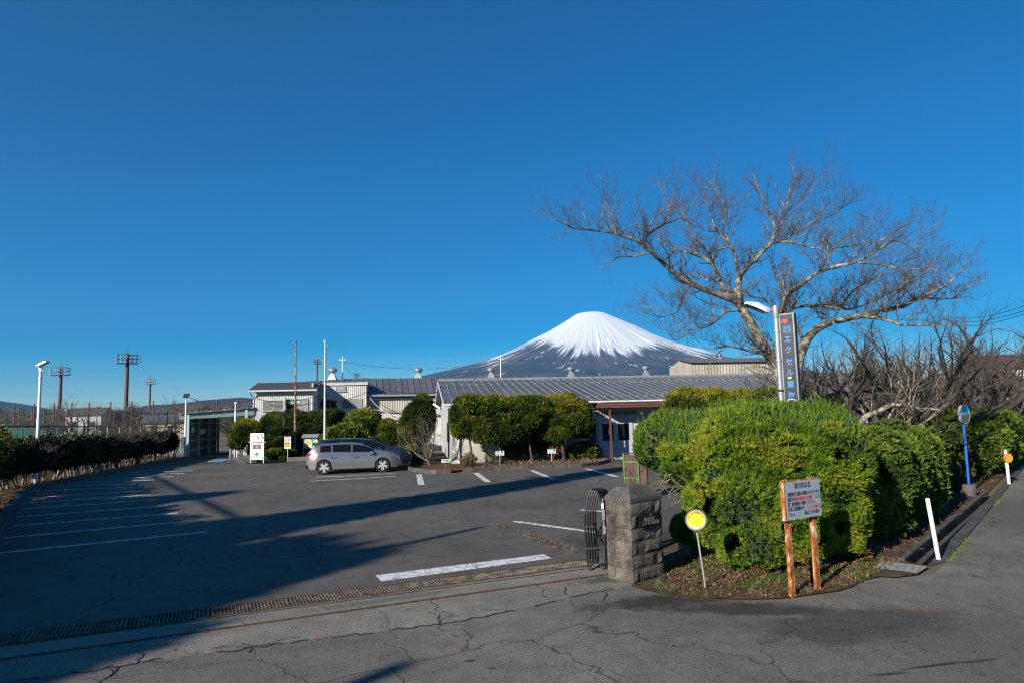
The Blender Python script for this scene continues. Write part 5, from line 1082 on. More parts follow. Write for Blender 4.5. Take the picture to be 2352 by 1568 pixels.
for lb_, x, y, rx, by, s in (('leafless twiggy dome shrub by the drainpipe', 510, 1262, 60, 1330, 26), ('thin twiggy shrub with few leaves left of the visitor sign', 672, 1262, 45, 1325, 27)):
    p = Z3(x, by); b = G(*p); t_ = thing('twiggy_shrub', lb_, 'shrub', tuple(b)); tb, tq = Tubes(), Tubes(); rs = np.random.RandomState(s)
    for k in range(16): q, _ = crooked(b, (rs.randn() * .6, rs.randn() * .5, 1), rs.uniform(.5, .85), 5, rs, .2); r = np.linspace(.012, .004, 6); tb.add(q, r); sprout(tb, tq, q, r, rs, 2, 1, 1.4)
    tb.build('stems', M['dark_bark'], t_, stuff=True); tq.build('twigs', M['grey_twig'], t_, stuff=True); foliage(t_, [Bp(*Z3(x, y), b[1], (rx * .31 / IF * b[1], .3, .28))], 130 if s == 26 else 90, 'broad', 'dry_leaf' if s == 26 else 'golden', seed=s, core=False, depth=.5)
# ---- middle bed shrubs
ptree('round clipped tree with bare lower stems left of the white notice stand', 570, 1054, [zc(190, 930, 120, 90), zc(230, 960, 100, 100), zc(110, 1020, 80, 80)], 'golden', seed=31, trunks=3, stem=.05, name='round_tree', Y=43.5, dens=260)
GM = 'dense shrubs of the middle bed'
for i, (lb_, x, y, rx, ry, Y, mt, ty) in enumerate((('brownish golden shrub below the left office window', 440, 870, 110, 80, 47.5, 'golden', .1), ('large dark shrub behind the layered pine', 620, 880, 150, 100, 47, 'shrub', .1), ('tall dark shrub between the flagpoles', 800, 870, 110, 90, 47.5, 'shrub', .1), ('golden shrub right of the white flagpole', 950, 850, 130, 85, 47, 'golden', 0), ('bright feathery shrub below the curtained window', 1230, 850, 150, 95, 46.5, 'bright_shrub', .2), ('dark shrub below the bright feathery one', 1260, 930, 130, 90, 46, 'shrub', .1),
      ('very dark shrub behind the notice board', 780, 1010, 150, 110, 45, 'shrub', -.1), ('round bright leafy bush behind the dark car', 1085, 985, 190, 92, 43.5, 'bright_shrub', .1), ('dark shrub behind the speed limit sign', 600, 1040, 110, 110, 45.5, 'shrub', -.1), ('low shrub right of the round leafy bush', 1375, 1050, 66, 40, 41, 'shrub', 0), ('dark shrub left of the layered pine', 400, 1010, 60, 90, 46, 'shrub', -.1))):
    ptree(lb_, *[516.8 + .25633 * x, 1050], [zc(x, y, rx, ry), zc(x - rx * .3, y + ry * .7, rx * .8, ry * .8)], mt, 'fine' if mt != 'bright_shrub' else 'broad', 40 + i, GM, 'bed_shrub', 210, cat='shrub', stem=.05, trunks=3, smin=1.0 if mt != 'bright_shrub' else 1.8, smax=1.8 if mt != 'bright_shrub' else 3.0, top_yellow=ty, Y=Y, gap=.18)
ptree('cone shaped golden tree left of the bare forked tree', 894, 1060, [zc(1465, 930, 85, 80), zc(1470, 990, 90, 80), zc(1450, 890, 60, 50)], 'golden', seed=61, Y=41, name='cone_tree', trunks=2)
ptree('tall dark cypress at the gable of the cream building', 972, 1066, [zc(1770, 760, 110, 130), zc(1740, 850, 140, 150), zc(1700, 980, 120, 120), zc(1620, 960, 70, 110)], 'golden', seed=62, Y=37.5, name='cypress', dens=300, stem=.1, top_yellow=.05)
ptree('yellowish low shrub at the foot of the cypress', 945, 1072, [zc(1690, 1140, 75, 60), zc(1740, 1200, 70, 55)], 'golden', 'broad', 63, name='low_shrub', Y=36.0, cat='shrub', stem=.03, trunks=3, smin=1, smax=1.8)
pine = thing('layered_pine', 'garden pine clipped into flat green pads right of the white notice stand', 'tree', tuple(G(642, 1058) + (0, 1.0, 0))); Yp = pine.location[1]
for i, (x, y, rx, ry) in enumerate(((485, 948, 72, 30), (455, 990, 62, 22), (520, 1015, 60, 20), (450, 1060, 85, 26), (540, 1085, 60, 24), (480, 1120, 70, 24), (410, 1155, 60, 34), (520, 1180, 110, 30), (585, 1140, 50, 24))):
    p = zc(x, y, rx, ry); c = at(p[0], p[1], Yp + .3 * math.sin(i * 2)); foliage(pine, [(c, (p[2] / IF * Yp, .7, p[3] / IF * Yp))], 330, 'fine', 'bright_shrub' if i % 3 else 'shrub', 'needle_pad', seed=70 + i, smin=.6, smax=1.0, up=1.2, depth=.3, corename='pad_core', lump=.12)
tk = Tubes(); q, _ = crooked(pine.location, (0, 0, 1), 2.6, 7, rs, .12); tk.add(q, np.linspace(.1, .05, 8)); tk.build('trunk', M['dark_bark'], pine)
pm('fork_bark', (.07, .055, .045), (.20, .17, .14), 8, .9, bmp=.5, bsc=30)
fk2 = bare_tree('forked_bare_tree', 'bare grey two stemmed tree on the rounded kerb bed', G(983, 1072) + (.05, .6, 0), 2.9, .75, 81, None, trunk_r=.09, nl=5, dens=.55, fork=.12, mats=('fork_bark', 'twig'), Lk=1.0)

# ---- left hedge of camellias on pale stems
kin_ = np.array(ki)[1:]; cum = np.concatenate([[0], np.cumsum(np.linalg.norm(np.diff(kin_, axis=0), axis=1))])
def along(s, off_):
    x, y = np.interp(s, cum, kin_[:, 0]), np.interp(s, cum, kin_[:, 1]); x2, y2 = np.interp(s + .3, cum, kin_[:, 0]), np.interp(s + .3, cum, kin_[:, 1]); d = np.array([x2 - x, y2 - y]); d /= np.linalg.norm(d) + 1e-9
    return np.array([x, y]) + np.array([-d[1], d[0]]) * off_
lh = thing('camellia_hedge', 'long dark camellia hedge with red flowers on pale bare stems left of the lot', 'hedge', (*along(3, 1), 0)); bl = []; rr3 = random.Random(3); s = .3
while s < cum[-1] - .5:
    f = s / cum[-1]; c = along(s, 1.0); tz = 1.95 - .3 * f + rr3.uniform(-.1, .15); bz = .62 if f > .1 else .2
    thin = .16 < f < .42
    bl.append(((c[0], c[1], (tz + bz) / 2), (.62, .95, (tz - bz) / 2 * (1 if not thin else .85)), 2.6, thin)); s += 1.15
foliage(lh, [b[:3] for b in bl if not b[3]], 230, 'broad', 'camellia', seed=91, lump=.2, freq=1.8, smin=1.5, smax=2.7, gap=.24, corek=.66, top_yellow=.1)
foliage(lh, [b[:3] for b in bl if b[3]], 220, 'broad', 'camellia', seed=92, lump=.3, freq=1.8, smin=1.2, smax=2.2, gap=.46, core=False, depth=.8, top_yellow=.35)
foliage(lh, [((b[0][0], b[0][1], 1.75), (.7, 1.0, .62), 2.2) for b in bl if b[3] or b[0][1] < 24], 170, 'broad', 'bright_shrub', name='loose_shoots', seed=93, lump=.35, freq=1.6, smin=.8, smax=1.5, gap=.54, core=False, depth=.9, top_yellow=.3)
foliage(lh, [((b[0][0], b[0][1], 1.8), (.8, 1.0, .55), 2.2) for b in bl if b[3]], 120, 'broad', 'dry_leaf', name='brown_leaves', seed=94, lump=.35, freq=1.6, smin=.5, smax=.9, gap=.5, core=False, depth=.9)
s = .1; me_ = []
for k in range(6):
    tb = Tubes(); rs = np.random.RandomState(300 + k); q, _ = crooked((0, 0, 0), (rs.randn() * .16, rs.randn() * .12, 1), rs.uniform(.8, 1.1), 5, rs, .10); tb.add(q, np.linspace(.05, .03, 6) * rs.uniform(.7, 1.1)); me_.append(tb.build('stem', M['stem_bark'], lh, base=np.zeros(3))); me_[-1].location = (0, 0, -5)
k = 0
while s < cum[-1] - .3:
    c = along(s, rr3.uniform(.75, 1.15)); o = me_[k] if k < 6 else me_[k % 6].copy()
    if k >= 6: COL.objects.link(o)
    o.location = (c[0] - lh.location[0], c[1] - lh.location[1], .04); o.rotation_euler = (0, 0, rr3.uniform(0, 6.28)); o.scale = (rr3.uniform(.8, 1.3),) * 2 + (rr3.uniform(.85, 1.15),); s += rr3.uniform(.22, .42); k += 1
pf = np.array([(*along(rr3.uniform(.5, cum[-1] - .5), rr3.uniform(.35, .5)), rr3.uniform(.8, 1.6)) for _ in range(60)]); V, T_ = scatter(pf, np.tile([1., -1, .3], (60, 1)), 'broad', .7, 1.0)
o = rawmesh('flowers', V - np.array(lh.location), np.arange(len(V)).reshape(-1, 3), M['petal'], lh, tint=T_); o['kind'] = 'stuff'

# ---- litter, straw, weeds, petals
def litter(name, label, poly, n, tpl, mat, seed, z=.015, smin=.7, smax=1.4, flat=.25, dens=None):
    rs = np.random.RandomState(seed); poly = np.array([p[:2] for p in poly]); lo, hi = poly.min(0), poly.max(0); P = rs.rand(n * 3, 2) * (hi - lo) + lo
    x, y = P[:, 0], P[:, 1]; ins = np.zeros(len(P), bool); j = len(poly) - 1
    for i in range(len(poly)):
        xi, yi, xj, yj = *poly[i], *poly[j]; ins ^= ((yi > y) != (yj > y)) & (x < (xj - xi) * (y - yi) / (yj - yi + 1e-12) + xi); j = i
    P = P[ins]
    if dens: P = P[fbm(P[:, 0] * dens, P[:, 1] * dens, 3) > .44]
    P = P[:n]; P3 = np.stack([P[:, 0], P[:, 1], np.full(len(P), z)], 1); N = rs.randn(len(P), 3); N[:, 2] = np.abs(N[:, 2]) * flat + .12; V, T_ = scatter(P3, N, tpl, smin, smax, rs); V[:, 2] = np.maximum(V[:, 2], z - .004)
    o = rawmesh(name, V, np.arange(len(V)).reshape(-1, 3), M[mat], tint=T_); tag(o, label, kind='stuff')
corner = [g2(1500, 1350), g2(1533, 1364), g2(1630, 1372), g2(1747, 1374), g2(1826, 1369), g2(1895, 1359), g2(1962, 1344), g2(2010, 1322), g2(2070, 1292), g2(2000, 1270), g2(1900, 1290), g2(1800, 1300), g2(1700, 1280), g2(1600, 1265), g2(1540, 1290)]
litter('straw', 'dry straw and twigs on the corner bed', corner, 12000, 'litter', 'straw', 1, .018, .3, 1.0, .22, dens=5)
litter('weeds', 'small bright green weeds on the corner bed', corner, 4500, 'broad', 'weed', 2, .02, .15, .42, 1.0, dens=2.6)
litter('fallen_leaves', 'brown leaves under the hedge and in the corner bed', corner + [], 500, 'broad', 'dry_leaf', 3, .02, .35, .7, .2)
litter('fallen_leaves', 'brown leaves along the hedge side of the gutter', [tuple(Lg0), tuple(Lg1), tuple(Lg1 + ka * 9), tuple(Lg1 + nL * 1.2 + ka * 9), tuple(Lg0 + nL * .9)], 5000, 'litter', 'dry_leaf', 4, .03, .8, 1.6, .2)
litter('fallen_leaves', 'leaf litter below the camellia hedge', [tuple(p) for p in kin_] + [tuple(np.array(p) + (-2.2, 1.0)) for p in kin_[::-1]], 9000, 'litter', 'dry_leaf', 5, .07, .9, 2.2, .2)
litter('dry_grass', 'dry grass on the front bed', kin(ko4) + [(5.0, 36.4), (0, 35.5)], 5000, 'litter', 'straw', 6, .09, 1.0, 2.2, .8)
rsl = np.random.RandomState(9); a, b = np.array(g2(1310, 1170)), np.array(g2(1350, 1237)); pp = [g2(1133, 1203), g2(1150, 1208), g2(1216, 1232), g2(1236, 1240), g2(1262, 1247), g2(1290, 1258), g2(1330, 1270)]; P = np.array([np.array(pp[i]) + (np.array(pp[i + 1]) - np.array(pp[i])) * rsl.rand() + rsl.randn(2) * .04 for i in rsl.randint(0, 6, 420)]); P3 = np.c_[P, np.full(len(P), .004)]
V, T_ = scatter(P3, rsl.randn(len(P), 3) * .5 + (0, 0, .8), 'litter', .5, 1.1, rsl); tag(rawmesh('crack_grass', V, np.arange(len(V)).reshape(-1, 3), M['straw'], tint=T_), 'dry grass growing in a crack near the folded gate', kind='stuff')
P = np.array([G(rsl.uniform(0, 1500), rsl.uniform(1400, 1560)) for _ in range(26)] + [G(rsl.uniform(1500, 2340), rsl.uniform(1250, 1500)) for _ in range(40)]); P[:, 2] = .006
V, T_ = scatter(P, rsl.randn(len(P), 3) * .3 + (0, 0, .3), 'broad', .2, .42, rsl); V[:, 2] = np.abs(V[:, 2] - .0) * .3 + .003; tag(rawmesh('petals', V, np.arange(len(V)).reshape(-1, 3), [M['petal']], tint=T_) if False else rawmesh('road_leaves', V, np.arange(len(V)).reshape(-1, 3), M['dry_leaf'], tint=T_), 'few single leaves blown over the road', kind='stuff')
P = np.array([G(*p) for p in ((383, 1477), (396, 1492), (470, 1452), (725, 1469), (498, 1491), (66, 1284), (20, 1245), (175, 1281), (1030, 1480), (250, 1420))]); P[:, 2] = .006; V, T_ = scatter(P, rsl.randn(len(P), 3) * .2 + (0, 0, .3), 'broad', .35, .5, rsl); V[:, 2] = np.abs(V[:, 2]) * .4 + .003
tag(rawmesh('petals', V, np.arange(len(V)).reshape(-1, 3), M['petal'], tint=T_), 'pink camellia petals scattered on the asphalt', kind='stuff')
# ---- far off woods
rsw = np.random.RandomState(13)
def wood(name, label, segs, n, hgt, seed, mat='distant_wood', s=(1.0, 2.4)):
    rs = np.random.RandomState(seed); P = []
    for _ in range(n): px = rs.uniform(segs[0], segs[1]); Y = rs.uniform(segs[2], segs[3]); p = at(px, 960, Y); h = hgt * (.45 + .75 * fbm(np.array([px / 34.0]), np.array([Y / 60.0 + seed]), 3)[0]); p[2] = rs.rand() ** .6 * h; P.append(p)
    V, T_ = scatter(np.array(P), rs.randn(n, 3) * .7 + (0, 0, .6), 'far', *s, rs); tag(rawmesh(name, V, np.arange(len(V)).reshape(-1, 3), M[mat], tint=T_), label, kind='stuff')
wood('far_wood', 'brown leafless woods beyond the tennis court', (-250, 600, 150, 330), 11000, 6.5, 1); wood('far_wood', 'brown woods behind the buildings', (560, 1150, 180, 300), 5000, 6.0, 2)
wood('far_wood', 'brown thicket behind the roadside trees', (1830, 2650, 55, 130), 10000, 5.6, 3, s=(.6, 1.4)); wood('far_wood', 'green brown shrubs far behind the big hedge', (1500, 2000, 60, 90), 4000, 3.5, 4, s=(.6, 1.4))
# ------------------------------------------------------------------ objects
def frame2(root):  # local helper: lettering on a face turned by rz
    return (R(90), 0, 0)
# ---- gate pillar of rough stone blocks
c_, r_, l_ = G(1455, 1341), G(1527, 1322), G(1399, 1318)
ex = (r_ - c_); wx = np.linalg.norm(ex[:2]); pr = math.atan2(ex[1], ex[0]); ey = l_ - c_; wy = np.linalg.norm(ey[:2]) ; wx = min(wx, .80); wy = .50
pil = thing('gate_pillar', 'square gate pillar of rough split stone blocks with a black name plate', 'pillar', (c_[0], c_[1], 0), pr)
m, t, b = newmat('rough_stone'); v = worldpos(t); n1 = noise(t, v, 2.4, 6, .65); n2 = noise(t, v, 22, 5, .7); n3_ = noise(t, mapping(t, v, (1, 1, .35)), 7, 4, .6)
col = ramp(t, n1, [(.36, (.032, .027, .023)), (.5, (.105, .088, .070)), (.68, (.22, .19, .155))]); col = mixc(t, ramp(t, n2, [(.36, (.6, .6, .6)), (.5, (0, 0, 0))]), col, (.03, .026, .023)); col = mixc(t, ramp(t, n3_, [(.55, (0, 0, 0)), (.72, (.55, .55, .55))]), col, (.25, .22, .185))
t.links.new(col, b.inputs['Base Color']); b.inputs['Roughness'].default_value = .95; bump(t, b, n2, .9, .02); M['rough_stone'] = m
m, t, b = newmat('cap_concrete'); v = worldpos(t); col = ramp(t, noise(t, v, 60, 3, .7), [(.35, (.04, .037, .033)), (.52, (.12, .11, .10)), (.7, (.30, .28, .26))]); col = mixc(t, ramp(t, noise(t, v, 3, 5), [(.4, (.75, .75, .75)), (.62, (0, 0, 0))]), col, (.045, .04, .036)); t.links.new(col, b.inputs['Base Color']); b.inputs['Roughness'].default_value = .95; bump(t, b, noise(t, v, 60, 3), .6, .01); M['cap_concrete'] = m
rb = random.Random(2)
def rough_block(x0, x1, y0, y1, z0, z1, root, rough=.022, name='stone_block', seed=0):
    nx, ny, nz = max(2, int((x1 - x0) / .06)), max(2, int((y1 - y0) / .06)), 4; g_ = .0035
    x0 += g_; x1 -= g_; y0 += g_; y1 -= g_; z0 += g_; z1 -= g_; mb = MB()
    def face(o, du, dv, nu, nv, nrm):
        v = []; 
        for j in range(nv + 1):
            for i in range(nu + 1):
                u, w_ = i / nu, j / nv; edge = min(u, 1 - u, w_, 1 - w_); p = np.array(o) + np.array(du) * u + np.array(dv) * w_
                h = (.35 + vnoise(p[0] * 11 + p[1] * 7 + seed, p[2] * 13 + p[1] * 9) * 1.0) * rough * min(1, edge * 5) if edge > 0 else 0
                v.append(tuple(p + np.array(nrm) * h))
        mb.add(v, [(j * (nu + 1) + i, j * (nu + 1) + i + 1, (j + 1) * (nu + 1) + i + 1, (j + 1) * (nu + 1) + i) for j in range(nv) for i in range(nu)])
    X, Yy, Z = x1 - x0, y1 - y0, z1 - z0
    face((x0, y0, z0), (X, 0, 0), (0, 0, Z), nx, nz, (0, -1, 0)); face((x1, y0, z0), (0, Yy, 0), (0, 0, Z), ny, nz, (1, 0, 0)); face((x1, y1, z0), (-X, 0, 0), (0, 0, Z), nx, nz, (0, 1, 0)); face((x0, y1, z0), (0, -Yy, 0), (0, 0, Z), ny, nz, (-1, 0, 0))
    face((x0, y0, z1), (X, 0, 0), (0, Yy, 0), 1, 1, (0, 0, 1)); mb.build(name, M['rough_stone'], root)
ch = .192; NC = 6
for k in range(NC):
    z0, z1 = k * ch + .01, (k + 1) * ch + .01; s = .15
    if k % 2 == 0: J = [(0, s, 0, wy - s), (s, wx, 0, s + .1), (wx - s, wx, s + .1, wy), (0, wx - s, wy - s, wy)]
    else: J = [(0, wx - s, 0, s), (wx - s, wx, 0, wy - s), (s, wx, wy - s, wy), (0, s, s, wy)]
    for i, (a0_, a1_, b0_, b1_) in enumerate(J): rough_block(a0_, a1_, b0_, b1_, z0, z1, pil, seed=k * 7 + i)
mb = MB(); mb.box((wx / 2, wy / 2, NC * ch / 2 - .02), (wx - .03, wy - .03, NC * ch)); mb.build('mortar_core', M['damp_concrete'], pil)
mb = MB(); z0 = NC * ch + .008; e = .012; q0 = [(-e, -e), (wx + e, -e), (wx + e, wy + e), (-e, wy + e)]; q2 = [(.13, .13), (wx - .13, .13), (wx - .13, wy - .13), (.13, wy - .13)]; cc = np.array([wx / 2, wy / 2]); q1 = [tuple(cc + (np.array(p) - cc) * .97) for p in q0]
mb.add([(*p, z0) for p in q0] + [(*p, z0 + .05) for p in q0] + [(*p, z0 + .07) for p in q1] + [(*p, z0 + .205) for p in q2] + [(wx / 2, wy / 2, z0 + .225)], [(3, 2, 1, 0)] + [(a + o_, (a + 1) % 4 + o_, (a + 1) % 4 + 4 + o_, a + 4 + o_) for o_ in (0, 4, 8) for a in range(4)] + [(12 + a, 12 + (a + 1) % 4, 16) for a in range(4)])
mb.build('cap_stone', M['cap_concrete'], pil)
pm('granite_plate', (.006, .006, .007), (.012, .012, .013), 60, .18); pm('engraved', (.26, .26, .25), rough=.6)
px0, px1, pz0, pz1 = wx * .17, wx * .85, .80, .985
mb = MB(); mb.box(((px0 + px1) / 2, -.046, (pz0 + pz1) / 2), (px1 - px0, .03, pz1 - pz0)); npl = mb.build('name_plate', M['granite_plate'], pil)
text('株式会社', .062, npl, ((px0 + px1) / 2 - .02, -.062, pz0 + .095), (R(90), 0, 0), M['engraved'], name='engraved_name')
text('エクセル東海', .066, npl, ((px0 + px1) / 2, -.062, pz0 + .04), (R(90), 0, 0), M['engraved'], name='engraved_name')
def emblem(parent, s, loc, mat, rot=(R(90), 0, 0), name='emblem'):
    """the company mark: stacked slanted bars with a stem"""
    mb = MB()
    for k in range(3):
        y = .32 - k * .20; x = -.18 * k; mb.prism([(-.35 + x, y), (.55 + x * .4, y), (.62 + x * .4, y + .15), (-.25 + x, y + .15)], 0, .01)
    mb.prism([(.05, -.05), (.62, -.05 + .02), (.70, .11), (.05, .11)], 0, .012); mb.prism([(.0, -.48), (.16, -.42), (.34, .0), (.12, .0)], 0, .011)
    o = mb.build(name, mat, parent); o.location = loc; o.rotation_euler = rot; o.scale = (s, s, .1); return o
emblem(npl, .035, ((px0 + px1) / 2 + .01, -.062, pz1 - .03), M['engraved'])

# ---- folding gate pushed together against the pillar
gc = G(1376, 1303); pm('gate_black', (.010, .010, .012), rough=.28, spec=.6); pm('gate_bar', (.30, .30, .31), (.42, .42, .42), 8, .35, .7)
gate = thing('folding_gate', 'black arched folding gate pushed together beside the stone pillar', 'gate', (gc[0] + .01, gc[1], 0), R(-8))
def arch(hw, H):
    P = [(-hw * .84, 0.03), (-hw * .92, H * .3), (-hw, H * .58), (-hw * .96, H * .70), (-hw * .72, H * .84), (-hw * .58, H * .92)]
    for k in range(7): a_ = math.pi * (1 - k / 6); P.append((math.cos(a_) * hw * .5, H * .93 + math.sin(a_) * H * .07))
    return P + [(-x, z) for x, z in P[:6]][::-1]
for k in range(5):
    A_ = arch(.165, 1.27 - .012 * k); mb = MB(); mb.tube([(x * (1.0 - .03 * k) - .04 + k * .034, -.16 + k * .11 + x * .25, z) for x, z in A_], .017, 6); mb.build('frame', M['gate_black'], gate)
for z in (.10, .34, .68):
    for j, k in enumerate((0, 2)):
        mb = MB(); mb.cyl((-.20 + j * .07, -.22 + k * .09, z - j * .03), (.08 + j * .06, .0 + k * .09, z - .02 - j * .03), .011, n=8); mb.build('cross_bar', M['gate_bar'], gate)
for a_, b_ in ((.10, .68), (.68, .34)):
    for sgn in (-1, 1): mb = MB(); mb.cyl((-.05 * sgn, -.12, a_), (.07 * sgn, .22, b_), .011, n=6); mb.build('link', M['gate_black'], gate)
mb = MB(); mb.cyl((.10, -.14, .55), (.09, -.14, 1.12), .016, n=8); mb.box((.095, -.155, .86), (.045, .03, .16)); mb.box((.10, -.155, .62), (.05, .035, .12)); mb.build('lock_bar', M['gate_bar'], gate)
mb = MB(); mb.box((.085, -.178, 1.0), (.035, .003, .09)); mb.build('sticker', M['white_board'], gate)
for x, y in ((-.16, -.2), (.04, -.1), (.1, .22)): mb = MB(); mb.cyl((x, y - .012, .035), (x, y + .012, .035), .032, n=14); mb.build('caster', M['rust_steel'], gate)

# ---- rusty green gate leaf behind the hedge corner
gl = at(1462, 1122, 20.5); pm('green_paint', (.045, .15, .03), (.10, .24, .05), 5, .6); pm('brown_sheet', (.075, .04, .028), (.12, .07, .05), 4, .8, world=True)
leaf = thing('old_gate_leaf', 'old rusty brown gate leaf with green frame leaning behind the hedge corner', 'gate', (gl[0] - .35, gl[1], 0), R(-42))
mb = MB(); mb.box((.02, 0, .66), (.06, .05, 1.26)); mb.build('post', M['green_paint'], leaf)
mb = MB(); mb.box((.52, -.02, .66), (.05, .06, 1.26)); mb.build('post', M['green_paint'], leaf)
for x, w_ in ((.27, .42), (.66, .2)): mb = MB(); mb.box((x, .0, .64), (w_, .012, 1.18)); mb.build('panel', M['brown_sheet'], leaf)
for z in (.55, 1.02): mb = MB(); mb.box((.27, -.02, z), (.44, .03, .05)); mb.build('rail', M['green_paint'], leaf)
mb = MB(); mb.box((.78, 0, .62), (.04, .05, 1.15)); mb.box((.4, 0, 1.27), (.8, .05, .03)); mb.build('rusty_edge', M['rust_steel'], leaf)
tb = Tubes(); rs = np.random.RandomState(4)
for k in range(9): q, _ = crooked((rs.uniform(0, .5), -.03, rs.uniform(.1, .5)), (rs.randn() * .2, 0, 1), rs.uniform(.5, .9), 8, rs, .25); q[:, 1] = -.035; tb.add(q, np.full(9, .006))
tb.build('vine', M['dark_bark'], leaf, base=np.zeros(3), stuff=True)

# ---- round yellow children's safety sign (its cartoon is left out)
sb = G(1621, 1352); top = at(1597, 1192, sb[1] - .02); rsn = thing('round_sign', 'round yellow children emergency house sign on a thin leaning pole', 'sign', (sb[0], sb[1], 0))
tp = top - np.array([sb[0], sb[1], 0]); mb = MB(); mb.cyl((0, 0, 0), tuple(tp * .95 + (0, .02, 0)), .0135, n=10); mb.build('pole', M['alu'], rsn)
PR_ = .158; lean_ = math.atan2(tp[0], tp[2]); em = bpy.data.objects.new('sign_plate', None)
def disc(r, y0, y1, name, mat, n=40, parent=None):
    mb = MB(); v = [(r * math.cos(2 * math.pi * k / n), y, r * math.sin(2 * math.pi * k / n)) for y in (y0, y1) for k in range(n)]
    mb.add(v, [tuple(range(n)), tuple(range(2 * n - 1, n - 1, -1))] + [(k, k + n, (k + 1) % n + n, (k + 1) % n) for k in range(n)]); return mb.build(name, mat, parent)
pm('sign_grey', (.19, .20, .22), (.30, .31, .33), 8, .5)
pl_ = disc(PR_, -.008, .008, 'sign_plate', M['black'], parent=rsn); pl_.location = tuple(tp + np.array([0, -.03, 0])); pl_.rotation_euler = (0, lean_, R(-4))
disc(PR_ * .93, -.0105, -.008, 'grey_rim', M['sign_grey'], parent=pl_); disc(PR_ * .80, -.0125, -.0105, 'yellow_face', M['yellow'], parent=pl_)
def ring_text(s, r, a0_, a1_, size, mat, parent, y=-.0135, flip=False, bold=.0006, name='lettering'):
    for i, ch_ in enumerate(s):
        a_ = R(a0_ + (a1_ - a0_) * (i / max(1, len(s) - 1))); rot = -(a_ - math.pi / 2) if not flip else -(a_ + math.pi / 2)
        if ch_ != ' ': text(ch_, size, parent, (r * math.cos(a_), y, r * math.sin(a_)), (R(90), rot, 0), mat, name=name, bold=bold)
ring_text('かけこみ', PR_ * .66, 160, 113, .026, M['ink'], pl_); ring_text('110', PR_ * .66, 101, 81, .040, M['red_ink'], pl_, bold=.0012); ring_text('番のいえ', PR_ * .66, 67, 20, .026, M['ink'], pl_)
mb = MB(); 
for k in range(12):
    a0_, a1_ = R(205 + 130 * k / 12), R(205 + 130 * (k + 1) / 12); ro, ri = PR_ * .74, PR_ * .63
    mb.add([(ri * math.cos(a0_), -.0135, ri * math.sin(a0_)), (ro * math.cos(a0_), -.0135, ro * math.sin(a0_)), (ro * math.cos(a1_), -.0135, ro * math.sin(a1_)), (ri * math.cos(a1_), -.0135, ri * math.sin(a1_))], [(0, 1, 2, 3)])
mb.build('white_ribbon', M['white_board'], pl_)
for a_ in (60, 150, 240, 330): o = disc(.005, -.018, -.0105, 'screw', M['alu'], 8, pl_); o.location = (PR_ * .87 * math.cos(R(a_)), 0, PR_ * .87 * math.sin(R(a_)))

# ---- rusty two legged notice board
m, t, b = newmat('rusty_paint'); v = coords(t); n1 = noise(t, mapping(t, v, (1.6, 1.6, .7)), 6.5, 7, .7)
col = ramp(t, n1, [(.36, (.10, .028, .010)), (.46, (.32, .085, .02)), (.53, (.50, .19, .05)), (.575, (.60, .46, .30)), (.62, (.62, .55, .44))]); t.links.new(col, b.inputs['Base Color']); b.inputs['Roughness'].default_value = .85; bump(t, b, n1, .9, .01); M['rusty_paint'] = m
pL, pR_ = G(1828, 1371), G(1886, 1356); dd = pR_ - pL; nb_rz = math.atan2(dd[1], dd[0]); sp_ = np.linalg.norm(dd[:2])
nb = thing('notice_board', 'grey notice board with black and red Japanese text on two rusty legs', 'sign', (pL[0], pL[1], 0), nb_rz)
zb_, zt2 = at(1812, 1193, pL[1])[2], at(1806, 1106, pL[1])[2]; xl, xr = -.10, sp_ + .115
for k, x in enumerate((0, sp_)):
    p = MB(); w_ = .075; p.box((x, .0, zt2 / 2 + .01), (w_, .008, zt2 + .03)); p.box((x - w_ / 2, .022, zt2 / 2 + .01), (.008, .045, zt2 + .028)); p.box((x + w_ / 2, .022, zt2 / 2 + .01), (.008, .045, zt2 + .028)); lg = p.build('leg', M['rusty_paint'], nb)
    lg.location = (0, .03, 0)
mb = MB(); mb.box(((xl + xr) / 2, -.006, (zb_ + zt2) / 2), (xr - xl, .012, zt2 - zb_)); bd = mb.build('board', pm('board_grey', (.33, .36, .41), (.40, .43, .48), 4, .45), nb)
mb = MB(); mb.box((xl - .012, .015, (zb_ + zt2) / 2 + .005), (.02, .06, zt2 - zb_ + .02)); mb.box(((xl + xr) / 2, .02, zt2 + .008), (xr - xl, .05, .014)); mb.build('rusty_rim', M['rusty_paint'], nb)
Hb = zt2 - zb_; Wb = xr - xl; xm = (xl + xr) / 2; yt = -.0135
LS = Hb * .118
text('取引先各位', Hb * .165, bd, (xm, yt, zt2 - Hb * .13), (R(90), 0, 0), M['ink'], bold=.0012, sx=.86)
def line(parts, z, size=LS, x0=None, sx=.86):
    x = xl + Wb * .06 if x0 is None else x0
    for s, mt in parts:
        o = text(s, size, bd, (x, yt, z), (R(90), 0, 0), M[mt], bold=.0006, align='LEFT', sx=sx); x += len(s) * size * sx * 1.0
line([('近隣並びに通行の迷惑になりますので', 'ink')], zt2 - Hb * .34, sx=.70); line([('道路での', 'ink'), ('駐車(順番待ち)は厳禁', 'red_ink'), ('とします。', 'ink')], zt2 - Hb * .47, sx=.66); line([('第二駐車場内へ移動して下さい。', 'ink')], zt2 - Hb * .60, sx=.70)
line([('尚 第二駐車場内でも', 'ink'), ('エンジンは停止', 'red_ink'), ('して', 'ink')], zt2 - Hb * .73, sx=.66); line([('下さい。', 'ink')], zt2 - Hb * .87, sx=.7); line([('(株)エクセル東海', 'ink')], zt2 - Hb * .87, x0=xl + Wb * .50, sx=.74)

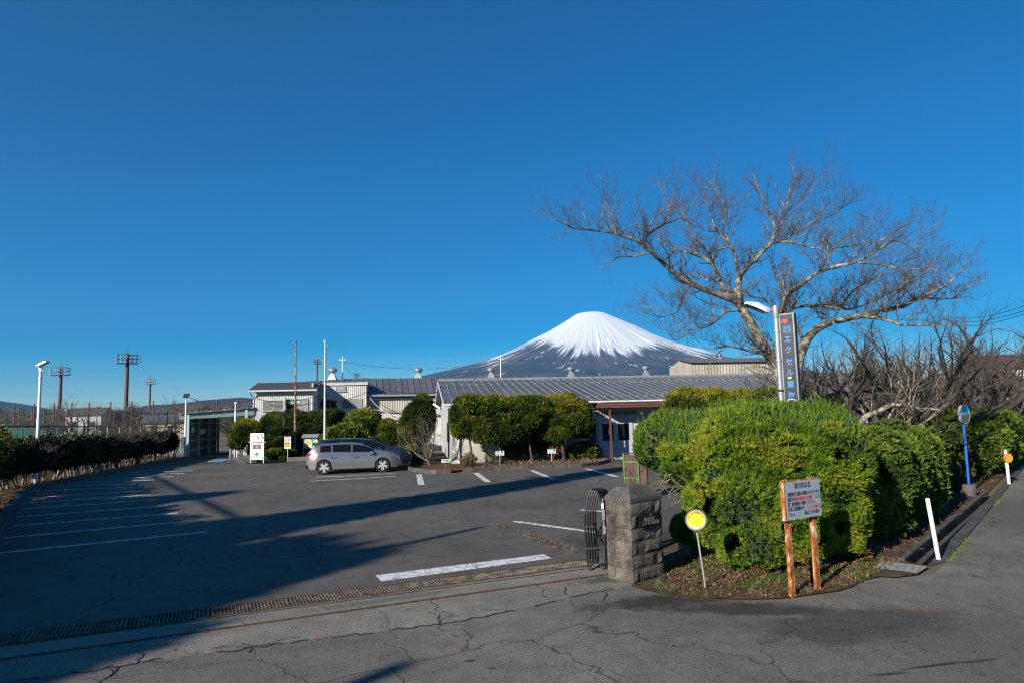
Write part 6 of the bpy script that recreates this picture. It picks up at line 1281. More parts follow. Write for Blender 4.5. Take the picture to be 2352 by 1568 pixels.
# ---- pylon sign and its lamp
PY = 13.5; pb = at(1803, 940, PY); pyl = thing('pylon_sign', 'tall thin grey company sign hanging on a steel pole above the hedge', 'sign', (pb[0] - .06, PY, 0), R(0))
pt = at(1789, 702, PY); zp = pt[2]
pm('pole_steel', (.42, .42, .43), (.60, .60, .61), 3, .35, .6, stretch=(1, 1, .3)); pm('box_dark', (.045, .052, .06), (.08, .088, .10), 3, .45, .4); pm('panel_dark', (.030, .034, .040), (.05, .055, .065), 2.5, .3); pm('sign_blue', (.05, .24, .55), rough=.4); pm('sign_red', (.75, .045, .03), rough=.4)
mb = MB(); mb.cyl((0, 0, 0), (0, 0, zp), .048, n=16); mb.lathe([(.056, zp - .25), (.060, zp - .24), (.060, zp - .02), (.03, zp)], n=16); mb.build('pole', M['pole_steel'], pyl, smooth=True)
zb1, zt1 = at(1827, 930, PY)[2], at(1812, 721.5, PY)[2]; bw = .29; rzp = R(-36)
bx_ = bpy.data.objects.new('sign_box', None)
mb = MB(); mb.box((0, .015, (zb1 + zt1) / 2), (bw, .17, zt1 - zb1)); box = mb.build('sign_box', M['box_dark'], pyl); box.location = (.215, -.03, 0); box.rotation_euler = (0, 0, rzp)
mb = MB(); mb.box((0, -.077, (zb1 + zt1) / 2), (bw - .055, .006, zt1 - zb1 - .06)); mb.build('front_panel', M['panel_dark'], box)
fr2 = MB()
for sx_ in (-1, 1): fr2.box((sx_ * (bw / 2 - .014), -.084, (zb1 + zt1) / 2), (.027, .018, zt1 - zb1))
for z in (zb1 + .014, zt1 - .014): fr2.box((0, -.084, z), (bw - .056, .018, .027))
fr2.build('frame', pm('frame_grey', (.14, .15, .16), (.22, .23, .24), 5, .45, .4), box)
HH = zt1 - zb1; f_ = lambda y: zt1 - HH * (y - 305) / (1335 - 305)
emblem(box, .105, (-.045, -.083, f_(400)), M['sign_red'])
text('EXCEL\nTOKAI', .034, box, (.085, -.083, f_(385)), (R(90), 0, 0), M['ink'], bold=.0006)
text('会株\n社式', .080, box, (0, -.083, f_(490)), (R(90), 0, 0), M['sign_blue'], bold=.0014, line=.95)
for ch_, y in zip('エクセル東海', (600, 720, 850, 970, 1105, 1232)): text(ch_, .150, box, (0, -.083, f_(y)), (R(90), 0, 0), M['sign_blue'], bold=.0035, sx=.92)
o = disc(.04, -.002, .002, 'oval_label', pm('label_beige', (.55, .50, .38), rough=.6), 16, box); o.location = (-.01, -.083, f_(1027)); o.scale = (1, 1, .6)
mb = MB(); mb.tube([(.095 * math.cos(a_), -.084, f_(1300) + .06 * math.sin(a_)) for a_ in np.linspace(0, math.pi, 9)], .009, 5, caps=False); mb.tube([(.04 * math.cos(a_), -.084, f_(1305) + .025 * math.sin(a_)) for a_ in np.linspace(0, 2 * math.pi, 9)], .006, 5, caps=False); mb.build('reflection_ring', M['white_board'], box)  # white curves painted on as a ring-shaped reflection in the panel
for y in (490, 825, 1165): z = f_(y); mb = MB(); mb.lathe([(.054, -.02), (.060, -.018), (.060, .018), (.054, .02)], (0, 0, z), 14); mb.box((.08, -.01, z), (.12, .02, .03)); mb.build('bracket', M['rust_steel' if y > 1100 else 'alu'], pyl)
la = thing('street_lamp', 'white street lamp head reaching left from the top of the pylon pole', 'lamp', (pyl.location[0], PY, zp - .09))
mb = MB(); mb.tube([(-.045, 0, 0), (-.20, -.01, -.005)], .03, 8); mb.build('arm', M['alu'], la)
mb = MB(); e0 = np.array([-.12, -.01, -.02]); prof_ = [(0, .05, .055), (.10, .11, .08), (.24, .13, .085), (.38, .12, .06), (.50, .08, .03)]
for i, (s, hw, hh) in enumerate(prof_):
    c = np.array([-.13 - s * .93, -.01, -.015 + s * .32 * (1 if s > .12 else .3)]); 
    mb.v += [tuple(c + (0, y * hw, z * hh)) for y, z in ((-1, -.6), (1, -.6), (1, .2), (.55, 1), (-.55, 1), (-1, .2))]; mb.n += 6
for i in range(len(prof_) - 1):
    for k in range(6): mb.f.append((i * 6 + k, i * 6 + (k + 1) % 6, (i + 1) * 6 + (k + 1) % 6, (i + 1) * 6 + k)); mb.mi.append(0)
mb.f += [(5, 4, 3, 2, 1, 0), tuple(range(24, 30))]; mb.mi += [0, 0]; mb.build('lamp_head', M['white_board'], la)
mb = MB(); mb.box((-.50, -.01, .065), (.30, .15, .012), ry=R(19)); mb.build('diffuser', M['glass'], la)

# ---- bollards, mirror
m, t, b = newmat('chipped_white'); v = coords(t); n1 = noise(t, v, 9, 6, .7); zg = t.nodes.new('ShaderNodeSeparateXYZ'); t.links.new(v, zg.inputs[0]); k_ = mathn(t, 'SUBTRACT', n1, mathn(t, 'MULTIPLY', mathn(t, 'SUBTRACT', 1.0, zg.outputs['Z']), .06))
t.links.new(ramp(t, k_, [(.30, (.03, .022, .018)), (.325, (.72, .72, .71)), (.7, (.80, .80, .79))]), b.inputs['Base Color']); b.inputs['Roughness'].default_value = .45; M['chipped_white'] = m
def bollard(px, py, tx, ty, label, r=.045):
    b_ = G(px, py); tp = at(tx, ty, b_[1]); d_ = tp - b_; o = thing('bollard', label, 'bollard', (b_[0], b_[1], 0)); mb = MB(); d_[2] = tp[2]
    mb.tube([(0, 0, -.05), tuple(d_ * .985), tuple(d_)], [r, r, r * .92], 18); mb.build('post', M['chipped_white'], o, smooth=True); return o, d_
bo, _ = bollard(2157, 1286, 2130, 1143, 'white steel bollard leaning left at the end of the gutter', .034)
pm('orange_lens', (.85, .20, .01), (.95, .32, .02), 20, .3)
bo, d_ = bollard(2318, 1112, 2309, 1033, 'slim white bollard carrying an orange round reflector', .045)
o = disc(.135, -.02, .02, 'reflector', M['orange_lens'], 24, bo); o.location = (d_[0] * .78, -.08, d_[2] * .78); mb = MB(); mb.box((0, -.024, 0), (.02, .004, .24), ry=R(30)); mb.box((0, -.0245, 0), (.02, .004, .24), ry=R(-40)); mb.build('pattern', pm('light_orange', (.95, .45, .08), rough=.4), o)
mb = MB(); mb.cyl((d_[0] * 1.0, 0, d_[2] * .98), (d_[0] * 1.0, 0, d_[2] * 1.02), .055, n=14); mb.build('rust_cap', M['rusty_paint'], bo)
mp = G(2228, 1138); mp[2] = 0; mt_ = at(2211, 950, mp[1]); mir = thing('traffic_mirror', 'round convex traffic mirror on a bright blue pole in a concrete stub', 'mirror', (mp[0], mp[1], 0)); d_ = mt_ - mp
mb = MB(); mb.lathe([(.15, -.1), (.17, .1), (.165, .30), (.15, .31), (.0, .31)], n=14); mb.build('concrete_stub', M['kerb_concrete'], mir)
mb = MB(); mb.cyl((0, 0, .25), (d_[0] * .96, 0, d_[2]), .034, n=14); mb.build('pole', pm('blue_pole', (.010, .10, .45), (.02, .14, .52), 4, .35), mir, smooth=True)
N_ = 28; mb = MB(); ms = MB(); rM = .24
for rr_, yy in ((.0, -.07), (.08, -.064), (.16, -.045), (.215, -.022)): pass
rings = [(0.001, -.085), (.06, -.080), (.12, -.066), (.18, -.042), (.238, -.012)]
for r0_, y0_ in rings: ms.v += [(r0_ * math.cos(2 * math.pi * k / N_), y0_, r0_ * math.sin(2 * math.pi * k / N_)) for k in range(N_)]; ms.n += N_
for i in range(4):
    for k in range(N_): ms.f.append((i * N_ + k, i * N_ + (k + 1) % N_, (i + 1) * N_ + (k + 1) % N_, (i + 1) * N_ + k)); ms.mi.append(0)
mm, t, b = newmat('mirror_face'); b.inputs['Metallic'].default_value = 1; b.inputs['Roughness'].default_value = .04; b.inputs['Base Color'].default_value = (.62, .66, .68, 1)
mf = disc(.245, -.01, .06, 'mirror_back', pm('grey_back', (.30, .33, .36), rough=.5), 28, mir); mf.location = (d_[0], -.08, d_[2]); mf.rotation_euler = (0, 0, R(20)); mf.scale = (.76, 1, 1.04)
so_ = ms.build('mirror_face', mm, mf, smooth=True); mb = MB(); mb.tube([(.245 * math.cos(2 * math.pi * k / N_), -.012, .245 * math.sin(2 * math.pi * k / N_)) for k in range(N_ + 1)], .010, 6, caps=False); mb.build('rim', M['grey_back'], mf)

# ---- lamp posts at the left
def lamp_post(label, px, py, tx, ty, r, head='flood', mat='chipped_white'):
    b_ = G(px, py); tp = at(tx, ty, b_[1]); H = tp[2]; o = thing('lamp_post', label, 'lamp post', (b_[0], b_[1], 0)); mb = MB()
    mb.tube([(0, 0, -.02), (0, 0, H * .55), (0, 0, H * .552), (0, 0, H)], [r, r, r * .92, r * .90], 14); mb.lathe([(r * .92, H - .42), (r * 1.25, H - .41), (r * 1.25, H - .36), (r * .92, H - .35)], n=14); mb.build('pole', M[mat], o, smooth=True)
    if head == 'flood':
        mb = MB(); mb.box((-.0, 0, H + .08), (.15, .10, .2)); mb.box((.02, 0, H - .08), (.2, .05, .04)); mb.build('bracket', M['white_board'], o); mb = MB(); mb.box((.12, -.05, H + .20), (.46, .28, .07), ry=R(-24)); mb.box((.09, -.05, H + .245), (.32, .18, .05), ry=R(-24)); mb.build('lamp_head', M['white_board'], o)
    else:
        mb = MB(); mb.box((.06, -.1, H + .1), (.40, .06, .30), rx=R(-35)); mb.build('solar_panel', M['black'], o); mb = MB(); mb.box((0, 0, H), (.12, .12, .12)); mb.build('bracket', M['alu'], o)
    return o, H
lamp_post('tall white lamp post with floodlight head standing in the left hedge', 81, 1112, 90, 846, .068)
lamp_post('white lamp post with black panel at the corner of the open shed', 424, 1053, 429, 911, .06, 'panel')
lp, H3 = lamp_post('grey pole between the shed opening and the round golden tree', 539, 1054, 541.5, 924, .07, 'x', 'alu')
for c in [c for c in lp.children if c.name.startswith('solar')]: bpy.data.objects.remove(c)

# ---- flagpoles
m, t, b = newmat('worn_red'); v = coords(t); t.links.new(ramp(t, noise(t, mapping(t, v, (8, 8, 1.4)), 2, 6, .75), [(.42, (.17, .025, .018)), (.52, (.24, .05, .035)), (.58, (.55, .48, .45))]), b.inputs['Base Color']); b.inputs['Roughness'].default_value = .6; M['worn_red'] = m
m, t, b = newmat('worn_white'); v = coords(t); t.links.new(ramp(t, noise(t, mapping(t, v, (8, 8, 1.4)), 2, 6, .75), [(.36, (.30, .09, .06)), (.44, (.55, .54, .52)), (.6, (.68, .68, .67))]), b.inputs['Base Color']); b.inputs['Roughness'].default_value = .5; M['worn_white'] = m
for lb_, px, py, tx, ty, mt in (('rust red flagpole with flaking white paint', 677, 1053.5, 680.8, 788, 'worn_red'), ('white flagpole with rust spots', 745.5, 1055, 748, 786, 'worn_white')):
    b_ = G(px, py); H = at(tx, ty, b_[1])[2]; o = thing('flagpole', lb_, 'flagpole', (b_[0], b_[1], 0), 0); mb = MB(); mb.tube([(0, 0, 0), (0, 0, H * .5), (0, 0, H)], [.075, .065, .04], 12); mb.build('pole', M[mt], o, smooth=True)
    mb = MB(); mb.lathe([(.03, H), (.09, H + .02), (.09, H + .10), (.02, H + .13)], n=12); mb.cyl((.05, 0, H - .15), (.16, 0, H - .2), .012, n=6); mb.build('finial', M[mt], o)
    mb = MB(); mb.tube([(.09, -.02, H - .1), (.10, -.03, H * .5), (.09, -.02, 1.0)], .006, 3); mb.build('halyard', M['ink'], o)

# ---- white notice stand, speed sign, glass notice case, barrier, blocks
def zc2(x, y): return (516.8 + .25633 * x, 746.5 + .25633 * y)
b0_ = G(*zc2(224, 1236)); b1_ = G(*zc2(346, 1236)); ns = thing('notice_stand', 'tall white notice stand with red and green Japanese writing', 'sign', (b0_[0], b0_[1], 0), math.atan2(b1_[1] - b0_[1], b1_[0] - b0_[0])); Wn = np.linalg.norm((b1_ - b0_)[:2]); Hn = at(*zc2(228, 966), b0_[1])[2]
for x in (.03, Wn - .03): mb = MB(); mb.box((x, .03, Hn / 2), (.05, .04, Hn)); mb.build('leg', M['white_trim'], ns)
zl = .22; mb = MB(); mb.box((Wn / 2, 0, (Hn + zl) / 2), (Wn, .015, Hn - zl)); nbd = mb.build('board', M['white_board'], ns); fz = lambda y: Hn - (Hn - zl) * (y - 965) / (1225 - 965)
text('ここから先', .17, nbd, (Wn / 2, -.0085, fz(987)), (R(90), 0, 0), M['ink'], bold=.003); text('トラック進入禁止', .17, nbd, (Wn / 2, -.0085, fz(1015)), (R(90), 0, 0), M['ink'], bold=.003, sx=.92)
mb = MB(); mb.box((Wn / 2, -.0088, fz(1054)), (Wn * .92, .002, .10)); mb.build('red_band', M['red_ink'], nbd); text('事故多発のためフォークリフト優先', .075, nbd, (Wn / 2, -.0102, fz(1054)), (R(90), 0, 0), M['white_board'], bold=.001)
for i, x in enumerate((.33, .67)): mb = MB(); mb.box((Wn * x, -.0088, fz(1098)), (.30, .002, .26)); ph = mb.build('photo', pm('photo_brown', (.05, .03, .03), (.25, .12, .10), 8, .5) if i == 0 else M['photo_brown'], nbd); o = disc(.09, -.003, 0, 'photo_detail', M['sign_grey'], 16, ph); o.location = (Wn * x, -.0095, fz(1098)); o = disc(.05, -.006, 0, 'photo_detail', M['ink'], 12, ph); o.location = (Wn * x, -.0095, fz(1098))
for y, s_ in ((1072, 'バック時の安全確認'), (1128, '徐行・一時停止・右左折時の確認'), (1142, '歩行者優先')): text(s_, .055, nbd, (Wn / 2, -.0085, fz(y)), (R(90), 0, 0), M['red_ink'], bold=.001)
mb = MB(); mb.box((Wn / 2, -.0088, fz(1171)), (.26, .002, .09)); mb.box((Wn / 2, -.0090, fz(1171)), (.09, .002, .26)); mb.build('green_cross', M['green_ink'], nbd)
text('安　全　　　第　一', .11, nbd, (Wn / 2, -.0085, fz(1166)), (R(90), 0, 0), M['green_ink'], bold=.002, sx=.72); text('SAFETY          FIRST', .06, nbd, (Wn / 2, -.0085, fz(1182)), (R(90), 0, 0), M['green_ink'], bold=.001); text('今日も一日0災でいこう', .15, nbd, (Wn / 2, -.0085, fz(1206)), (R(90), 0, 0), M['green_ink'], bold=.004, sx=.88)
b_ = G(*zc2(560, 1222)); ss = thing('speed_sign', 'small speed limit 15 sign with yellow lower half on a grey post', 'sign', (b_[0], b_[1], 0)); Hs = at(*zc2(560, 996), b_[1])[2]; ws = 58 * .25633 / IF * b_[1]; hs = 104 * .25633 / IF * b_[1]
mb = MB(); mb.cyl((0, .03, 0), (0, .03, Hs - .1), .035, n=10); mb.build('post', M['alu'], ss); mb = MB(); mb.box((0, -.01, Hs - hs / 2), (ws, .012, hs)); sp2 = mb.build('board', M['white_board'], ss)
mb = MB(); mb.box((0, -.0175, Hs - hs * .71), (ws * .96, .003, hs * .38)); mb.build('yellow_field', M['yellow'], sp2)
o = disc(ws * .42, -.003, 0, 'red_ring', M['red_ink'], 30, sp2); o.location = (0, -.0165, Hs - hs * .26); o = disc(ws * .30, -.005, 0, 'white_centre', M['white_board'], 30, sp2); o.location = (0, -.0165, Hs - hs * .26)
text('15', ws * .42, sp2, (0, -.0225, Hs - hs * .26), (R(90), 0, 0), M['blue_ink'], bold=.008); text('制限速度', ws * .23, sp2, (0, -.0195, Hs - hs * .60), (R(90), 0, 0), M['ink'], bold=.004); text('安全運転\nお願いします', ws * .13, sp2, (0, -.0195, Hs - hs * .77), (R(90), 0, 0), M['ink'], bold=.002); text('株式会社エクセル東海', ws * .09, sp2, (0, -.0165, Hs - hs * .95), (R(90), 0, 0), M['ink'])
b_ = G(*zc2(698, 1196)); nc = thing('notice_case', 'roofed glass notice case on two posts with yellow and green posters', 'notice board', (b_[0], b_[1], 0)); sc_ = .25633 / IF * b_[1]; zz_ = lambda y: at(*zc2(760, y), b_[1])[2]; Wc = 132 * sc_
for x in (0, Wc - .06): mb = MB(); mb.box((x + .03, .06, zz_(1000) / 2), (.05, .05, zz_(1000))); mb.build('post', M['white_trim'], nc)
mb = MB(); mb.box((Wc / 2, .06, (zz_(1008) + zz_(1098)) / 2), (Wc, .10, zz_(1008) - zz_(1098))); cs = mb.build('case', M['white_trim'], nc)
mb = MB(); mb.box((Wc / 2, 0.02, zz_(990)), (Wc + .12, .42, .07), rx=R(24)); mb.build('roof', M['sign_grey'], nc)
mb = MB(); mb.box((Wc / 2, .0, zz_(1099)), (Wc, .05, .03)); mb.build('rusty_sill', M['rusty_paint'], nc)
for x0_, x1_ in ((.06, .49), (.53, .95)): mb = MB(); mb.box((Wc * (x0_ + x1_) / 2, .006, (zz_(1016) + zz_(1090)) / 2), (Wc * (x1_ - x0_), .003, zz_(1016) - zz_(1090))); mb.build('poster', M['white_board'], cs)
mb = MB(); xx = Wc * .28; zc3 = zz_(1055); mb.box((xx, .003, zc3), (.42, .003, .14)); mb.box((xx, .0025, zc3), (.14, .003, .42)); mb.build('orange_cross', pm('orange_paint', (.80, .38, .03), rough=.5), cs)
mb = MB(); mb.box((xx + .22, .0035, zz_(1035)), (.12, .002, .4)); mb.box((xx - .1, .0035, zz_(1083)), (.25, .002, .08)); mb.build('green_field', pm('soft_green', (.25, .55, .25), rough=.6), cs)
mb = MB(); xx = Wc * .64; zc3 = zz_(1034); mb.box((xx, .003, zc3), (.16, .003, .055)); mb.box((xx, .0025, zc3), (.055, .003, .16)); mb.build('green_cross', M['green_ink'], cs)
for k, y in enumerate((1048, 1058, 1068, 1078)): mb = MB(); mb.box((Wc * .80, .0032, zz_(y)), (.36, .002, .11)); mb.build('poster_row', M['green_ink' if k % 2 else 'soft_green'], cs)
text('安全衛生', .11, cs, (Wc * .78, .002, zz_(1024)), (R(90), 0, 0), M['green_ink'], bold=.002)
def barrier(label, x0_, x1_, y0_, y1_):
    a, b = G(*zc2(x0_, y1_)), G(*zc2(x1_, y1_ - 4)); o = thing('safety_barrier', label, 'barrier', (a[0], a[1], 0), math.atan2(b[1] - a[1], b[0] - a[0]), 'white pipe barriers'); L = np.linalg.norm((b - a)[:2]); H = at(*zc2(x0_, y0_), a[1])[2]; mb = MB()
    mb.tube([(0, 0, 0), (0, 0, H), (L, 0, H), (L, 0, 0)], .035, 8); mb.build('frame', M['chipped_white'], o)
    for k in range(3): mb = MB(); x = L * (k + .5) / 3; q = [(x - L * .12, 0, H * .55), (x - L * .12, 0, H * .85), (x + L * .12, 0, H * .85), (x + L * .12, 0, H * .55), (x - L * .12, 0, H * .55)]; mb.tube(q, .022, 6, caps=False); mb.build('loop', M['chipped_white'], o)
    mb = MB(); mb.tube([(0, 0, H * .45), (L, 0, H * .45)], .025, 6); mb.build('rail', M['chipped_white'], o)
barrier('white pipe barrier with square loops left of the round golden tree', 45, 118, 1112, 1188); barrier('white pipe barrier half hidden behind the notice stand', 105, 168, 1113, 1200)
for lb_, x, y, s_ in (('dark stone block at the foot of the white barrier', 195, 1232, (1.1, .5, .42)), ('low dark stone beside the grey pole', 75, 1222, (.8, .4, .25))):
    b_ = G(*zc2(x, y)); o = thing('stone_block', lb_, 'stone', tuple(b_)); mb = MB(); mb.box((0, .2, s_[2] / 2), s_, rz=.1, tap=.88); mb.build('stone', M['kerb_concrete'], o)
# ---- parking signs on short posts
def park_sign(label, main, sub, x, y0_, y1_, yb, w_, conv, post='alu', ink='green_ink'):
    p = conv(x, yb); b_ = G(*p); b_[1] += .25; o = thing('parking_sign', label, 'sign', (b_[0], b_[1], 0), A8, 'small parking signs on short posts'); k = .31123 if conv is Z3 else .25633; zt_, zb_ = at(*conv(x, y0_), b_[1])[2], at(*conv(x, y1_), b_[1])[2]; W_ = w_ * k / IF * b_[1]; h = zt_ - zb_
    mb = MB(); mb.cyl((0, .02, 0), (0, .02, zt_ - .02), .022, n=8); mb.build('post', M[post], o); mb = MB(); mb.box((0, -.01, (zt_ + zb_) / 2), (W_, .015, h)); bd = mb.build('board', M['white_board'], o)
    text(main, h * .55 if sub else h * .62, bd, (0, -.0185, (zt_ + zb_) / 2 + (h * .16 if sub else 0)), (R(90), 0, 0), M[ink], bold=.008, sx=.95 if sub else .8)
    if sub: text(sub, h * .24, bd, (0, -.0185, zb_ + h * .17), (R(90), 0, 0), M['ink'], bold=.003)
park_sign('visitor sign before the left round shrub, its post on the kerb', '来客用', '9:00～18:00', 738, 1202, 1236, 1328, 63, Z3); park_sign('visitor sign between the brown shrub and the green one', '来客用', '9:00～18:00', 1124, 1187, 1221, 1308, 60, Z3)
park_sign('low company car sign on a yellow green stake beside the bare forked tree', '業務車用', '', 1972, 1196, 1226, 1290, 72, zc2, 'green_paint')

# ---- cars
def car(name, label, loc, rz, paint, L=4.28, W=1.76, H=1.475, wb=2.6, top=None, belt=None, win=None, group=None, rear='hatch', wheel_r=.315, alloy=True):
    root = thing(name, label, 'car', loc, rz, group); hl = L / 2; xr_, xf = -wb / 2 - .06, wb / 2 - .06 + .0
    top = top or [(-1, .72), (-.985, .98), (-.97, 1.08), (-.87, 1.26), (-.80, 1.365), (-.70, 1.42), (-.30, 1.475), (0, 1.455), (.20, 1.37), (.34, 1.24), (.47, 1.10), (.66, 1.02), (.84, .92), (.95, .80), (1, .60)]
    belt = belt or [(-1, .70), (-.97, .98), (-.9, 1.06), (-.5, 1.07), (0, 1.03), (.42, .99), (.66, .93), (.84, .84), (.95, .72), (1, .55)]
    xs = np.unique(np.concatenate([np.linspace(-hl, hl, 64), [xr_ - wheel_r - .06, xr_ + wheel_r + .06, xf - wheel_r - .06, xf + wheel_r + .06]])); n = len(xs); u = xs / hl
    zt = np.interp(u, [a for a, b in top], [b * H / 1.475 for a, b in top]); zbl = np.minimum(np.interp(u, [a for a, b in belt], [b * H / 1.475 for a, b in belt]), zt - .02)
    hw = W / 2 * (1 - .22 * np.clip(np.abs(u) - .72, 0, 1) ** 1.6 / .28 ** 1.6 * 1.3); gh = np.clip((zt - zbl) / .42, 0, 1)
    arc = wheel_r + .055; zb = np.full(n, .20); zb[np.abs(u) > .93] = .27
    for xw in (xr_, xf):
        d = np.abs(xs - xw); k = d < arc; zb[k] = np.maximum(zb[k], wheel_r + np.sqrt(arc ** 2 - d[k] ** 2) * .98)
    rows = []
    for i in range(n):
        w_, z0, z1, z2, g_ = hw[i], zb[i], zbl[i], zt[i], gh[i]; mid = max(z0 + .04, .52)
        mid = min(mid, z1 - .06)
        rows.append([(w_ * .965 if z0 < .3 else w_ * 1.0, z0), (w_ * 1.0, z0 + .03), (w_ * 1.0, max(mid, z0 + .035)), (w_ * .985, max(z1 - .10, z0 + .04)), (w_ * .94, z1), (w_ * (.94 - .235 * g_ * .93), z1 + (z2 - z1) * .84), (w_ * (.94 - .235 * g_) - .06 - .02 * g_, z2 - .012), (0, z2 + .012)])
    rows = np.array(rows); nr = rows.shape[1]
    body, parts = MB(), {}
    win = win or {'front_side_window': (-.08, .86), 'rear_side_window': (-.96, -.17), 'quarter_window': (-1.52, -1.06)}
    def V_(i, j, s, o=0.0): return (xs[i], s * (rows[i, j, 0] + o), rows[i, j, 1])
    for i in range(n - 1):
        xm_ = (xs[i] + xs[i + 1]) / 2
        for j in range(nr - 1):
            for s in (-1, 1):
                key = None
                if j == 4 and gh[i] > .28:
                    for k_, (a_, b_) in win.items():
                        if a_ < xm_ < b_: key = (k_, s)
                ws = zt[i] - zt[i + 1]
                if j == 6 or j == 5:
                    if hl * .19 < xm_ < hl * .49 and (j == 6): key = ('windscreen', 0)
                    if -hl * .955 < xm_ < -hl * .845 and j == 6: key = ('rear_window', 0)
                q = [V_(i, j, s), V_(i + 1, j, s), V_(i + 1, j + 1, s), V_(i, j + 1, s)]
                if s > 0: q = q[::-1]
                (body if key is None else parts.setdefault(key, MB())).add(q, [(0, 1, 2, 3)])
    for i, sgn in ((0, -1), (n - 1, 1)):
        ring = [V_(i, j, -1) for j in range(nr)] + [V_(i, j, 1) for j in range(nr - 2, -1, -1)]; body.add(ring, [tuple(range(len(ring)))[::(1 if sgn > 0 else -1)]])
    bo = body.build('body', paint, root); bmw = bmesh.new(); bmw.from_mesh(bo.data); bmesh.ops.remove_doubles(bmw, verts=bmw.verts, dist=.0005); bmesh.ops.recalc_face_normals(bmw, faces=bmw.faces); bmw.to_mesh(bo.data); bmw.free(); bo.data.polygons.foreach_set('use_smooth', [True] * len(bo.data.polygons)); bo.data.set_sharp_from_angle(angle=R(28))
    for (k_, s), mb in parts.items():
        w_ = mb.build(k_ if k_ in ('windscreen', 'rear_window', 'quarter_window') else 'side_window', M['car_glass'], root); bmw = bmesh.new(); bmw.from_mesh(w_.data); bmesh.ops.remove_doubles(bmw, verts=bmw.verts, dist=.0005); bmw.to_mesh(w_.data); bmw.free(); w_.data.polygons.foreach_set('use_smooth', [True] * len(w_.data.polygons))
    mb = MB(); mb.box((0, 0, .42), (L * .86, W * .80, .42)); mb.build('underbody', M['black'], root)
    seam = lambda x: float(np.interp(x, xs, hw)); 
    for s in (-1, 1):
        for x in (-.13, .90, -1.02):
            mb = MB(); zz = [.30, .52, float(np.interp(x, xs, zbl)) - .1, float(np.interp(x, xs, zbl))]; yy = [seam(x), seam(x), seam(x) * .985, seam(x) * .94]
            xo = [0, 0, 0, 0] if x > -1 else [.10, .12, -.06, -.12]
            mb.tube([(x + o_, s * (y + .001), z) for z, y, o_ in zip(zz, yy, xo)], .006, 4); mb.build('door_seam', M['black'], root)
        mb = MB(); mb.tube([(-1.0, s * (W / 2 * .985 + .0), .27), (.9, s * (W / 2 * .985), .27)], .012, 4); mb.build('sill_seam', M['black'], root)
        for x in (-.80, .16): mb = MB(); mb.box((x - .12, s * (seam(x) + .006), .80 * H / 1.475), (.19, .035, .035)); mb.build('door_handle', M['chrome'], root)
        mb = MB(); mb.box((.74, s * (W / 2 + .05), .99 * H / 1.475), (.16, .17, .12), tap=.85); mb.build('wing_mirror', paint, root)
        mb = MB(); q = [(hl * .99 - .12, .62), (hl * .94 - .50, .78), (hl * .94 - .36, .80), (hl - .10, .70)]; xx_ = [hl - .13, hl - .62, hl - .40, hl - .10]; zz_ = [.60, .77, .82, .70]
        v = [(x, s * (float(np.interp(x, xs, hw)) * (.985 if z < .75 else .95) + .006), z * H / 1.475) for x, z in zip(xx_, zz_)]; mb.add(v, [(0, 1, 2, 3) if s < 0 else (3, 2, 1, 0)]); mb.build('headlight', M['lamp_glass'], root)
        xx_ = [-hl + .03, -hl + .30, -hl + .40, -hl + .06]; zz_ = [.84, .90, 1.0, 1.02]; v = [(x, s * (float(np.interp(x, xs, hw)) * .985 + .008), z * H / 1.475) for x, z in zip(xx_, zz_)]; mb = MB(); mb.add(v, [(0, 1, 2, 3) if s < 0 else (3, 2, 1, 0)]); mb.build('tail_light', M['tail_red'], root)
        for xw in (xr_, xf):
            y0, y1 = s * (W / 2 - .225), s * (W / 2 - .015); cy_ = (y0 + y1) / 2; mb = MB()
            prof_ = [(wheel_r * .66, y0), (wheel_r * .93, y0), (wheel_r, y0 + s * .03), (wheel_r, y1 - s * .03), (wheel_r * .95, y1 - s * .005), (wheel_r * .72, y1), (wheel_r * .70, y1 - s * .02)]; N2 = 28
            for r_, y in prof_: mb.v += [(xw + r_ * math.cos(2 * math.pi * k / N2), y, wheel_r + r_ * math.sin(2 * math.pi * k / N2)) for k in range(N2)]; mb.n += N2
            for a_ in range(len(prof_) - 1):
                for k in range(N2): mb.f.append((a_ * N2 + k, a_ * N2 + (k + 1) % N2, (a_ + 1) * N2 + (k + 1) % N2, (a_ + 1) * N2 + k)); mb.mi.append(0)
            wh = bpy.data.objects.new('wheel', None); COL.objects.link(wh); wh.parent = root; mb.build('tyre', M['tyre'], wh, smooth=True)
            mb = MB(); yf = y1 - s * .030
            for k in range(10 if alloy else 6):
                a_ = 2 * math.pi * k / (10 if alloy else 6) + (.10 if k % 2 else -.10) * (1 if alloy else 0); c0, c1 = np.array([math.cos(a_), math.sin(a_)]), np.array([-math.sin(a_), math.cos(a_)])
                v = [(xw + (c0 * r_ + c1 * t_ * w2)[0], yf + dy, wheel_r + (c0 * r_ + c1 * t_ * w2)[1]) for dy in (0, s * .018) for r_, w2 in ((.045, .030), (wheel_r * .74, .024)) for t_ in (-1, 1)]
                mb.add(v, [(4, 5, 7, 6), (0, 1, 5, 4), (1, 3, 7, 5), (3, 2, 6, 7), (2, 0, 4, 6)])
            mb.build('rim', M['alloy'], wh); mb = MB(); mb.cyl((xw, yf, wheel_r), (xw, yf + s * .024, wheel_r), .055, n=14); mb.build('hub_cap', M['alloy'], wh)
            mb = MB(); rr_ = wheel_r * .70; mb.v += [(xw + rr_ * math.cos(2 * math.pi * k / N2), y, wheel_r + rr_ * math.sin(2 * math.pi * k / N2)) for y in (yf - s * .05, yf + s * .012) for k in range(N2)]; mb.n += 2 * N2
            for k in range(N2): mb.f.append((k, (k + 1) % N2, (k + 1) % N2 + N2, k + N2)); mb.mi.append(0)
            mb.f.append(tuple(range(N2))); mb.mi.append(0); mb.build('wheel_well', M['black'], wh)
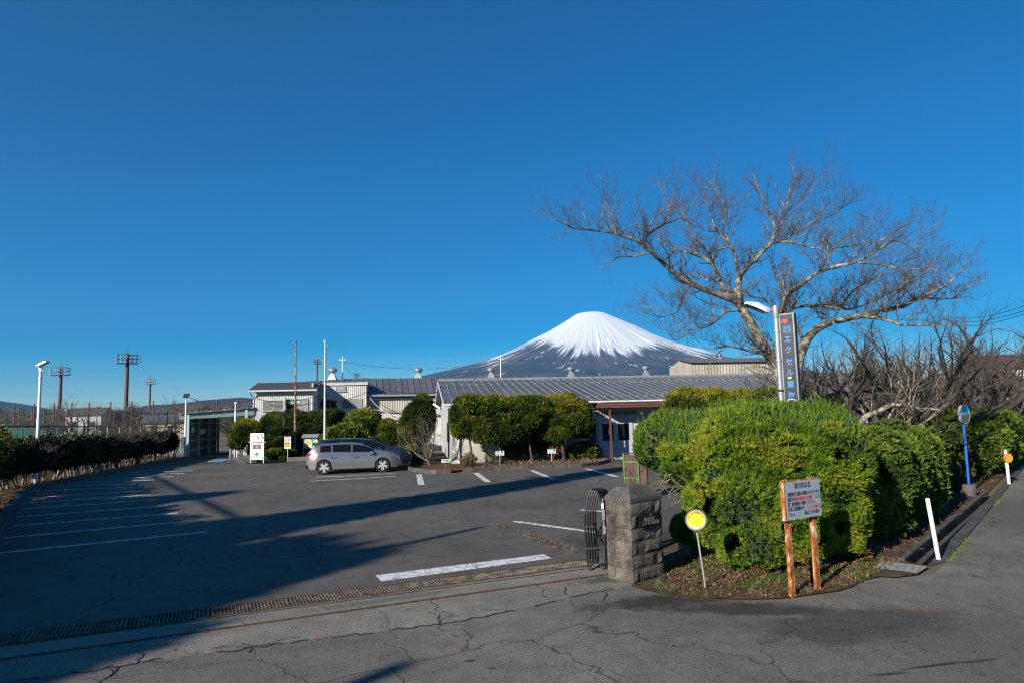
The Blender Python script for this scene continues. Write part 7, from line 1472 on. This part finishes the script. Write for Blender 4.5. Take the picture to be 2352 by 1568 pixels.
    mb = MB(); mb.box((hl - .02, 0, .42), (.06, W * .62, .16)); mb.build('grille', M['black'], root); mb = MB(); mb.box((hl + .012, 0, .45), (.01, .33, .165)); mb.build('number_plate', M['white_board'], root)
    mb = MB(); mb.box((-hl - .005, 0, .80), (.01, .33, .165)); mb.build('number_plate', M['white_board'], root); mb = MB(); mb.box((-hl + .02, 0, .36), (.10, W * .80, .14)); mb.build('rear_bumper_insert', M['black'], root)
    if rear == 'hatch': mb = MB(); mb.box((-hl * .82, 0, 1.41 * H / 1.475), (.26, W * .62, .03), ry=R(6)); mb.build('spoiler', paint, root)
    mb = MB(); mb.tube([(-hl * .55, 0, H - .01), (-hl * .60, 0, H + .05), (-hl * .64, 0, H + .05)], .012, 6); mb.build('aerial', M['black'], root)
    return root
def paint(name, c, metal=.6, rough=.28):
    m, t, b = newmat(name); b.inputs['Base Color'].default_value = (*c, 1); b.inputs['Metallic'].default_value = metal; b.inputs['Roughness'].default_value = rough; b.inputs['Coat Weight'].default_value = .8; b.inputs['Coat Roughness'].default_value = .06; M[name] = m; return m
pm('car_glass', (.006, .008, .010), rough=.06, spec=.45); pm('chrome', (.75, .75, .76), rough=.12, metal=1); pm('tyre', (.016, .016, .017), rough=.85); pm('alloy', (.62, .63, .65), rough=.35, metal=.35); pm('tail_red', (.45, .01, .015), rough=.12); pm('lamp_glass', (.25, .27, .29), rough=.05, spec=.9)
cr, cf = G(746, 1089), G(875, 1083.5); d_ = cf - cr; rzc = math.atan2(d_[1], d_[0]); nrm_ = np.array([-math.sin(rzc), math.cos(rzc), 0]); cen = (cr + cf) / 2 + nrm_ * .88 + np.array([math.cos(rzc), math.sin(rzc), 0]) * .08
car('parked_car', 'grey brown metallic hatchback parked side on before the shrubs', tuple(cen), rzc, paint('grey_metal', (.34, .305, .28), .7, .26), H=1.375)
cen2 = cen + nrm_ * 2.45 + np.array([math.cos(rzc), math.sin(rzc), 0]) * .45
car('parked_car', 'dark blue black estate car parked behind the grey hatchback', tuple(cen2), rzc + R(1), paint('dark_metal', (.040, .052, .075), .6, .15), L=4.75, W=1.78, H=1.50, wb=2.75, rear='estate', win={'front_side_window': (-.05, 1.05), 'rear_side_window': (-1.1, -.15), 'quarter_window': (-1.95, -1.2)}, top=[(-1, .72), (-.99, 1.0), (-.965, 1.15), (-.90, 1.38), (-.84, 1.44), (-.6, 1.47), (-.2, 1.475), (.10, 1.42), (.28, 1.30), (.45, 1.12), (.60, 1.0), (.80, .93), (.93, .80), (1, .6)])
for lb_, px, Y, z_, c, rz in (('blue car partly visible behind the hedge, under the arched limb', 1985, 23, 0, (.03, .10, .28), 8), ('dark blue car behind the hedge right of the blue one', 2065, 25, 0, (.02, .05, .14), 10)):
    p = at(px, 960, Y); car('parked_car', lb_, (p[0], p[1], 0), R(rz), paint('blue_metal_%d' % px, c), alloy=False, group='cars behind the roadside hedge')
# ------------------------------------------------------------------ court, towers, wires, houses
pm('tower_brown', (.10, .038, .028), (.14, .055, .042), 1, .6, world=True); pm('lamp_white', (.35, .36, .37), (.55, .56, .57), 4, .35); pm('fence_green', (.03, .30, .20), (.05, .38, .26), 4, .5); pm('fence_cream', (.50, .50, .38), (.60, .60, .46), 4, .6); pm('wire_black', (.02, .02, .022), rough=.6)
def tower():
    o = thing('floodlight_tower', 'x', 'floodlight tower', (0, 0, 0)); mb = MB(); mb.tube([(0, 0, 0), (0, 0, 9), (0, 0, 18)], [.58, .52, .46], 14); mb.build('pole', M['tower_brown'], o, smooth=True)
    mb = MB(); mb.tube([(0, 0, 18), (0, 0, 18.6), (0, 0, 18.61), (0, 0, 20.8)], [.16, .12, .03, .012], 6); mb.build('lightning_rod', M['wire_black'], o)
    mb = MB()
    for z in (15.3, 16.6, 17.8): mb.tube([(x, y, z) for x, y in [(-2.6, -.9), (-2.2, -1.3), (0, -1.5), (2.2, -1.3), (2.6, -.9), (2.6, .6), (2.2, .9), (-2.2, .9), (-2.6, .6), (-2.6, -.9)]], .07, 5, caps=False)
    for x in (-2.5, -1.2, 1.2, 2.5): mb.tube([(x, -1.2, 15.2), (x, -1.2, 17.9)], .06, 5); mb.tube([(x, .8, 15.2), (x, .8, 17.9)], .06, 5)
    for x in (-1.2, 1.2): mb.tube([(x, -1.3, 16.6), (x, .9, 16.6)], .07, 5)
    mb.box((0, -.3, 15.25), (5.0, 1.8, .06)); mb.build('rack', M['wire_black'], o)
    lp = None
    for z in (15.8, 16.75, 17.6):
        for x in (-3.0, -1.95, -1.3, -.65, .65, 1.3, 1.95, 3.0):
            if lp is None:
                mb = MB(); mb.lathe([(.08, -.25), (.12, -.15), (.22, .10), (.25, .18), (.24, .20), (0, .12)], n=12); lp = mb.build('lamp', M['lamp_white'], o); q = lp
            else: q = lp.copy(); COL.objects.link(q)
            q.location = (x, -1.45 + .15 * abs(x) / 2, z); q.rotation_euler = (R(112), 0, R(8 * x))
    return o
tw0 = tower(); GTW = 'brown floodlight towers around the tennis courts'; first = True
for lb_, px, ty, hw_, rz in (('left brown floodlight tower next to the white lamp post', 141, 843, 42, 15), ('tallest looking brown floodlight tower left of centre of the court', 293.5, 813, 50, 35), ('smallest full floodlight tower, right of the tallest looking one', 345.5, 870, 28, -20), ('floodlight tower rising behind the office roof between the flagpoles', 729, 825, 25, 150), ('floodlight tower barely topping the office roof right of the white flagpole', 818, 857, 18, 160)):
    Y = IF * 6.2 / hw_; H = at(px, ty, Y)[2]; o = copy_tree(tw0); dz = H - 18.0; o.location = (at(px, ty, Y)[0], Y, 0); o['label'] = lb_; o['group'] = GTW; o.rotation_euler = (0, 0, R(rz))
    for c in o.children:
        if c.name.startswith('pole'): c.scale = (1, 1, (H - .1) / 18.0)
        else: c.location = (c.location[0], c.location[1], c.location[2] + dz)
for c in list(tw0.children): bpy.data.objects.remove(c)
bpy.data.objects.remove(tw0)
def netmat(name, c, alpha, sc):
    m, t, b = newmat(name); b.inputs['Base Color'].default_value = (*c, 1); b.inputs['Roughness'].default_value = .7; tr = t.nodes.new('ShaderNodeBsdfTransparent'); mx = t.nodes.new('ShaderNodeMixShader'); mx.inputs[0].default_value = alpha
    t.links.new(tr.outputs[0], mx.inputs[1]); t.links.new(b.outputs[0], mx.inputs[2]); t.links.new(mx.outputs[0], t.nodes['Material Output'].inputs[0]); M[name] = m
netmat('green_mesh', (.03, .16, .11), .40, 1); netmat('cream_mesh', (.25, .26, .20), .34, 1); netmat('tall_net', (.05, .08, .09), .10, 1); netmat('green_screen', (.015, .12, .08), .8, 1)
Zq = lambda x, y: (.2563 * x, 746.5 + .2563 * y)
def fence(name, label, xs_, top_y, Yf, h_bot, pmat, nmat, every=1, pr=.04, rail=True):
    P = []
    for x in xs_: p = at(*Zq(x, top_y(x)), Yf(x)); P.append(p)
    root = thing(name, label, 'fence', (P[0][0], P[0][1], 0)); b = np.array(root.location)
    for p in P: mb = MB(); mb.cyl(tuple(np.array([p[0], p[1], h_bot]) - b), tuple(p - b), pr, n=8); mb.build('post', pmat, root)
    for i in range(len(P) - 1):
        a, c = P[i], P[i + 1]; mb = MB(); v = [np.array([a[0], a[1], h_bot]) - b, np.array([c[0], c[1], h_bot]) - b, c - b, a - b]; mb.add([tuple(q) for q in v], [(0, 1, 2, 3)]); mb.build('mesh_panel', nmat, root)
        if rail: mb = MB(); mb.tube([tuple(a - b), tuple(c - b)], .03, 5); mb.build('rail', M['wire_black'], root)
    return root
fx = [-240, -90, 65, 200, 357, 518, 668, 862]; fence('court_fence', 'green court fence with dark top rail behind the left hedge', fx, lambda x: 900 + x * .006, lambda x: 31 + (x + 240) / 1102 * 9.5, -.1, M['fence_green'], M['green_mesh'])
fx = [862, 965, 1075, 1170, 1262, 1345, 1420, 1492, 1560, 1622]; fence('court_fence', 'cream posted mesh fence between the bare trees and the shed', fx, lambda x: 905 + (x - 862) * .01, lambda x: 41 + (x - 862) / 760 * 16, -.1, M['fence_cream'], M['cream_mesh'])
fx = [-60, 135, 310, 487, 645, 802, 993, 1183, 1375, 1565, 1755, 1946, 2135, 2330]; fence('tall_net', 'tall net on slim brown poles across the far side of the court', fx, lambda x: 705 - x * .022, lambda x: 84.0, 0, M['tower_brown'], M['tall_net'], pr=.075, rail=False)
fx = [50, 173, 288, 398, 503, 604, 700, 790, 872, 950, 1025]; fence('tall_net', 'lower and farther row of brown net poles at the left', fx, lambda x: 742 + x * .018, lambda x: 112.0, 0, M['tower_brown'], M['tall_net'], pr=.075, rail=False)
for a_, b_, c_, d_, m_ in ((-60, 200, 905, 960, 'green_screen'), (-60, 355, 962, 1010, 'green_screen')): pass
o = fence('windbreak_screen', 'dark green windbreak screen low on the far court', [-200, 0, 200, 330], lambda x: 918, lambda x: 48.0, 0, M['fence_green'], M['green_screen'], rail=False)
g = MB(); g.prism([(-75, 34), (-24.5, 42), (-26, 62), (-45, 78), (-110, 78)], -.008, -.002); struct('tennis_court', g, pm('court_sand', (.19, .19, .165), (.25, .245, .21), .4, .95, world=True), 'pale grey sand court behind the green fence')
# ---- masts and wires
def mast(label, px, ty, by, Y, guys):
    t_, b_ = at(px, ty, Y), at(px, by, Y); o = thing('roof_mast', label, 'mast', tuple(b_), 0, 'thin wire masts on the factory roof'); H = t_[2] - b_[2]; mb = MB(); mb.tube([(0, 0, -.2), (0, 0, H * .8), (0, 0, H)], [.06, .05, .02], 6); mb.build('pole', M['alu'], o); mb = MB(); mb.box((0, 0, H * .82), (.55, .06, .06)); mb.cyl((-.25, 0, H * .82), (-.25, 0, H * .90), .04, n=6); mb.cyl((.25, 0, H * .82), (.25, 0, H * .90), .04, n=6); mb.build('cross_arm', M['alu'], o)
    for gx, gy in guys: mb = MB(); e = at(gx, gy, Y) - b_; mb.cyl((0, 0, H * .66), tuple(e), .013, n=3); mb.build('guy_wire', M['wire_black'], o)
    return t_
mA = mast('thin mast with guy wires behind the white flagpole', 786.5, 818, 868, 66, ((737, 869), (812, 862), (770, 848))); mB = mast('thin mast before the dark flank of the mountain', 1150.5, 815, 864, 69, ((1140, 838), (1201, 868), (1172, 862)))
def wire(name, label, a, b, sag, r=.012, root=None, mat='wire_black'):
    a, b = np.array(a), np.array(b); mid = (a + b) / 2; o = thing(name, label, 'cable', tuple(mid)) if root is None else root; mb = MB(); n = 14
    mb.tube([tuple(a + (b - a) * k / n - np.array([0, 0, sag * 4 * (k / n) * (1 - k / n)]) - mid) for k in range(n + 1)], r, 5); mb.build('strand', M[mat], o); return o
wire('overhead_wire', 'long thin wire sagging between the two roof masts', mA - (0, 0, .5), mB - (0, 0, .5), .8, .016)
for lb_, p, q, sg in (('topmost overhead cable in the upper right corner of the trees', (2352 + 60, 678, 40), (2180, 728, 70), .6), ('thicker overhead cable entering at the right edge', (2352 + 60, 692, 40), (2150, 730, 74), .8), ('lower overhead cable running into the bare trees', (2352 + 60, 700, 40), (2120, 735, 78), 1.0)): wire('overhead_cable', lb_, at(*p), at(*q), sg, .022)
pA = at(852, 893, 52.5)
for k, (lb_, p, q, sg) in enumerate((('cable swinging from the office corner over the bay roof', (847, 897, 53), (720, 908, 52.5), .5), ('cable sagging from the office corner to the cream gable', (852, 905, 52), (1003, 940, 46), .9), ('white cable drooping low beside the first one', (849, 912, 52), (950, 940, 48), .8), ('cable from the factory eave up to the gable top', (850, 882, 53), (1006, 900, 44), .3), ('cable along the bay siding under its eave', (722, 910, 51.6), (590, 915, 50.6), .3), ('cable from the shed post to the pole beside it', (583, 925, 50), (541, 930, 47), .4), ('cable running from the black topped lamp post toward the shed', (431, 910, 46.5), (541, 926, 47), .25))):
    wire('service_cable', lb_, at(*p), at(*q), sg, .022, mat='white_trim' if k == 2 else 'wire_black')
# ---- small far houses
def house(label, px, Y, w_, d, h, wallc, roofc, rz=0, z=0, name='far_house'):
    p = at(px, 960, Y); o = thing(name, label, 'house', (p[0], Y, z), R(rz)); mb = MB(); mb.box((0, 0, h / 2), (w_, d, h)); mb.build('wall', M[wallc], o)
    mb = MB(); e = .5; mb.add([(-w_ / 2 - e, -d / 2 - e, h - .1), (w_ / 2 + e, -d / 2 - e, h - .1), (w_ / 2 + e, d / 2 + e, h - .1), (-w_ / 2 - e, d / 2 + e, h - .1), (-w_ / 2 - e, 0, h + d * .25), (w_ / 2 + e, 0, h + d * .25)], [(3, 2, 1, 0), (0, 1, 5, 4), (2, 3, 4, 5), (1, 2, 5), (3, 0, 4)]); mb.build('roof', M[roofc], o)
    for k in range(max(1, int(w_ / 2.5))):
        x = -w_ / 2 + w_ * (k + .5) / max(1, int(w_ / 2.5)); mb = MB(); mb.box((x, -d / 2 - .03, h * .55), (1.2, .06, 1.1)); mb.build('window', M['glass'], o)
pm('house_white', (.50, .49, .46), (.60, .59, .56), 1, .7, world=True); pm('house_tan', (.35, .26, .18), (.42, .33, .24), 1, .7, world=True); pm('roof_blue', (.06, .08, .11), (.09, .11, .14), 1, .5, world=True); pm('roof_brown', (.07, .045, .035), (.11, .07, .055), 1, .6, world=True)
for lb_, px, Y, w_, d, h, wc, rc in (('white house with dark roof far beyond the court, right of the left tower', 205, 150, 7, 6, 4.6, 'house_white', 'roof_brown'), ('tan house far beyond the court between the two big towers', 225, 175, 9, 7, 4.2, 'house_tan', 'roof_brown'), ('small pale house near the left edge beyond the net', 95, 190, 8, 6, 4, 'house_white', 'roof_blue'), ('pale house farther right beyond the court', 385, 180, 7, 6, 4.2, 'house_white', 'roof_blue'), ('low blue roofed house by the shed', 405, 120, 9, 5, 2.6, 'house_tan', 'roof_blue'), ('pale house under the left ridge', 30, 170, 9, 6, 3.6, 'house_tan', 'roof_blue')): house(lb_, px, Y, w_, d, h, wc, rc, 10)
house('low white house with wide brown roof behind the arched limb', 2045, 38, 5.2, 5, 2.15, 'house_white', 'roof_brown', 6, name='low_house'); house('white walled house half hidden by the bare thicket at the right', 2240, 60, 6, 6, 3.6, 'house_white', 'roof_brown', -5); house('pale house high behind the branches at the right edge', 2320, 75, 7, 6, 6.2, 'house_white', 'roof_brown', 0); house('grey roofed house behind the bare tree beside the pylon sign', 1925, 70, 9, 6, 4.4, 'house_tan', 'roof_blue', 0)
for lb_, x0_, x1_, y0_, Y in (('low white garden wall with blue coping right of the mirror', 2262, 2330, 945, 31), ('low white wall with blue coping behind the round mirror', 2170, 2250, 947, 33)):
    a, b = at(x0_, y0_, Y), at(x1_, y0_, Y); o = thing('garden_wall', lb_, 'wall', (a[0], Y, 0)); mb = MB(); w_ = b[0] - a[0]; mb.box((w_ / 2, 0, a[2] / 2 - .08), (w_, .2, a[2] - .16)); mb.build('wall', M['house_white'], o); mb = MB(); mb.box((w_ / 2, 0, a[2] - .06), (w_ + .1, .3, .12)); mb.build('coping', pm('coping_blue', (.12, .28, .42), rough=.6) if 'coping_blue' not in M else M['coping_blue'], o)
p = at(2062, 960, 27); o = thing('white_cabinet', 'tall white cabinet standing before the low brown roofed house', 'cabinet', (p[0], p[1], 0)); mb = MB(); mb.box((0, 0, 1.0), (.55, .5, 2.0)); mb.build('body', M['white_board'], o); mb = MB(); mb.box((0, -.255, 1.0), (.47, .01, 1.8)); mb.build('door', M['white_trim'], o)

# ------------------------------------------------------------------ what stands left of the picture and throws its shade into it
cotl = 1 / math.tan(SUN_EL); back = np.array([-math.sin(SUN_AZ), -math.cos(SUN_AZ), 0])
def caster_base(px, py, h): p = G(px, py); return p + back * h * cotl
GC = 'evergreens standing left of the driveway'
def conifer(label, base, H, rad, seed, broad=False):
    t_ = thing('tall_conifer', label, 'tree', (base[0], base[1], 0), 0, GC); rs = np.random.RandomState(seed); P, N = [], []
    n = int(rad * H * 150); zl = .74 if seed in (13, 16, 17) else .12; n = int(n * (1 if zl < .5 else .45)); z = H * (rs.rand(n) ** .85 * (1 - zl) + zl); r = rad * ((1 - z / H) ** .72 if not broad else np.clip(1 - (z / H) ** 2.6, 0, 1) ** .6) * (.55 + .5 * rs.rand(n) ** .4); a_ = rs.rand(n) * 2 * math.pi; lum = .60 + .75 * vnoise(a_ * 2.2 + seed, z * 1.1); P = np.stack([np.cos(a_) * r * lum, np.sin(a_) * r * lum, z], 1)  # some unseen crowns start high, shaped to let sun patches onto the lot
    kp = vnoise(a_ * 1.6 + seed * 3.1, z * 1.5) > .40; P, a_ = P[kp], a_[kp]; n = len(P)
    V, T_ = scatter(P, np.stack([np.cos(a_), np.sin(a_), np.full(n, .2)], 1), 'fine', 2.4, 5.0, rs); o = rawmesh('foliage', V, np.arange(len(V)).reshape(-1, 3), M['shrub'], t_, tint=T_); o['kind'] = 'stuff'
    tb = Tubes(); tb.add(np.array([(0, 0, z_) for z_ in np.linspace(0, H * .95, 8)]), np.linspace(rad * .12, .03, 8)); tb.build('trunk', M['dark_bark'], t_, base=np.zeros(3))
for lb_, px, py, H, rad, s in (('tall conifer whose shade reaches toward the visitor bays', 1425, 1076, 13.0, 1.2, 1), ('broad conifer beside the tallest one', 900, 1150, 12.0, 1.6, 2), ('conifer shading the middle of the left bays', 640, 1190, 11, 1.8, 3), ('conifer behind the middle one', 575, 1222, 11.5, 2.2, 13), ('broad tree added to fill the last gap in the shade', 655, 1248, 12.5, 2.1, 17), ('slender conifer next to the utility pole', 774, 1284, 12, 1.9, 14), ('conifer shading the lower left of the lot', 700, 1268, 12.5, 1.7, 4), ('conifer over the far left bays', 455, 1137, 10.5, 2.3, 5), ('conifer added to fill the gap in the shade over the bays', 560, 1200, 11, 2.2, 16), ('wide conifer by the gateway', 490, 1370, 10.5, 1.25, 6), ('low wide conifer by the gateway', 330, 1455, 8.5, 1.3, 7)):
    conifer(lb_, caster_base(px, py, H), H, rad, s, s in (3, 13, 15, 16, 5, 17))
up_ = caster_base(1108, 1209, 9.5); o = thing('utility_pole', 'concrete utility pole standing left of the gateway outside the picture', 'utility pole', (up_[0], up_[1], 0)); mb = MB(); mb.cyl((0, 0, 0), (0, 0, 9.5), .15, .10, 14); mb.build('pole', M['cap_concrete'], o); 
h_ = 8.2; a, b = caster_base(735, 1282, h_), caster_base(352, 1092, h_); a[2] = b[2] = h_; dv = (b - a) / np.linalg.norm(b - a)
wire('utility_cable', 'thick bundled cable between utility poles left of the picture', a - dv * .6, b, .0, .085)
c = caster_base(335, 1106, h_ - .9); c[2] = h_ - .9
up2 = caster_base(930, 1524, 8.0); o = thing('utility_pole', 'second concrete utility pole behind the photographer', 'utility pole', (up2[0], up2[1], 0)); mb = MB(); mb.cyl((0, 0, 0), (0, 0, 8.0), .17, .12, 14); mb.build('pole', M['cap_concrete'], o)
